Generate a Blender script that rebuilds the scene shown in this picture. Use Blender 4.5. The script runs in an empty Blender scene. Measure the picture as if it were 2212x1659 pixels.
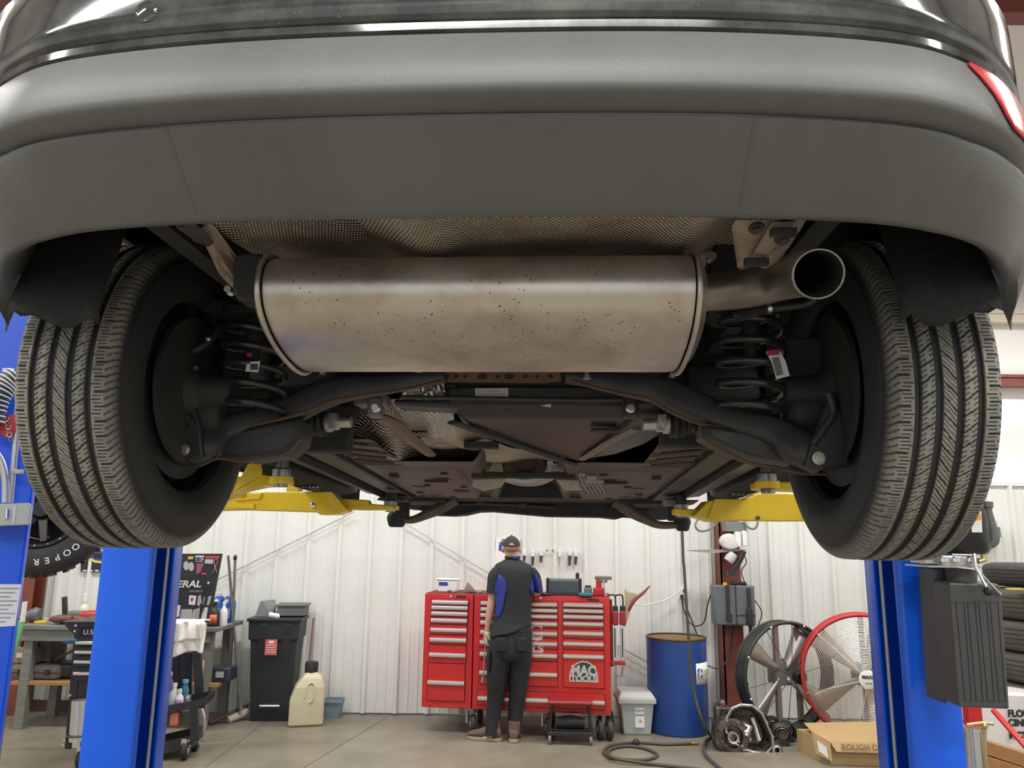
import bpy, math, random
from mathutils import Vector, Matrix
random.seed(7)
PI = math.pi
scene = bpy.context.scene
COL = scene.collection
# ---------------- camera, world, exposure -----------------
F = 1661.0; CX = 1106.0; CY = 829.5
TH = math.radians(11.2); RO = 0.0125; H = 1.68
right0 = Vector((1, 0, 0)); fwd = Vector((0, math.cos(TH), math.sin(TH))); up0 = Vector((0, -math.sin(TH), math.cos(TH)))
camR = right0*math.cos(RO) + up0*math.sin(RO); camU = up0*math.cos(RO) - right0*math.sin(RO)
CAM = Vector((0, 0, H))
cd = bpy.data.cameras.new('camera'); cam = bpy.data.objects.new('camera', cd); COL.objects.link(cam)
M = Matrix((camR, camU, -fwd)).transposed().to_4x4(); M.translation = CAM
cam.matrix_world = M
cd.sensor_width = 36; cd.lens = F/2212*36; cd.clip_start = 0.05; cd.clip_end = 200
scene.camera = cam
scene.view_settings.view_transform = 'Standard'; scene.view_settings.look = 'None'
scene.view_settings.exposure = 0.0; scene.view_settings.gamma = 1; scene.view_settings.use_curve_mapping = False
w = bpy.data.worlds.new('world'); scene.world = w; w.use_nodes = True
w.node_tree.nodes['Background'].inputs[0].default_value = (0.93, 0.96, 1.0, 1)
w.node_tree.nodes['Background'].inputs[1].default_value = 0.8
def area(name, loc, sx, sy, power, col=(1, .99, .955), rot=(0, 0, 0)):
    l = bpy.data.lights.new(name, 'AREA'); l.shape = 'RECTANGLE'; l.size = sx; l.size_y = sy; l.energy = power; l.color = col
    o = bpy.data.objects.new(name, l); COL.objects.link(o); o.location = loc; o.rotation_euler = rot
    return o
LAMPS = [(-0.05, -1.75), (-3.6, -0.6), (3.4, -0.6), (-3.6, 2.6), (3.4, 2.6), (-2.2, 6.0), (2.2, 6.0), (0.0, 5.2), (-5.2, 6.0), (5.2, 6.0)]
for i, (x, y) in enumerate(LAMPS):
    area('ceiling_lamp_light', (x, y, 4.30), 2.3, 0.22, 78 if y > 5 else (74 if y > 0 else (170 if y < -1 else 120)))
# ---------------- pixel to place -----------------
def ray(px, py): return fwd*F + camR*(px-CX) + camU*(CY-py)
def P(px, py, Y):
    d = ray(px, py); return CAM + d*(Y/d.y)
def PZ(px, py, z=0.0):
    d = ray(px, py); return CAM + d*((z-H)/d.z)
def PX(px, py, X):
    d = ray(px, py); return CAM + d*(X/d.x)
# ---------------- materials -----------------
MATS = {}
def mat(name, col, rough=.6, metal=0.0, noise=None, bump=None, col2=None, emis=0, coat=0, alpha=1, trans=0, kind=None, spec=None, stretch=(1, 1, 1)):
    if name in MATS: return MATS[name]
    m = bpy.data.materials.new(name); m.use_nodes = True; MATS[name] = m
    nt = m.node_tree; N = nt.nodes; L = nt.links; b = N['Principled BSDF']
    b.inputs['Base Color'].default_value = (*col, 1); b.inputs['Roughness'].default_value = rough; b.inputs['Metallic'].default_value = metal
    if coat: b.inputs['Coat Weight'].default_value = coat; b.inputs['Coat Roughness'].default_value = .08
    if spec is not None: b.inputs['Specular IOR Level'].default_value = spec
    if trans: b.inputs['Transmission Weight'].default_value = trans
    if alpha < 1: b.inputs['Alpha'].default_value = alpha
    if emis: b.inputs['Emission Color'].default_value = (*col, 1); b.inputs['Emission Strength'].default_value = emis
    tc = N.new('ShaderNodeTexCoord'); mp = N.new('ShaderNodeMapping'); mp.inputs['Scale'].default_value = stretch
    L.new(tc.outputs['Object'], mp.inputs['Vector'])
    if noise:   # (scale, low, high)
        n = N.new('ShaderNodeTexNoise'); n.inputs['Scale'].default_value = noise[0]; n.inputs['Detail'].default_value = 6; n.inputs['Roughness'].default_value = .65
        L.new(mp.outputs[0], n.inputs['Vector'])
        r = N.new('ShaderNodeValToRGB'); c2 = col2 or tuple(c*.6 for c in col)
        r.color_ramp.elements[0].position = noise[1]; r.color_ramp.elements[1].position = noise[2]
        r.color_ramp.elements[0].color = (*col, 1); r.color_ramp.elements[1].color = (*c2, 1)
        L.new(n.outputs['Fac'], r.inputs[0]); L.new(r.outputs[0], b.inputs['Base Color'])
    if bump:
        n2 = N.new('ShaderNodeTexNoise'); n2.inputs['Scale'].default_value = bump[0]; n2.inputs['Detail'].default_value = 4
        L.new(mp.outputs[0], n2.inputs['Vector'])
        bp = N.new('ShaderNodeBump'); bp.inputs['Strength'].default_value = bump[1]; bp.inputs['Distance'].default_value = .01
        L.new(n2.outputs['Fac'], bp.inputs['Height']); L.new(bp.outputs[0], b.inputs['Normal'])
    return m
def dimple_mat(name, col, col2, pitch=.0075, rough=.32, rot=.5):
    m = mat(name, col, rough, .9, noise=(9, .35, .7), col2=col2)
    nt = m.node_tree; N = nt.nodes; L = nt.links; b = N['Principled BSDF']
    tc = N.new('ShaderNodeTexCoord'); mp = N.new('ShaderNodeMapping'); mp.inputs['Rotation'].default_value = (0, 0, rot)
    mp.inputs['Scale'].default_value = (2*PI/pitch,)*3
    L.new(tc.outputs['UV'], mp.inputs['Vector'])
    sx = N.new('ShaderNodeSeparateXYZ'); L.new(mp.outputs[0], sx.inputs[0])
    a = N.new('ShaderNodeMath'); a.operation = 'SINE'; L.new(sx.outputs[0], a.inputs[0])
    c = N.new('ShaderNodeMath'); c.operation = 'SINE'; L.new(sx.outputs[1], c.inputs[0])
    d = N.new('ShaderNodeMath'); d.operation = 'ADD'; L.new(a.outputs[0], d.inputs[0]); L.new(c.outputs[0], d.inputs[1])
    bp = N.new('ShaderNodeBump'); bp.inputs['Strength'].default_value = 1.0; bp.inputs['Distance'].default_value = .0016
    L.new(d.outputs[0], bp.inputs['Height']); L.new(bp.outputs[0], b.inputs['Normal'])
    return m
# ---------------- mesh builder -----------------
def cross_frame(t, ref=None):
    t = t.normalized(); ref = ref or Vector((0, 0, 1))
    if abs(t.dot(ref)) > .97: ref = Vector((1, 0, 0))
    u = t.cross(ref).normalized(); v = u.cross(t).normalized()
    return u, v
def smoothpts(pts, n=6):
    pts = [Vector(p) for p in pts]
    if len(pts) < 3: return pts
    out = []
    for i in range(len(pts)-1):
        p0 = pts[max(i-1, 0)]; p1 = pts[i]; p2 = pts[i+1]; p3 = pts[min(i+2, len(pts)-1)]
        for k in range(n):
            t = k/n
            out.append(.5*((2*p1)+(-p0+p2)*t+(2*p0-5*p1+4*p2-p3)*t*t+(-p0+3*p1-3*p2+p3)*t**3))
    out.append(pts[-1]); return out
class B:
    def __init__(s): s.v = []; s.f = []; s.uv = None
    def add(s, vs, fs):
        o = len(s.v); s.v += [Vector(v) for v in vs]; s.f += [tuple(i+o for i in f) for f in fs]; return s
    def box(s, c, d, rot=None, taper=None):
        x, y, z = d[0]/2, d[1]/2, d[2]/2; vs = []
        for k in (-1, 1):
            t = 1 if (taper is None or k < 0) else taper
            for a, b in ((-1, -1), (1, -1), (1, 1), (-1, 1)): vs.append(Vector((a*x*t, b*y*t, k*z)))
        if rot is not None:
            R = rot if isinstance(rot, Matrix) else Matrix.Rotation(rot[2], 3, 'Z') @ Matrix.Rotation(rot[1], 3, 'Y') @ Matrix.Rotation(rot[0], 3, 'X')
            vs = [R @ v for v in vs]
        c = Vector(c)
        return s.add([v+c for v in vs], [(0, 3, 2, 1), (4, 5, 6, 7), (0, 1, 5, 4), (1, 2, 6, 5), (2, 3, 7, 6), (3, 0, 4, 7)])
    def bb(s, x0, x1, y0, y1, z0, z1): return s.box(((x0+x1)/2, (y0+y1)/2, (z0+z1)/2), (abs(x1-x0), abs(y1-y0), abs(z1-z0)))
    def loft(s, rings, cap=True, closed=True):
        n = len(rings[0]); vs = [p for r in rings for p in r]; fs = []
        for i in range(len(rings)-1):
            for j in range(n if closed else n-1):
                k = (j+1) % n
                fs.append((i*n+j, i*n+k, (i+1)*n+k, (i+1)*n+j))
        if cap:
            fs.append(tuple(range(n-1, -1, -1))); o = (len(rings)-1)*n; fs.append(tuple(range(o, o+n)))
        return s.add(vs, fs)
    def tube(s, pts, r, seg=10, cap=True, sx=1, sy=1, smooth=0, ref=None, pw=1, closed=False):
        pts = [Vector(p) for p in pts]
        rs = list(r) if isinstance(r, (list, tuple)) else [r]*len(pts)
        if smooth:
            q = smoothpts([(*p, ) for p in pts], smooth); rr = []
            for i in range(len(pts)-1):
                for k in range(smooth): rr.append(rs[i]+(rs[i+1]-rs[i])*k/smooth)
            rr.append(rs[-1]); pts, rs = q, rr
        rings = []; N = len(pts); pu = None
        for i in range(N):
            if closed: t = pts[(i+1) % N]-pts[i-1]
            else: t = pts[min(i+1, N-1)]-pts[max(i-1, 0)]
            if t.length < 1e-9: t = Vector((0, 0, 1))
            t.normalize()
            if pu is None or ref is not None: u, v = cross_frame(t, ref)
            else:
                u = (pu - t*pu.dot(t))
                u = u.normalized() if u.length > 1e-6 else cross_frame(t)[0]
                v = u.cross(t).normalized()
            pu = u
            ring = []
            for k in range(seg):
                a = 2*PI*k/seg + (PI/seg if pw != 1 else 0); ca, sa = math.cos(a), math.sin(a)
                if pw != 1: ca = math.copysign(abs(ca)**pw, ca); sa = math.copysign(abs(sa)**pw, sa)
                ring.append(pts[i]+u*(rs[i]*ca*sx)+v*(rs[i]*sa*sy))
            rings.append(ring)
        if closed: rings.append(rings[0]); return s.loft(rings, cap=False)
        return s.loft(rings, cap)
    def cyl(s, a, b, r, r2=None, seg=20, cap=True): return s.tube([a, b], [r, r if r2 is None else r2], seg, cap)
    def lathe(s, prof, o=(0, 0, 0), ax=(0, 0, 1), seg=28, cap=True, sx=1, sy=1):
        ax = Vector(ax).normalized(); u, v = cross_frame(ax, Vector((0, 1, 0)) if abs(ax.z) > .9 else None); o = Vector(o)
        rings = [[o+ax*h+u*(r*math.cos(2*PI*k/seg)*sx)+v*(r*math.sin(2*PI*k/seg)*sy) for k in range(seg)] for r, h in prof]
        return s.loft(rings, cap)
    def ball(s, c, r, seg=16, n=9, sc=(1, 1, 1)):
        c = Vector(c); rings = []
        for i in range(n+1):
            a = PI*(.02+.96*i/n); rings.append([c+Vector((math.sin(a)*math.cos(2*PI*k/seg)*r*sc[0], math.sin(a)*math.sin(2*PI*k/seg)*r*sc[1], -math.cos(a)*r*sc[2])) for k in range(seg)])
        return s.loft(rings)
    def prism(s, poly, d):
        """poly: list of 3-D points, extruded by vector d"""
        n = len(poly); d = Vector(d); poly = [Vector(p) for p in poly]
        return s.add(poly+[p+d for p in poly], [tuple(range(n)), tuple(range(2*n-1, n-1, -1))]+[(i, (i+1) % n+0, (i+1) % n+n, i+n) for i in range(n)])
    def grid(s, rows, thick=None):
        n = len(rows[0]); m = len(rows); vs = [Vector(p) for r in rows for p in r]
        fs = [(i*n+j, i*n+j+1, (i+1)*n+j+1, (i+1)*n+j) for i in range(m-1) for j in range(n-1)]
        return s.add(vs, fs)
    def torus(s, c, R, r, ax=(0, 0, 1), seg=40, rs=8, sx=1, sy=1):
        ax = Vector(ax).normalized(); u, v = cross_frame(ax); c = Vector(c)
        return s.tube([c+u*(R*math.cos(2*PI*k/seg)*sx)+v*(R*math.sin(2*PI*k/seg)*sy) for k in range(seg)], r, rs, closed=True)
def link(name, me, m, parent=None, loc=(0, 0, 0), sm=40, bev=0, solid=0, sub=0):
    o = bpy.data.objects.new(name, me); COL.objects.link(o); o.location = loc
    if m: me.materials.append(m)
    if sm:
        for p in me.polygons: p.use_smooth = True
        me.set_sharp_from_angle(angle=math.radians(sm))
    if parent: o.parent = parent
    if solid:
        md = o.modifiers.new('solid', 'SOLIDIFY'); md.thickness = solid; md.offset = 0
    if sub:
        md = o.modifiers.new('sub', 'SUBSURF'); md.levels = sub; md.render_levels = sub
    if bev:
        md = o.modifiers.new('bevel', 'BEVEL'); md.width = bev; md.segments = 2; md.limit_method = 'ANGLE'; md.angle_limit = math.radians(35)
    return o
import bmesh
def mesh_of(b, name):
    me = bpy.data.meshes.new(name); me.from_pydata([tuple(v) for v in b.v], [], b.f); me.update()
    bm = bmesh.new(); bm.from_mesh(me); bmesh.ops.recalc_face_normals(bm, faces=bm.faces); bm.to_mesh(me); bm.free()
    return me
def part(name, b, m, parent, **k):
    lab = k.pop('label', None)
    o = link(name, mesh_of(b, name), m, parent, **k)
    if lab: o['label'] = lab
    return o
def tagit(o, label, cat, group=None, kind=None):
    o['label'] = label; o['category'] = cat
    if group: o['group'] = group
    if kind: o['kind'] = kind
    return o
def solo(name, b, m, label, cat, group=None, kind=None, **k):
    xs = [v.x for v in b.v]; ys = [v.y for v in b.v]; zs = [v.z for v in b.v]
    c = Vector(((min(xs)+max(xs))/2, (min(ys)+max(ys))/2, min(zs)))
    b.v = [v-c for v in b.v]
    o = link(name, mesh_of(b, name), m, None, loc=c, **k)
    return tagit(o, label, cat, group, kind)
def thing(name, label, cat, loc=(0, 0, 0), rz=0, group=None):
    o = bpy.data.objects.new(name, None); COL.objects.link(o); o.empty_display_size = .1
    o.location = loc; o.rotation_euler = (0, 0, rz)
    return tagit(o, label, cat, group)
def struct(name, b, m, label=None, **k):
    o = link(name, mesh_of(b, name), m, None, **k); o['kind'] = 'structure'
    if label: o['label'] = label
    return o
def copy_tree(o, parent=None):
    c = o.copy(); COL.objects.link(c)
    if parent: c.parent = parent
    for ch in [x for x in list(scene.objects) if x.parent == o]: copy_tree(ch, c)
    return c
def text(body, size, m, parent, loc, rot=(PI/2, 0, 0), depth=.001, name='lettering', align='LEFT', bold=0, shear=0, sx=1, space=1):
    cu = bpy.data.curves.new(name, 'FONT'); cu.body = body; cu.size = size; cu.extrude = depth; cu.align_x = align; cu.align_y = 'CENTER'
    cu.offset = bold; cu.shear = shear; cu.space_character = space
    t = bpy.data.objects.new('tmp_text', cu); COL.objects.link(t)
    dg = bpy.context.evaluated_depsgraph_get(); dg.update()
    me = bpy.data.meshes.new_from_object(t.evaluated_get(dg)); bpy.data.objects.remove(t)
    for v in me.vertices: v.co.x *= sx
    me.materials.clear()
    o = link(name, me, m, parent, loc=loc, sm=0); o.rotation_euler = rot
    return o
def uv_from(me, fn):
    uvl = me.uv_layers.new(name='uv')
    for lp in me.loops: uvl.data[lp.index].uv = fn(me.vertices[lp.vertex_index].co)
# ---------------- the room -----------------
YB = 7.80; XL = -6.6; XR = 6.2; YN = -3.6; ZC = 4.6
def floor_mat():
    m = mat('sealed_concrete', (.275, .245, .19), .35, 0, noise=(1.3, .3, .72), col2=(.17, .147, .106), bump=(30, .12))
    nt = m.node_tree; N = nt.nodes; L = nt.links; b = N['Principled BSDF']
    n = N.new('ShaderNodeTexNoise'); n.inputs['Scale'].default_value = 3; n.inputs['Detail'].default_value = 8
    tc = N.new('ShaderNodeTexCoord'); L.new(tc.outputs['Object'], n.inputs['Vector'])
    r = N.new('ShaderNodeMapRange'); r.inputs['To Min'].default_value = .22; r.inputs['To Max'].default_value = .55
    L.new(n.outputs['Fac'], r.inputs[0]); L.new(r.outputs[0], b.inputs['Roughness'])
    return m
MWALL = mat('white_steel_panel', (.76, .77, .73), .38, 0, noise=(1.2, .35, .8), col2=(.70, .70, .65))
MRED = mat('red_oxide_steel', (.22, .055, .035), .55, 0, noise=(6, .4, .7), col2=(.16, .04, .03))
b = B(); b.bb(XL, XR, YN, YB+.1, -.12, 0); struct('floor', b, floor_mat(), 'polished concrete workshop floor, tan and grey')
b = B()
for x in (-2.2, 2.9): b.bb(x-.004, x+.004, YN, YB-.06, .0001, .0012)
for y in (1.6, 5.6): b.bb(XL, XR, y-.004, y+.004, .0001, .0012)
j = PZ(838, 1548); k = PZ(655, 1659)
d = (k-j).normalized(); n = Vector((-d.y, d.x, 0))*.004
b.prism([j+n, j-n, k+d*2-n, k+d*2+n], (0, 0, .001))
struct('trim_4', b, mat('joint_sealant', (.10, .085, .065), .7), 'saw-cut joints in the concrete floor')
def ribbed(x0, x1, y, z0, z1, pitch=.305, sgn=-1):
    """corrugated liner sheet facing -y"""
    pts = []; x = x0
    while x < x1:
        for dx, dd in ((0, 0), (.016, .032), (.047, .032), (.063, 0), (.125, 0), (.132, .005), (.150, .005), (.157, 0), (.215, 0), (.222, .005), (.24, .005), (.247, 0)):
            if x+dx < x1: pts.append((x+dx, dd))
        x += pitch
    pts.append((x1, 0)); return pts
def wall_sheet(name, x0, x1, y, z0, z1, m, lab):
    pts = ribbed(x0, x1, y, z0, z1); b = B()
    front = [(p[0], y-p[1]) for p in pts]; back = [(x1, y+.1), (x0, y+.1)]
    ring = [Vector((a, c, z0)) for a, c in front+back]
    n = len(ring); fs = []
    vs = ring+[v+Vector((0, 0, z1-z0)) for v in ring]
    for i in range(n): fs.append((i, (i+1) % n, (i+1) % n+n, i+n))
    b.add(vs, fs); return struct(name, b, m, lab, sm=0)
TOPZ = P(665, 1031, YB).z
wall_sheet('wall_back', XL, XR, YB, .015, TOPZ, MWALL, 'white ribbed steel liner wall behind the tool chest')
b = B(); b.bb(XL, -3.1, YB-.05, YB-.023, 0, .10); struct('baseboard_back', b, mat('dark_base_angle', (.10, .05, .035), .6), 'dark brown steel base rail at the foot of the wall')
b = B(); b.bb(XL, XR, YB-.03, YB+.1, TOPZ, TOPZ+.035); struct('trim_1', b, MWALL, 'white cap trim along top of the liner')
MINS = mat('insulation_facing', (.86, .83, .80), .35, bump=(9, .5), stretch=(1, 1, .3))
b = B(); ptsr = []
for i in range(60):
    x = XL+(XR-XL)*i/59; row = []
    for q in range(40):
        z = TOPZ+.03+(ZC-TOPZ)*q/39; row.append((x, YB+.02+.05*abs(math.sin(PI*(z-TOPZ)/.62)), z))
    ptsr.append(row)
b.grid(ptsr); struct('wall_back_upper', b, MINS, 'pale vinyl-faced insulation above the liner')
for i, z in enumerate((P(2180, 826, YB).z, P(2180, 690, YB).z)):
    b = B(); b.bb(XL, XR, YB-.10, YB-.02, z-.06, z+.06); b.bb(XL, XR, YB-.12, YB-.10, z-.09 if 0 else z+.03, z+.06)
    struct('trim_%d' % (2+i), b, MRED if i == 0 else mat('tan_girt', (.62, .52, .42), .5), 'horizontal wall girt across the upper wall')
b = B(); b.bb(XL-.1, XL, YN, YB+.1, 0, ZC); struct('wall_left', b, MWALL)
b = B(); b.bb(XR, XR+.1, YN, YB+.1, 0, ZC); struct('wall_right', b, MWALL)
b = B(); b.bb(XL-.1, XR+.1, YN, YB+.1, ZC, ZC+.1)
for i in range(8): pass
struct('ceiling', b, mat('ceiling_facing', (.80, .74, .70), .45, bump=(6, .4)))
b = B(); b.bb(XL-.1, XR+.1, YN-.12, YN, 3.3, ZC); b.bb(XL-.1, XL+1.0, YN-.12, YN, 0, 3.3); b.bb(XR-1.0, XR+.1, YN-.12, YN, 0, 3.3); b.bb(-.5, .5, YN-.12, YN, 0, 3.3)
struct('wall_front', b, MWALL, 'front wall with two open bay doors')
for i, y in enumerate((-1.5, .2, 1.9, 3.6, 5.3, 7.0)):
    b = B(); b.bb(XL, XR, y-.004, y+.004, ZC-.2, ZC-.002); b.bb(XL, XR, y-.05, y+.05, ZC-.21, ZC-.2)
    struct('trim_%d' % (5+i), b, MRED, 'red roof purlin')
MFIX = mat('fixture_white', (.85, .85, .85), .4)
for x, y in LAMPS:
    b = B(); b.bb(x-1.2, x+1.2, y-.13, y+.13, 4.31, 4.36)
    t = solo('ceiling_light', b, MFIX, 'long white strip light under the roof, out of view above', 'light', 'strip lights under the roof')
# red columns
def column(x, y, w=.2, lab='', dd=.2):
    b = B(); b.bb(x-w/2, x+w/2, y-dd/2, y-dd/2+.015, 0, ZC-.22); b.bb(x-w/2, x+w/2, y+dd/2-.015, y+dd/2, 0, ZC-.22); b.bb(x-w/2, x-w/2+.012, y-dd/2, y+dd/2, 0, ZC-.22)
    return b
c = PZ(1583, 1585)
COLX = P(1583, 1400, 7.6).x
b = column(COLX, 7.66, .19)
solo('steel_column', b, MRED, 'red oxide steel building column beside the blue drum', 'column')
b = column(P(48, 1330, 7.6).x, 7.66, .19)
solo('steel_column', b, MRED, 'red oxide steel building column behind the far left blue lift post', 'column')
# brace cables on the wall
def cable(pts, r, name, m, lab, cat, sm=6, **k):
    b = B(); b.tube(pts, r, 8, smooth=sm); return solo(name, b, m, lab, cat, **k)
MCAB = mat('steel_cable', (.45, .44, .42), .4, .7)
cable([P(470, 1252, YB-.06), P(765, 1105, YB-.06)], .006, 'brace_cable', MCAB, 'thin steel brace cable rising left to centre across the white wall', 'cable', 0)
cable([P(872, 1128, YB-.06), P(1062, 1242, YB-.06), P(1465, 1468, YB-.06)], .006, 'brace_cable', MCAB, 'thin steel brace cable descending to the right behind the person', 'cable', 0)
# ---------------- the car on the lift -----------------
PSI = .055; X0 = -.112
WB = (0.0, 1.68)   # rear axle in car frame
car = thing('car', 'dark grey crossover raised overhead on a lift, seen from underneath its rear bumper', 'car')
ZB = 1.66
def c2w(x, y, z): return Vector((X0+x*math.cos(PSI)+y*math.sin(PSI), -x*math.sin(PSI)+y*math.cos(PSI), z))
car.location = c2w(0, 1.68, ZB); car.rotation_euler = (0, 0, -PSI)
OFF = Vector((0, 1.68, ZB))
cf = Vector((math.sin(PSI), math.cos(PSI), 0)); cr = Vector((math.cos(PSI), -math.sin(PSI), 0)); C0 = Vector((X0, 0, 0))
def w2c(p): q = p-C0; return Vector((q.dot(cr), q.dot(cf), q.z))
def CP(px, py, y):
    d = ray(px, py); t = (y-(CAM-C0).dot(cf))/d.dot(cf); return w2c(CAM+d*t)
def CZ(px, py, zr):
    d = ray(px, py); return w2c(CAM+d*(zr/d.z))
def CXp(px, py, x):
    d = ray(px, py); t = (x-(CAM-C0).dot(cr))/d.dot(cr); return w2c(CAM+d*t)
def cpart(name, b, m, parent=None, **k):
    """vertices in car frame, absolute z"""
    b.v = [Vector(v)-OFF for v in b.v]
    return part(name, b, m, parent or car, **k)
MPLA = mat('grey_textured_plastic', (.145, .150, .142), .42, noise=(2.2, .35, .7), col2=(.118, .121, .115), bump=(500, .12), stretch=(2.5, 1, .5))
MPNT = mat('dark_metallic_paint', (.05, .054, .054), .08, .35, noise=(14, .45, .8), col2=(.15, .155, .14), coat=.8)
MBLK = mat('black_underbody', (.022, .022, .022), .7, noise=(8, .4, .8), col2=(.05, .048, .044))
MLIN = mat('black_liner_felt', (.022, .022, .022), .85, bump=(60, .4), noise=(14, .55, .85), col2=(.06, .06, .055))
MARM = mat('satin_black_steel', (.036, .037, .039), .48, .1, noise=(7, .45, .75), col2=(.060, .055, .048))
MRUST = mat('rusty_edge', (.13, .075, .045), .75, noise=(20, .4, .7), col2=(.07, .045, .03))
MFLO = mat('brown_coated_floorpan', (.082, .062, .046), .48, .15, noise=(6, .35, .7), col2=(.052, .040, .03))
MMUF = mat('aluminised_steel', (.62, .58, .53), .36, .95, noise=(11, .42, .72), col2=(.45, .39, .33), bump=(45, .06), stretch=(1, 1, 1))
MALU = mat('bare_aluminium', (.72, .71, .69), .3, .95)
MBOLT = mat('zinc_bolt', (.62, .60, .54), .35, .9, noise=(60, .4, .7), col2=(.35, .28, .2))
MDIM = dimple_mat('dimpled_heat_shield', (.62, .56, .48), (.42, .34, .27))
MDIM3 = dimple_mat('dimpled_tunnel_shield', (.55, .50, .44), (.38, .31, .25), pitch=.011)
MDIM2 = dimple_mat('dimpled_shield_bright', (.75, .74, .72), (.55, .48, .42), pitch=.012)
# bumper surface
PL = [(0, 0), (.3, .008), (.53, .038), (.65, .088), (.73, .150), (.79, .225), (.84, .31), (.872, .385), (.888, .45), (.895, .52)]
def plan(s):   # s in 0..1
    t = s*(len(PL)-1); pts = PL
    i = min(int(t), len(pts)-2); u = t-i
    g = lambda k: Vector((pts[max(0, min(k, len(pts)-1))])) if k >= 0 else Vector((-pts[-k][0], pts[-k][1]))
    p0, p1, p2, p3 = g(i-1), g(i), g(i+1), g(i+2)
    return .5*((2*p1)+(-p0+p2)*u+(2*p0-5*p1+4*p2-p3)*u*u+(-p0+3*p1-3*p2+p3)*u**3)
def SP(s, y0, z, xs=1, ly=1):
    p = plan(abs(s)); return Vector((math.copysign(p.x*xs, s) if s else 0, y0+p.y*ly, H+z))
def ssamp(smax, n): return [-smax+2*smax*i/n for i in range(n+1)]
LV = [(1.05, .50), (1.0, .437), (.985, .4265), (.972, .4245), (.965, .427), (.94, .443), (.905, .470), (.874, .494), (.866, .4995), (.862, .5025), (.862, .5055), (.866, .5075), (.862, .510), (.85, .5125), (.835, .5165), (.829, .5205), (.827, .527), (.831, .56), (.838, .585), (.845, .604), (.852, .6055), (.87, .606)]
SLOW = .915
rows = []
for k, (y0, z) in enumerate(LV):
    row = []
    for s in ssamp(1.0, 120):
        a = max(0, (abs(s)-.62)/.38)
        ly = 1.0
        zz = z - .068*a*a*(1 if k < 8 else max(0, 1-(k-8)/6))      # lower edge droops towards the arch
        yy = y0
        if k < 9: yy = y0 - (y0-.88)*min(1, a*1.0)*.55 if k > 3 else y0 - .0*a
        w_ = min(1, max(0, (k-6)/4)); p = SP(s, yy, zz, 1, .80+.20*w_)
        lim = 1.325 if k > 3 else 1.325
        p.y = min(p.y, lim)
        row.append(p)
    rows.append(row)
b = B().grid(rows); bumper = cpart('rear_bumper', b, MPLA, sm=50, solid=.003, label='grey textured plastic lower rear bumper')
# raised seams and bead on the valance
def bead(pts, r, name='valance_seam', m=None):
    b = B(); b.tube(pts, r, 6, smooth=4); return cpart(name, b, m or MPLA, bumper)
def on(s, k):   # k fractional level
    i = int(k); u = k-i; q = []
    for kk in (i, min(i+1, len(LV)-1)):
        y0, z = LV[kk]; a = max(0, (abs(s)-.62)/.38); zz = z-.068*a*a*(1 if kk < 8 else max(0, 1-(kk-8)/6)); yy = y0
        if kk < 9 and kk > 3: yy = y0-(y0-.88)*min(1, a)*.55
        w_ = min(1, max(0, (kk-6)/4)); p = SP(s, yy, zz, 1, .80+.20*w_); p.y = min(p.y, 1.325); q.append(p)
    return q[0].lerp(q[1], u)
def sfind(px, y):   # param s for pixel column at this car y
    best = min(range(401), key=lambda i: abs(topx(on(-1+i/200, 6))-px)); return -1+best/200
def topx(p):
    q = C0+cr*p.x+cf*p.y; q.z = p.z; d = q-CAM; return CX+F*d.dot(camR)/d.dot(fwd)
def topy(p):
    q = C0+cr*p.x+cf*p.y; q.z = p.z; d = q-CAM; return CY-F*d.dot(camU)/d.dot(fwd)
for px in (385, 1622):
    s0 = sfind(px, 0)
    bead([on(s0, k)+Vector((0, -.001, 0)) for k in (4.2, 5, 6, 7, 8, 8.8)], .0022)
    
# painted upper bumper and tailgate
LU = [(.90, .609), (.866, .6085), (.852, .6095), (.846, .613), (.846, .621), (.850, .6245), (.848, .6275), (.843, .630), (.8405, .633), (.8395, .655), (.842, .70), (.845, .74), (.87, .77), (.90, .79), (.915, .82), (.925, 1.0), (1.0, 1.15), (1.16, 1.42), (1.24, 1.50), (1.5, 1.54)]
rows = []
for k, (y0, z) in enumerate(LU):
    nar = 1 if z < .9 else 1-.16*min(1, (z-.9)/.6)
    rows.append([Vector((p.x, min(p.y, 1.325 if z < 1.1 else 1.8), p.z)) for p in (SP(s, y0, z, nar*(1.0 if k > 3 else .998)) for s in ssamp(1.0, 120))])
b = B().grid(rows); paint = cpart('tailgate_bumper_cover', b, MPNT, sm=40, solid=.004, label='glossy dark metallic painted upper bumper')
# parking sensor rings
def on2(s, z, off=.003):
    zs = [l[1] for l in LU]; i = max(j for j in range(len(zs)) if zs[j] <= z); u = (z-zs[i])/(zs[i+1]-zs[i]); y0 = LU[i][0]*(1-u)+LU[i+1][0]*u
    p = SP(s, y0, z); p.y -= off; return p
def near(px, py, f, zs):
    return min(((i/150.-1, z) for i in range(301) for z in zs), key=lambda a: (topx(f(*a))-px)**2+(topy(f(*a))-py)**2)
for px, py in ((309, 22),):
    s_, z_ = near(px, py, on2, [.64+.004*i for i in range(20)])
    c = on2(s_, z_, .001); t = (on2(s_+.01, z_)-on2(s_-.01, z_)).normalized(); nrm = Vector((t.y, -t.x, 0)); nrm = nrm if nrm.y < 0 else -nrm
    b = B(); b.torus(c, .0145, .002, nrm, 32, 8); b.lathe([(.0132, -.002), (.0132, .001), (.011, .002)], c, nrm, 24)
    cpart('parking_sensor', b, MPNT, paint)
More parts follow.
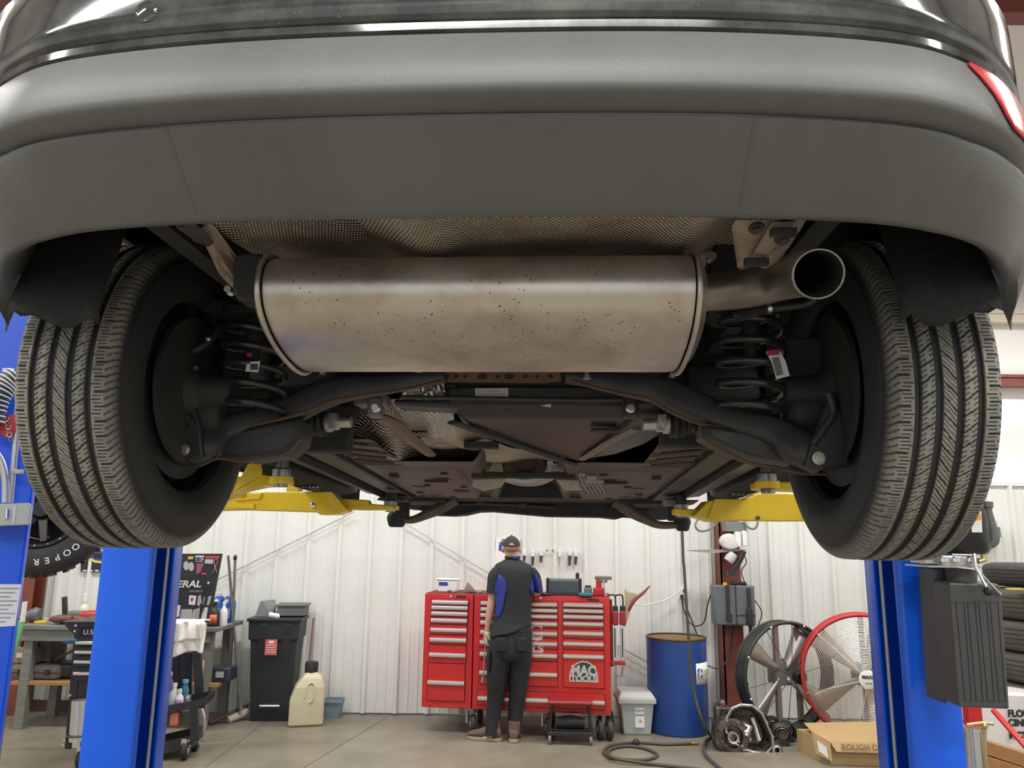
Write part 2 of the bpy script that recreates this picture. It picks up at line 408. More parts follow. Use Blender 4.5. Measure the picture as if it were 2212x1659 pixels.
# red reflectors at the corners
def lens(sg):
    rows = []
    for i in range(13):
        t = i/12; row = []
        pxa = 2086+t*(2290-2086)   # right side, measured on the photograph, mirrored in the car frame
        top = 152+ (pxa-2086)*.80; bot = 152+(pxa-2086)*1.52 if pxa < 2200 else 325+(pxa-2200)*.4
        for j in range(7):
            py = top+(bot-top)*j/6
            row.append((pxa, py))
        rows.append(row)
    return rows
MLENS = mat('red_reflector', (.62, .02, .045), .18, 0, noise=(40, .5, .8), col2=(.75, .12, .12), coat=.6)
sl = min((.2+.6*i/300 for i in range(301)), key=lambda s_: abs(topx(on(s_, 19))-2084))
for sg in (1, -1):
    lo = []; s0 = sl+(.03 if sg < 0 else 0)
    for i in range(31):
        t = (i/30)**1.6; s = s0+(.97-s0)*t
        lvb = 19-3.4*min(1, t/.13)**.75-.5*t
        tg = (on(s*sg+.004, 17)-on(s*sg-.004, 17)); tg.z = 0; tg.normalize(); nn = Vector((tg.y, -tg.x, 0))
        if nn.x*sg < 0 and nn.y > 0: nn = -nn
        if nn.x*sg < 0: nn.x = 0
        lo.append([on(s*sg, 19.0+(lvb-19.0)*j/12)+nn*.0045 for j in range(13)])
    b = B().grid(lo); cpart('reflector', b, MLENS, bumper, solid=.003, label='red corner reflector lens')
# body sides, roof and glass (mostly out of view)
def body_side(sg):
    b = B(); poly = []
    cy, cz = 1.68, H+.33; R = .372
    poly.append((1.31, H+.47)); 
    for i in range(15):
        a = PI*(1-.14-i/14*.84); poly.append((cy+R*math.cos(a), cz+R*math.sin(a)))
    poly += [(2.10, H+.20), (3.95, H+.15)]
    for i in range(11):
        a = PI*(1-.05-i/10*.9); poly.append((4.38+.40*math.cos(a), H+.30+.40*math.sin(a)))
    poly += [(5.1, H+.2), (5.2, H+.55), (4.9, H+.78), (3.9, H+.90), (1.3, H+1.0), (1.30, H+.6)]
    x = .885*sg
    b.prism([(x, y, z) for y, z in poly], (sg*.012, 0, 0)); return b
for sg in (-1, 1): cpart('body_side', body_side(sg), MPNT, sm=0)
b = B(); b.loft([[(-.86, 1.25, H+1.0), (.86, 1.25, H+1.0), (.86, 3.95, H+.9), (-.86, 3.95, H+.9)], [(-.68, 1.55, H+1.52), (.68, 1.55, H+1.52), (.68, 2.9, H+1.52), (-.68, 2.9, H+1.52)]])
cpart('cabin_top', b, mat('tinted_glass', (.03, .035, .04), .08), sm=0, bev=.03)
b = B(); b.loft([[(-.88, 3.9, H+.6), (.88, 3.9, H+.6), (.80, 5.2, H+.5), (-.80, 5.2, H+.5)], [(-.8, 3.9, H+.91), (.8, 3.9, H+.91), (.72, 5.1, H+.72), (-.72, 5.1, H+.72)]])
cpart('bonnet', b, MPNT, sm=0, bev=.03)
# underside body: trunk floor, inner walls (block the light)
b = B(); b.bb(-.58, .58, 1.0, 1.32, H+.80, H+.84); b.bb(-.87, .87, 1.32, 3.9, H+.80, H+.84)
b.bb(-.60, .60, 2.15, 4.0, H+.40, H+.44)
b.bb(-.57, -.53, .98, 2.1, H+.50, H+.82); b.bb(.53, .57, .98, 2.1, H+.50, H+.82)
b.bb(-.88, -.46, 2.12, 2.16, H+.30, H+.82); b.bb(.46, .88, 2.12, 2.16, H+.30, H+.82); b.bb(-.46, .46, 2.12, 2.16, H+.41, H+.82)
cpart('underbody_pan', b, MBLK, sm=0)
# inner fender liners
for sg in (-1, 1):
    cy, cz = 1.68, H+.355
    rows = []
    for i in range(40):
        a = PI+.02-i/39*(PI+.0); R = .41+.006*math.sin(i*1.1)
        row = []
        for j in range(9):
            x = .685+((.85 if i < 5 else .893)-.685)*j/8; dz = 0
            if i == 0: dz = .014+ [-.005, .004, -.012, -.008, 0, .004, .006, .01, .03][j]
            row.append((sg*x, cy+R*math.cos(a), cz+R*math.sin(a)+dz+.006*math.sin(j*1.3)))
        rows.append(row)
    b = B().grid(rows); cpart('fender_liner', b, MLIN, solid=.004)
    b = B()
    b.prism([(sg*.865, 1.30, H+.655), (sg*.865, 2.14, H+.655), (sg*.865, 2.14, H+.82), (sg*.865, 1.30, H+.82)], (sg*.015, 0, 0))
    b.prism([(sg*.60, 1.30, H+.62), (sg*.60, 2.1, H+.62), (sg*.60, 2.1, H+.8), (sg*.60, 1.30, H+.8)], (sg*.05, 0, 0))
    o = cpart('wheel_house', b, MBLK, sm=0)
# --------------- tyres -----------------
def tyre_mesh(R=.338, W=.215, NA=960):
    prof = []     # (x, r, kind)
    h = W/2
    side = [(.080, .212), (.094, .216), (.104, .232), (.109, .252), (.1085, .275), (.1045, .297), (.1035, .3005), (.1015, .3005), (.099, .310)]
    for x, r in side: prof.append((-x, r, 0))
    NT = 112
    for i in range(NT+1):
        v = -.0965+.193*i/NT
        r = R - .0022*(v/.08)**2 - (max(0, abs(v)-.078)/.0185)**2.2*.019
        prof.append((v, r, 1))
    for x, r in reversed(side): prof.append((x, r, 0))
    circ = 2*PI*R; n1 = 76
    def pulse(d, w_): 
        d = abs(d)/w_; return 1 if d < .7 else max(0, 1-(d-.7)/.5)
    def dep(v, u):
        d = 0
        for g in (-.053, -.018, .018, .053):
            d = max(d, .0080*pulse(v-g, .0055))
        a = abs(v)
        per = circ/n1
        if a > .060:      # shoulder blocks: lateral grooves, curved; alternate short ones
            sg = 1 if v > 0 else -1
            uu = u+sg*.004+ (max(0, a-.085)*.9)
            q = (uu/per) % 1.0; q = min(q, 1-q)*per
            if a > .066: d = max(d, .0036*pulse(q, .0017))
            q = ((uu+per*.5)/per) % 1.0; q = min(q, 1-q)*per
            if a > .084: d = max(d, .0024*pulse(q, .0014))
            elif .062 < a < .079: d = max(d, .0022*pulse(q, .0012))
            q = ((uu+per*.25)/(per/2)) % 1.0; q = min(q, 1-q)*per/2
            if .064 < a < .080: d = max(d, .0018*pulse(q, .0011))
        else:
            if a < .018: sl, ph = -1.15, 0     # centre rib
            else: sl, ph = .75, .013
            uu = u+sl*v+ph
            q = (uu/per) % 1.0; q = min(q, 1-q)*per
            half = (v > 0) if a < .018 else (a > .036)
            if (int(uu/per) % 2 == 0) == half: d = max(d, .0050*pulse(q, .0022))
            else: d = max(d, .002*pulse(q, .0012) if a < .014 or .024 < a < .048 else 0)
            for o_ in (.33, .66):
                q = ((uu+per*o_)/per) % 1.0; q = min(q, 1-q)*per
                w0 = a % .035
                if a < .011 or .023 < a < .032 or .038 < a < .047: d = max(d, .0022*pulse(q, .0011))
        return d
    vs = []; NP = len(prof); wr = []
    for ia in range(NA):
        a = 2*PI*ia/NA; ca, sa = math.cos(a), math.sin(a); u = circ*ia/NA
        for x, r, k in prof:
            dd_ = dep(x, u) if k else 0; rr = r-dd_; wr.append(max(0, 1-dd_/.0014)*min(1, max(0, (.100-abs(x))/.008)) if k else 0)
            vs.append((x, rr*ca, rr*sa))
    fs = [(ia*NP+j, ia*NP+j+1, ((ia+1) % NA)*NP+j+1, ((ia+1) % NA)*NP+j) for ia in range(NA) for j in range(NP-1)]
    me = bpy.data.meshes.new('tyre'); me.from_pydata(vs, [], fs); me.update()
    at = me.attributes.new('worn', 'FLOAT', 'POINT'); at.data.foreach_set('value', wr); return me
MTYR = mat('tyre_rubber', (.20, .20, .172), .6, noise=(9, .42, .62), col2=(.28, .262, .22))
def add_dust(m):
    nt = m.node_tree; N = nt.nodes; L = nt.links; b = N['Principled BSDF']
    old = b.inputs['Base Color'].links[0].from_socket
    v = N.new('ShaderNodeTexVoronoi'); v.inputs['Scale'].default_value = 75; tc = N.new('ShaderNodeTexCoord'); L.new(tc.outputs['Object'], v.inputs['Vector'])
    n = N.new('ShaderNodeTexNoise'); n.inputs['Scale'].default_value = 12; L.new(tc.outputs['Object'], n.inputs['Vector'])
    a = N.new('ShaderNodeMath'); a.operation = 'LESS_THAN'; a.inputs[1].default_value = .10; L.new(v.outputs['Distance'], a.inputs[0])
    g = N.new('ShaderNodeMath'); g.operation = 'GREATER_THAN'; g.inputs[1].default_value = .60; L.new(n.outputs['Fac'], g.inputs[0])
    mu = N.new('ShaderNodeMath'); mu.operation = 'MULTIPLY'; L.new(a.outputs[0], mu.inputs[0]); L.new(g.outputs[0], mu.inputs[1])
    mx = N.new('ShaderNodeMix'); mx.data_type = 'RGBA'; mx.inputs[7].default_value = (.42, .40, .34, 1)
    L.new(mu.outputs[0], mx.inputs[0]); L.new(old, mx.inputs[6]); L.new(mx.outputs[2], b.inputs['Base Color'])
add_dust(MTYR)
MTYG = mat('tyre_groove', (.028, .028, .028), .7)
def add_dust_shade(m):
    # road dust on the running surface; groove shade painted in dark; side walls black rubber
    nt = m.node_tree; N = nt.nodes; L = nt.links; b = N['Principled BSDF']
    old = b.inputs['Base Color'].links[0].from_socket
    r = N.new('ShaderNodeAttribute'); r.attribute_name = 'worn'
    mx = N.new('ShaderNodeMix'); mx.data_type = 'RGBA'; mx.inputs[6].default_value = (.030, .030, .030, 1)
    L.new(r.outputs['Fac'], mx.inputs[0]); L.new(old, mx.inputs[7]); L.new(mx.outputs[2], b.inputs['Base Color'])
add_dust_shade(MTYR)
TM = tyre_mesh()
MRIM = mat('sooty_rim', (.04, .04, .042), .5, .5)
for sg in (-1, 1):
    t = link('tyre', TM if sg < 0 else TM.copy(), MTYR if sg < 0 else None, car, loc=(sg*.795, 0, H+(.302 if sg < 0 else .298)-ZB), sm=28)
    t.rotation_euler = (0 if sg < 0 else .3, 0, 0 if sg < 0 else PI)
    t.rotation_euler.y = 0
    b = B(); b.lathe([(.222, -.107), (.219, -.112), (.208, -.104), (.200, -.09), (.188, -.07), (.182, 0), (.186, .07), (.05, .075), (.05, .06), (.178, .055), (.176, 0), (.183, -.072), (.198, -.098), (.222, -.104)], (0, 0, 0), (-sg, 0, 0) if sg > 0 else (1, 0, 0), 72, cap=False)
    if sg > 0: pass
    o = link('rim', mesh_of(b, 'rim'), MRIM, t, sm=35)
    if sg > 0: o.matrix_parent_inverse = Matrix.Identity(4); o.rotation_euler = (0, 0, PI)
# --------------- muffler -----------------
def ell(c, a, bb, tilt, x, n=48, pw=.88):
    out = []
    for k in range(n):
        t = 2*PI*k/n; ca, sa = math.cos(t), math.sin(t); ca = math.copysign(abs(ca)**pw, ca); sa = math.copysign(abs(sa)**pw, sa)
        y, z = a*ca, bb*sa
        out.append(Vector((x, c[0]+y*math.cos(tilt)-z*math.sin(tilt), c[1]+y*math.sin(tilt)+z*math.cos(tilt))))
    return out
MC = (1.325, H+.3815); TL = -.16
xl = CXp(553, 630, 0); 
XLm = w2c(P(556, 630, 1.185)).x; XRm = w2c(P(1508, 630, 1.165)).x
b = B(); b.loft([ell(MC, .158, .0755, TL, XLm+.006), ell(MC, .16, .0775, TL, XLm+.02), ell(MC, .16, .0775, TL, XRm-.02), ell(MC, .158, .0755, TL, XRm-.006)])
muf = cpart('muffler', b, MMUF, sm=35, label='large silver oval rear muffler')
for xx, sg in ((XLm, -1), (XRm, 1)):
    b = B(); b.tube([p for p in ell(MC, .163, .0805, TL, xx)], .0045, 8, closed=True); cpart('rolled_seam', b, MMUF, muf)
    b = B(); b.loft([ell(MC, .158, .0755, TL, xx), ell(MC, .13, .062, TL, xx+sg*.018), ell(MC, .12, .06, TL, xx+sg*.012)]); cpart('end_cap', b, MMUF, muf, sm=50)
def speckle(m, scale, col, thr=.09, nthr=.5):
    nt = m.node_tree; N = nt.nodes; L = nt.links; b = N['Principled BSDF']; old = b.inputs['Base Color'].links[0].from_socket
    tc = N.new('ShaderNodeTexCoord'); v = N.new('ShaderNodeTexVoronoi'); v.inputs['Scale'].default_value = scale; L.new(tc.outputs['Object'], v.inputs['Vector'])
    n = N.new('ShaderNodeTexNoise'); n.inputs['Scale'].default_value = 10; L.new(tc.outputs['Object'], n.inputs['Vector'])
    a = N.new('ShaderNodeMath'); a.operation = 'LESS_THAN'; a.inputs[1].default_value = thr; L.new(v.outputs['Distance'], a.inputs[0])
    g = N.new('ShaderNodeMath'); g.operation = 'GREATER_THAN'; g.inputs[1].default_value = nthr; L.new(n.outputs['Fac'], g.inputs[0])
    mu = N.new('ShaderNodeMath'); mu.operation = 'MULTIPLY'; L.new(a.outputs[0], mu.inputs[0]); L.new(g.outputs[0], mu.inputs[1])
    mx = N.new('ShaderNodeMix'); mx.data_type = 'RGBA'; mx.inputs[7].default_value = (*col, 1); L.new(mu.outputs[0], mx.inputs[0]); L.new(old, mx.inputs[6]); L.new(mx.outputs[2], b.inputs['Base Color'])
speckle(MMUF, 95, (.10, .07, .05), .13, .52)
speckle(MPLA, 130, (.34, .34, .30), .08, .60)
speckle(MPNT, 110, (.40, .40, .36), .08, .58)
# tail pipe
pp = [(XRm-.01, 1.30, 0)]
pts = [CP(1505, 633, 1.30), CP(1560, 630, 1.30), CP(1620, 622, 1.285), CP(1680, 606, 1.25), CP(1722, 594, 1.19), CP(1748, 590, 1.13), CP(1768, 592, 1.075)]
b = B(); b.tube(pts, [.031, .031, .032, .033, .0345, .035, .035], 28, cap=False, smooth=6)
tp = cpart('tail_pipe', b, mat('dull_steel_pipe', (.33, .32, .28), .42, .9, noise=(9, .35, .7), col2=(.20, .16, .13)), muf, sm=60, solid=.003, label='curved steel tail pipe tip')
b = B(); b.tube(pts, [.0275, .0275, .0285, .0295, .031, .0315, .0322], 24, cap=False, smooth=6); b.lathe([(.027, 0), (.001, 0)], pts[2], (1, 0, 0), 12); cpart('pipe_bore', b, MBLK, muf)
# rubber hangers
b = B(); b.prism([CP(503, 560, 1.2), CP(512, 545, 1.2), CP(566, 545, 1.2), CP(572, 560, 1.2), CP(556, 590, 1.2), CP(552, 651, 1.2), CP(510, 648, 1.2), CP(500, 620, 1.2)], (0, .05, 0))
hg = cpart('exhaust_hanger', b, mat('black_rubber', (.02, .02, .021), .6), bev=.006)
b = B(); c = CP(499, 630, 1.22); b.cyl(c, c+Vector((-.0, -.016, 0)), .006, seg=10); b.ball(c, .008); cpart('hanger_bolt', b, MALU, hg)
b = B(); b.prism([CP(1532, 560, 1.35), CP(1545, 528, 1.35), CP(1570, 505, 1.35), CP(1590, 520, 1.35), CP(1600, 560, 1.35), CP(1600, 590, 1.35), CP(1530, 592, 1.35)], (0, .05, 0))
hg2 = cpart('exhaust_hanger', b, MATS['black_rubber'], bev=.005)
c = CP(1534, 561, 1.35); b = B(); b.cyl(c, c+Vector((0, -.02, 0)), .008, seg=10); cpart('hanger_bolt', b, MATS['aluminised_steel'], hg2)
# --------------- heat shield above the muffler -----------------
NXg, NYg = 70, 26
rows = []
for i in range(NXg):
    t = i/(NXg-1); row = []
    for j in range(NYg):
        q = j/(NYg-1); y = 1.02+.80*q
        xa = -.425; xb = .50; x = xa+(xb-xa)*t
        z = H+.488 + .10*q
        hump = max(0, 1-((t-.56)/.33)**6); z -= .032*hump
        hump2 = max(0, 1-((t-.10)/.13)**4); z -= .022*hump2
        z -= .018*math.exp(-((t-.36)/.05)**2)+.018*math.exp(-((t-.80)/.05)**2)
        e2 = max(0, (abs(t-.5)-.46)/.04); z -= .02*e2**1.5
        row.append((x, y, z+.003*math.sin(9*t+5*q)))
    rows.append(row)
b = B().grid(rows); hs = cpart('heat_shield', b, MDIM, sm=60, solid=.001, label='dimpled aluminium heat shield above the muffler')
uv_from(hs.data, lambda c: (c.x, c.y*1.0+c.z*.6))
for px in (863, 1323):
    c = CZ(px, 488, .545); b = B(); b.lathe([(.022, .006), (.018, -.001), (.008, -.002)], c, (0, 0, -1), 20); b.cyl(c+Vector((0, 0, -.0)), c+Vector((0, 0, -.012)), .0035, seg=8)
    cpart('shield_stud', b, MRUST, hs)
# frame rail ends
def plate(name, pts, th, m, parent=None, d=(0, 1, 0), **k):
    b = B(); b.prism([CP(*p) for p in pts], Vector(d)*th); return cpart(name, b, m, parent, **k)
MRAIL = mat('beige_primer_rail', (.36, .30, .24), .5, 0, noise=(12, .4, .7), col2=(.26, .18, .13))
plate('frame_rail', [(425, 498, 1.12), (452, 482, 1.10), (512, 590, 1.28), (505, 625, 1.30), (470, 590, 1.26)], .05, MRAIL, sm=0, bev=.004)
plate('frame_rail', [(432, 492, 1.10), (455, 480, 1.09), (513, 560, 1.25), (508, 615, 1.27), (470, 575, 1.22)], .02, MRAIL, sm=0, bev=.002)
plate('tow_hook_bracket', [(368, 478, 1.06), (418, 478, 1.06), (448, 508, 1.10), (432, 520, 1.12), (400, 505, 1.08)], .03, MARM, sm=0, bev=.004)
plate('tow_bracket', [(1588, 474, 1.08), (1745, 474, 1.08), (1712, 525, 1.14), (1680, 572, 1.2), (1632, 560, 1.2), (1600, 568, 1.2)], .03, MRAIL, sm=0, bev=.004)
plate('tow_bracket', [(1668, 480, 1.06), (1720, 478, 1.06), (1650, 560, 1.17), (1622, 556, 1.17)], .012, MRAIL, sm=0, bev=.003)
for px, py, y_ in ((1692, 502, 1.065), (1634, 566, 1.16)):
    b = B(); b.box(CP(px, py, y_), (.036, .012, .011)); cpart('bracket_slot', b, MBLK, sm=0)
for px, py in ((1634, 492), (1700, 478), (1690, 515), (396, 487)):
    c = CP(px, py, 1.075); b = B(); b.lathe([(.012, 0), (.010, .004), (.006, .004), (.006, .008)], c, (0, -.5, -1), 18); cpart('frame_bolt', b, MARM if px > 1000 else MBLK)
# --------------- springs, dampers -----------------
MSPR = mat('gloss_black_spring', (.025, .025, .027), .3, coat=.3)
MTAG = mat('white_tag', (.80, .80, .80), .5); MINK = mat('print_black', (.02, .02, .02), .6); MMAG = mat('magenta_tag', (.45, .02, .12), .5)
def coil(sg, px, yb, zt, zb):
    top = CP(px, zt, yb); bot = CP(px, zb, yb); n = 5.2; pts = []
    for i in range(150):
        t = i/149; a = 2*PI*n*t; p = top.lerp(bot, t); R = .064+.006*math.sin(PI*t)
        pts.append(p+Vector((R*math.cos(a), R*math.sin(a), 0)))
    b = B(); b.tube(pts, .0085, 10); o = cpart('coil_spring', b, MSPR, sm=70)
    b = B(); b.tube([top+Vector((0, 0, .05)), top.lerp(bot, .35)], .02, 16); b.tube([top.lerp(bot, .3), top.lerp(bot, .45)], .014, 16); b.lathe([(.075, .0), (.072, .015), (.03, .03)], top+Vector((0, 0, .0)), (0, 0, 1)); cpart('bump_stop', b, MBLK)
    return o
s1 = coil(-1, 548, 1.72, 690, 895); s2 = coil(1, 1622, 1.68, 672, 905)
def spring_tag(sp, pts, bars, y):
    b = B(); b.prism([CP(*p, y) for p in pts], (0, .0015, 0)); o = cpart('barcode_tag', b, MTAG, sp, sm=0, label='white barcode tag')
    p0, p1, n = bars
    vs = B(); a = CP(*p0, y-.0008); c = CP(*p1, y-.0008)
    random.seed(3)
    up = (CP(*pts[0], y)-CP(*pts[3], y)).normalized()
    for i in range(n):
        q = a.lerp(c, i/(n-1)); ww = random.choice((.0006, .0010, .0014))
        dirv = (c-a).normalized(); d2 = Vector((-dirv.z, 0, dirv.x))
        vs.prism([q-dirv*ww-d2*.011, q+dirv*ww-d2*.011, q+dirv*ww+d2*.011, q-dirv*ww+d2*.011], (0, -.0005, 0))
    return o, vs
o, vs = spring_tag(s1, [(534, 782), (562, 780), (557, 804), (530, 802)], ((541, 792), (556, 792), 9), 1.645); vs.v = [v-OFF for v in vs.v]
# (bars of the left tag run across the narrow label)
part('barcode_print', vs, MINK, o, sm=0) if False else None
b = B()
for i in range(8):
    x0 = 541+i*2.1; b.prism([CP(x0, 786, 1.643), CP(x0+1.1, 786, 1.643), CP(x0+.2, 799, 1.643), CP(x0-.9, 799, 1.643)], (0, .001, 0))
cpart('tag_print', b, MINK, s1, sm=0)
b = B(); b.prism([CP(533, 762, 1.645), CP(545, 762, 1.645), CP(543, 770, 1.645), CP(533, 770, 1.645)], (0, .002, 0)); cpart('tag_band', b, MMAG, s1, sm=0)
b = B(); b.prism([CP(1655, 760, 1.6), CP(1684, 757, 1.6), CP(1697, 780, 1.6), CP(1706, 812, 1.6), CP(1677, 819, 1.6), CP(1668, 785, 1.6)], (0, .0015, 0)); o2 = cpart('barcode_tag', b, MTAG, s2, sm=0, label='white barcode tag')
b = B()
for i in range(11):
    t = i/10; x0 = 1668+9*t; y0 = 774+36*t; b.prism([CP(x0, y0, 1.598), CP(x0+15, y0-3, 1.598), CP(x0+15.2, y0-1.2, 1.598), CP(x0+.2, y0+1.8, 1.598)], (0, .001, 0))
cpart('tag_print', b, MINK, s2, sm=0)
b = B(); b.prism([CP(1656, 757, 1.598), CP(1683, 754, 1.598), CP(1684, 766, 1.598), CP(1660, 768, 1.598)], (0, .0015, 0)); cpart('tag_band', b, MMAG, s2, sm=0)
# upper cups / links behind the springs
b = B(); b.prism([CP(422, 655, 1.70), CP(445, 642, 1.70), CP(490, 645, 1.70), CP(548, 662, 1.70), CP(552, 685, 1.70), CP(480, 688, 1.70), CP(440, 672, 1.70)], (0, .08, 0)); cpart('spring_seat', b, MARM, bev=.006)
b = B(); b.prism([CP(1530, 672, 1.66), CP(1560, 660, 1.66), CP(1700, 655, 1.66), CP(1710, 668, 1.66), CP(1560, 690, 1.66)], (0, .08, 0)); cpart('spring_seat', b, MBLK, bev=.006)
# brake lines / hose on the right by the tail pipe
b = B(); b.tube([CP(1585, 682, 1.50), CP(1620, 674, 1.50), CP(1650, 668, 1.5), CP(1690, 664, 1.5), CP(1745, 655, 1.48), CP(1768, 635, 1.46), CP(1772, 618, 1.45)], .0075, 10, smooth=5); cl = cpart('brake_cable', b, MARM)
b = B()
for i in range(12):
    c = CP(1592+5.2*i, 681-1.4*i, 1.50); b.torus(c, .0105, .0022, (1, 0, .2), 16, 6)
cpart('cable_boot', b, MBLK, cl)
b = B(); c = CP(1655, 667, 1.50); b.cyl(c, CP(1664, 665, 1.5), .012, seg=14); cpart('cable_ring', b, MALU, cl)
# --------------- suspension -----------------
def sweep(name, pts, m, parent=None, th=.035, pw=.55, **k):
    """pts: (px, py, half-height in px, car y); rounded box section"""
    rings = []
    q = [CP(a, c, y) for a, c, h, y in pts]
    hh = [h*(w2.y)/F*1.16 for (a, c, h, y), w2 in zip(pts, q)]
    dense = smoothpts(q, 5); hs_ = []
    for i in range(len(pts)-1):
        for s in range(5): hs_.append(hh[i]+(hh[i+1]-hh[i])*s/5)
    hs_.append(hh[-1])
    for i, p in enumerate(dense):
        t = dense[min(i+1, len(dense)-1)]-dense[max(i-1, 0)]; t = Vector((t.x, 0, t.z)).normalized(); n = Vector((-t.z, 0, t.x))
        ring = []
        for s in range(16):
            a = 2*PI*(s+.5)/16; ca, sa = math.cos(a), math.sin(a); ca = math.copysign(abs(ca)**pw, ca); sa = math.copysign(abs(sa)**pw, sa)
            ring.append(p+n*(hs_[i]*sa)+Vector((0, th*ca, 0)))
        rings.append(ring)
    b = B(); b.loft(rings); return cpart(name, b, m, parent, sm=45, **k)
LA = [(962, 815, 8, 1.86), (900, 820, 12, 1.86), (830, 832, 17, 1.85), (760, 838, 22, 1.84), (700, 852, 27, 1.82), (640, 880, 27, 1.80), (570, 905, 24, 1.77), (500, 926, 23, 1.74), (452, 955, 32, 1.71), (412, 985, 22, 1.70)]
la = sweep('lower_control_arm', LA, MARM, label='black pressed-steel left rear control arm')
RA = [(1222, 815, 8, 1.80), (1290, 822, 14, 1.80), (1350, 832, 20, 1.79), (1420, 843, 24, 1.78), (1475, 865, 27, 1.76), (1530, 890, 27, 1.74), (1600, 914, 25, 1.71), (1670, 932, 25, 1.68), (1725, 968, 32, 1.65), (1775, 1002, 22, 1.64)]
ra = sweep('lower_control_arm', RA, MARM, label='black pressed-steel right rear control arm')
def rim_line(pts, y, par, r=.0045, m=None, name='arm_flange'):
    b = B(); b.tube([CP(a, c, y) for a, c in pts], r, 6, smooth=4); return cpart(name, b, m or MRUST, par)
rim_line([(432, 1006), (449, 975), (462, 948), (500, 930), (560, 916), (621, 902), (672, 886), (716, 867), (773, 857), (830, 848), (890, 838), (955, 822)], 1.73, la)
rim_line([(1236, 822), (1290, 838), (1350, 852), (1400, 862), (1450, 890), (1510, 915), (1580, 930), (1640, 940), (1690, 962), (1712, 990), (1735, 1012)], 1.70, ra)
# spring pans
def pan(name, out, y, m, par, th=.09):
    b = B(); pts = [CP(a, c, y) for a, c in out]; cen = sum(pts, Vector())/len(pts)
    inner = [cen+(p-cen)*.82+Vector((0, -.018, 0)) for p in pts]
    b.loft([[p+Vector((0, th, 0)) for p in pts], pts, inner]); return cpart(name, b, m, par, sm=50, bev=.005)
pan('spring_pan', [(470, 945), (530, 925), (600, 910), (650, 903), (652, 930), (645, 958), (618, 982), (570, 990), (527, 996), (490, 990), (455, 984), (455, 960)], 1.74, MARM, la)
rim_line([(395, 1004), (430, 1006), (470, 990), (520, 996), (590, 985), (625, 975), (648, 950)], 1.715, la, .004)
pan('spring_pan', [(1515, 918), (1570, 925), (1640, 938), (1690, 965), (1705, 990), (1712, 1005), (1680, 1000), (1620, 990), (1560, 965), (1520, 945)], 1.70, MARM, ra)
rim_line([(1512, 918), (1515, 945), (1560, 972), (1620, 1000), (1680, 1010), (1730, 1022), (1785, 1024)], 1.675, ra, .004)
# knuckle plates with bolt
kl = plate('knuckle_plate', [(340, 880, 1.66), (352, 790, 1.66), (395, 785, 1.66), (402, 850, 1.66), (418, 870, 1.66), (432, 925, 1.66), (437, 990, 1.66), (368, 990, 1.66), (362, 950, 1.66)], .02, MARM, bev=.004)
kr = plate('knuckle_plate', [(1738, 1008, 1.60), (1752, 960, 1.60), (1775, 905, 1.60), (1790, 860, 1.60), (1812, 872, 1.60), (1832, 960, 1.60), (1835, 1008, 1.60)], .02, MARM, bev=.004)
for px, py, y, par in ((399, 972, 1.655, kl), (1768, 990, 1.595, kr)):
    c = CP(px, py, y); b = B(); b.lathe([(.0135, 0), (.0135, -.003), (.009, -.003), (.0085, -.010), (.003, -.010)], c, (0, 1, 0), 6*3); cpart('pivot_bolt', b, MBOLT, par, sm=30)
# left wheel-side details: hub carrier, hose, parking brake cable, dust shield
b = B(); b.lathe([(.02, 0), (.165, .0), (.168, .01), (.05, .03)], (-.70, 1.68, H+.315), (-1, 0, 0), 40); b.lathe([(.03, -.09), (.038, -.02), (.06, .0)], (-.70, 1.68, H+.315), (-1, 0, 0), 28); cpart('brake_shield', b, MBLK)
b = B(); b.lathe([(.02, 0), (.165, .0), (.168, .01), (.05, .03)], (.70, 1.68, H+.315), (1, 0, 0), 40); b.lathe([(.03, -.09), (.038, -.02), (.06, .0)], (.70, 1.68, H+.315), (1, 0, 0), 28); cpart('brake_shield', b, MBLK)
b = B(); b.tube([CP(400, 762, 1.66), CP(430, 752, 1.66), CP(460, 728, 1.68), CP(478, 700, 1.7)], .009, 10, smooth=5); bh = cpart('brake_hose', b, MARM)
b = B(); c = CP(450, 732, 1.665); b.ball(c, .008); cpart('hose_clip', b, MBOLT, bh)
b = B(); b.tube([CP(425, 790, 1.66), CP(405, 820, 1.66), CP(388, 850, 1.66), CP(392, 885, 1.66), CP(418, 920, 1.66)], [.01, .013, .013, .013, .011], 10, smooth=5); cpart('knuckle_arm', b, MARM)
b = B(); b.tube([CP(1790, 850, 1.60), CP(1800, 890, 1.60), CP(1780, 925, 1.60), CP(1755, 960, 1.60)], .009, 10, smooth=5); cpart('knuckle_arm', b, MARM)
b = B(); c = CP(440, 895, 1.72); b.lathe([(.03, -.05), (.045, -.03), (.05, .03), (.04, .05)], c, (1, 0, 0), 24); b.box(CP(398, 800, 1.74), (.07, .05, .14)); b.box(CP(496, 830, 1.80), (.03, .04, .3)); cpart('hub_carrier', b, MBLK, bev=.006)
b = B(); c = CP(1740, 890, 1.70); b.lathe([(.03, -.05), (.05, -.03), (.055, .03), (.04, .05)], c, (1, 0, 0), 24); b.box(CP(1730, 800, 1.72), (.08, .06, .14)); cpart('hub_carrier', b, MBLK, bev=.006)
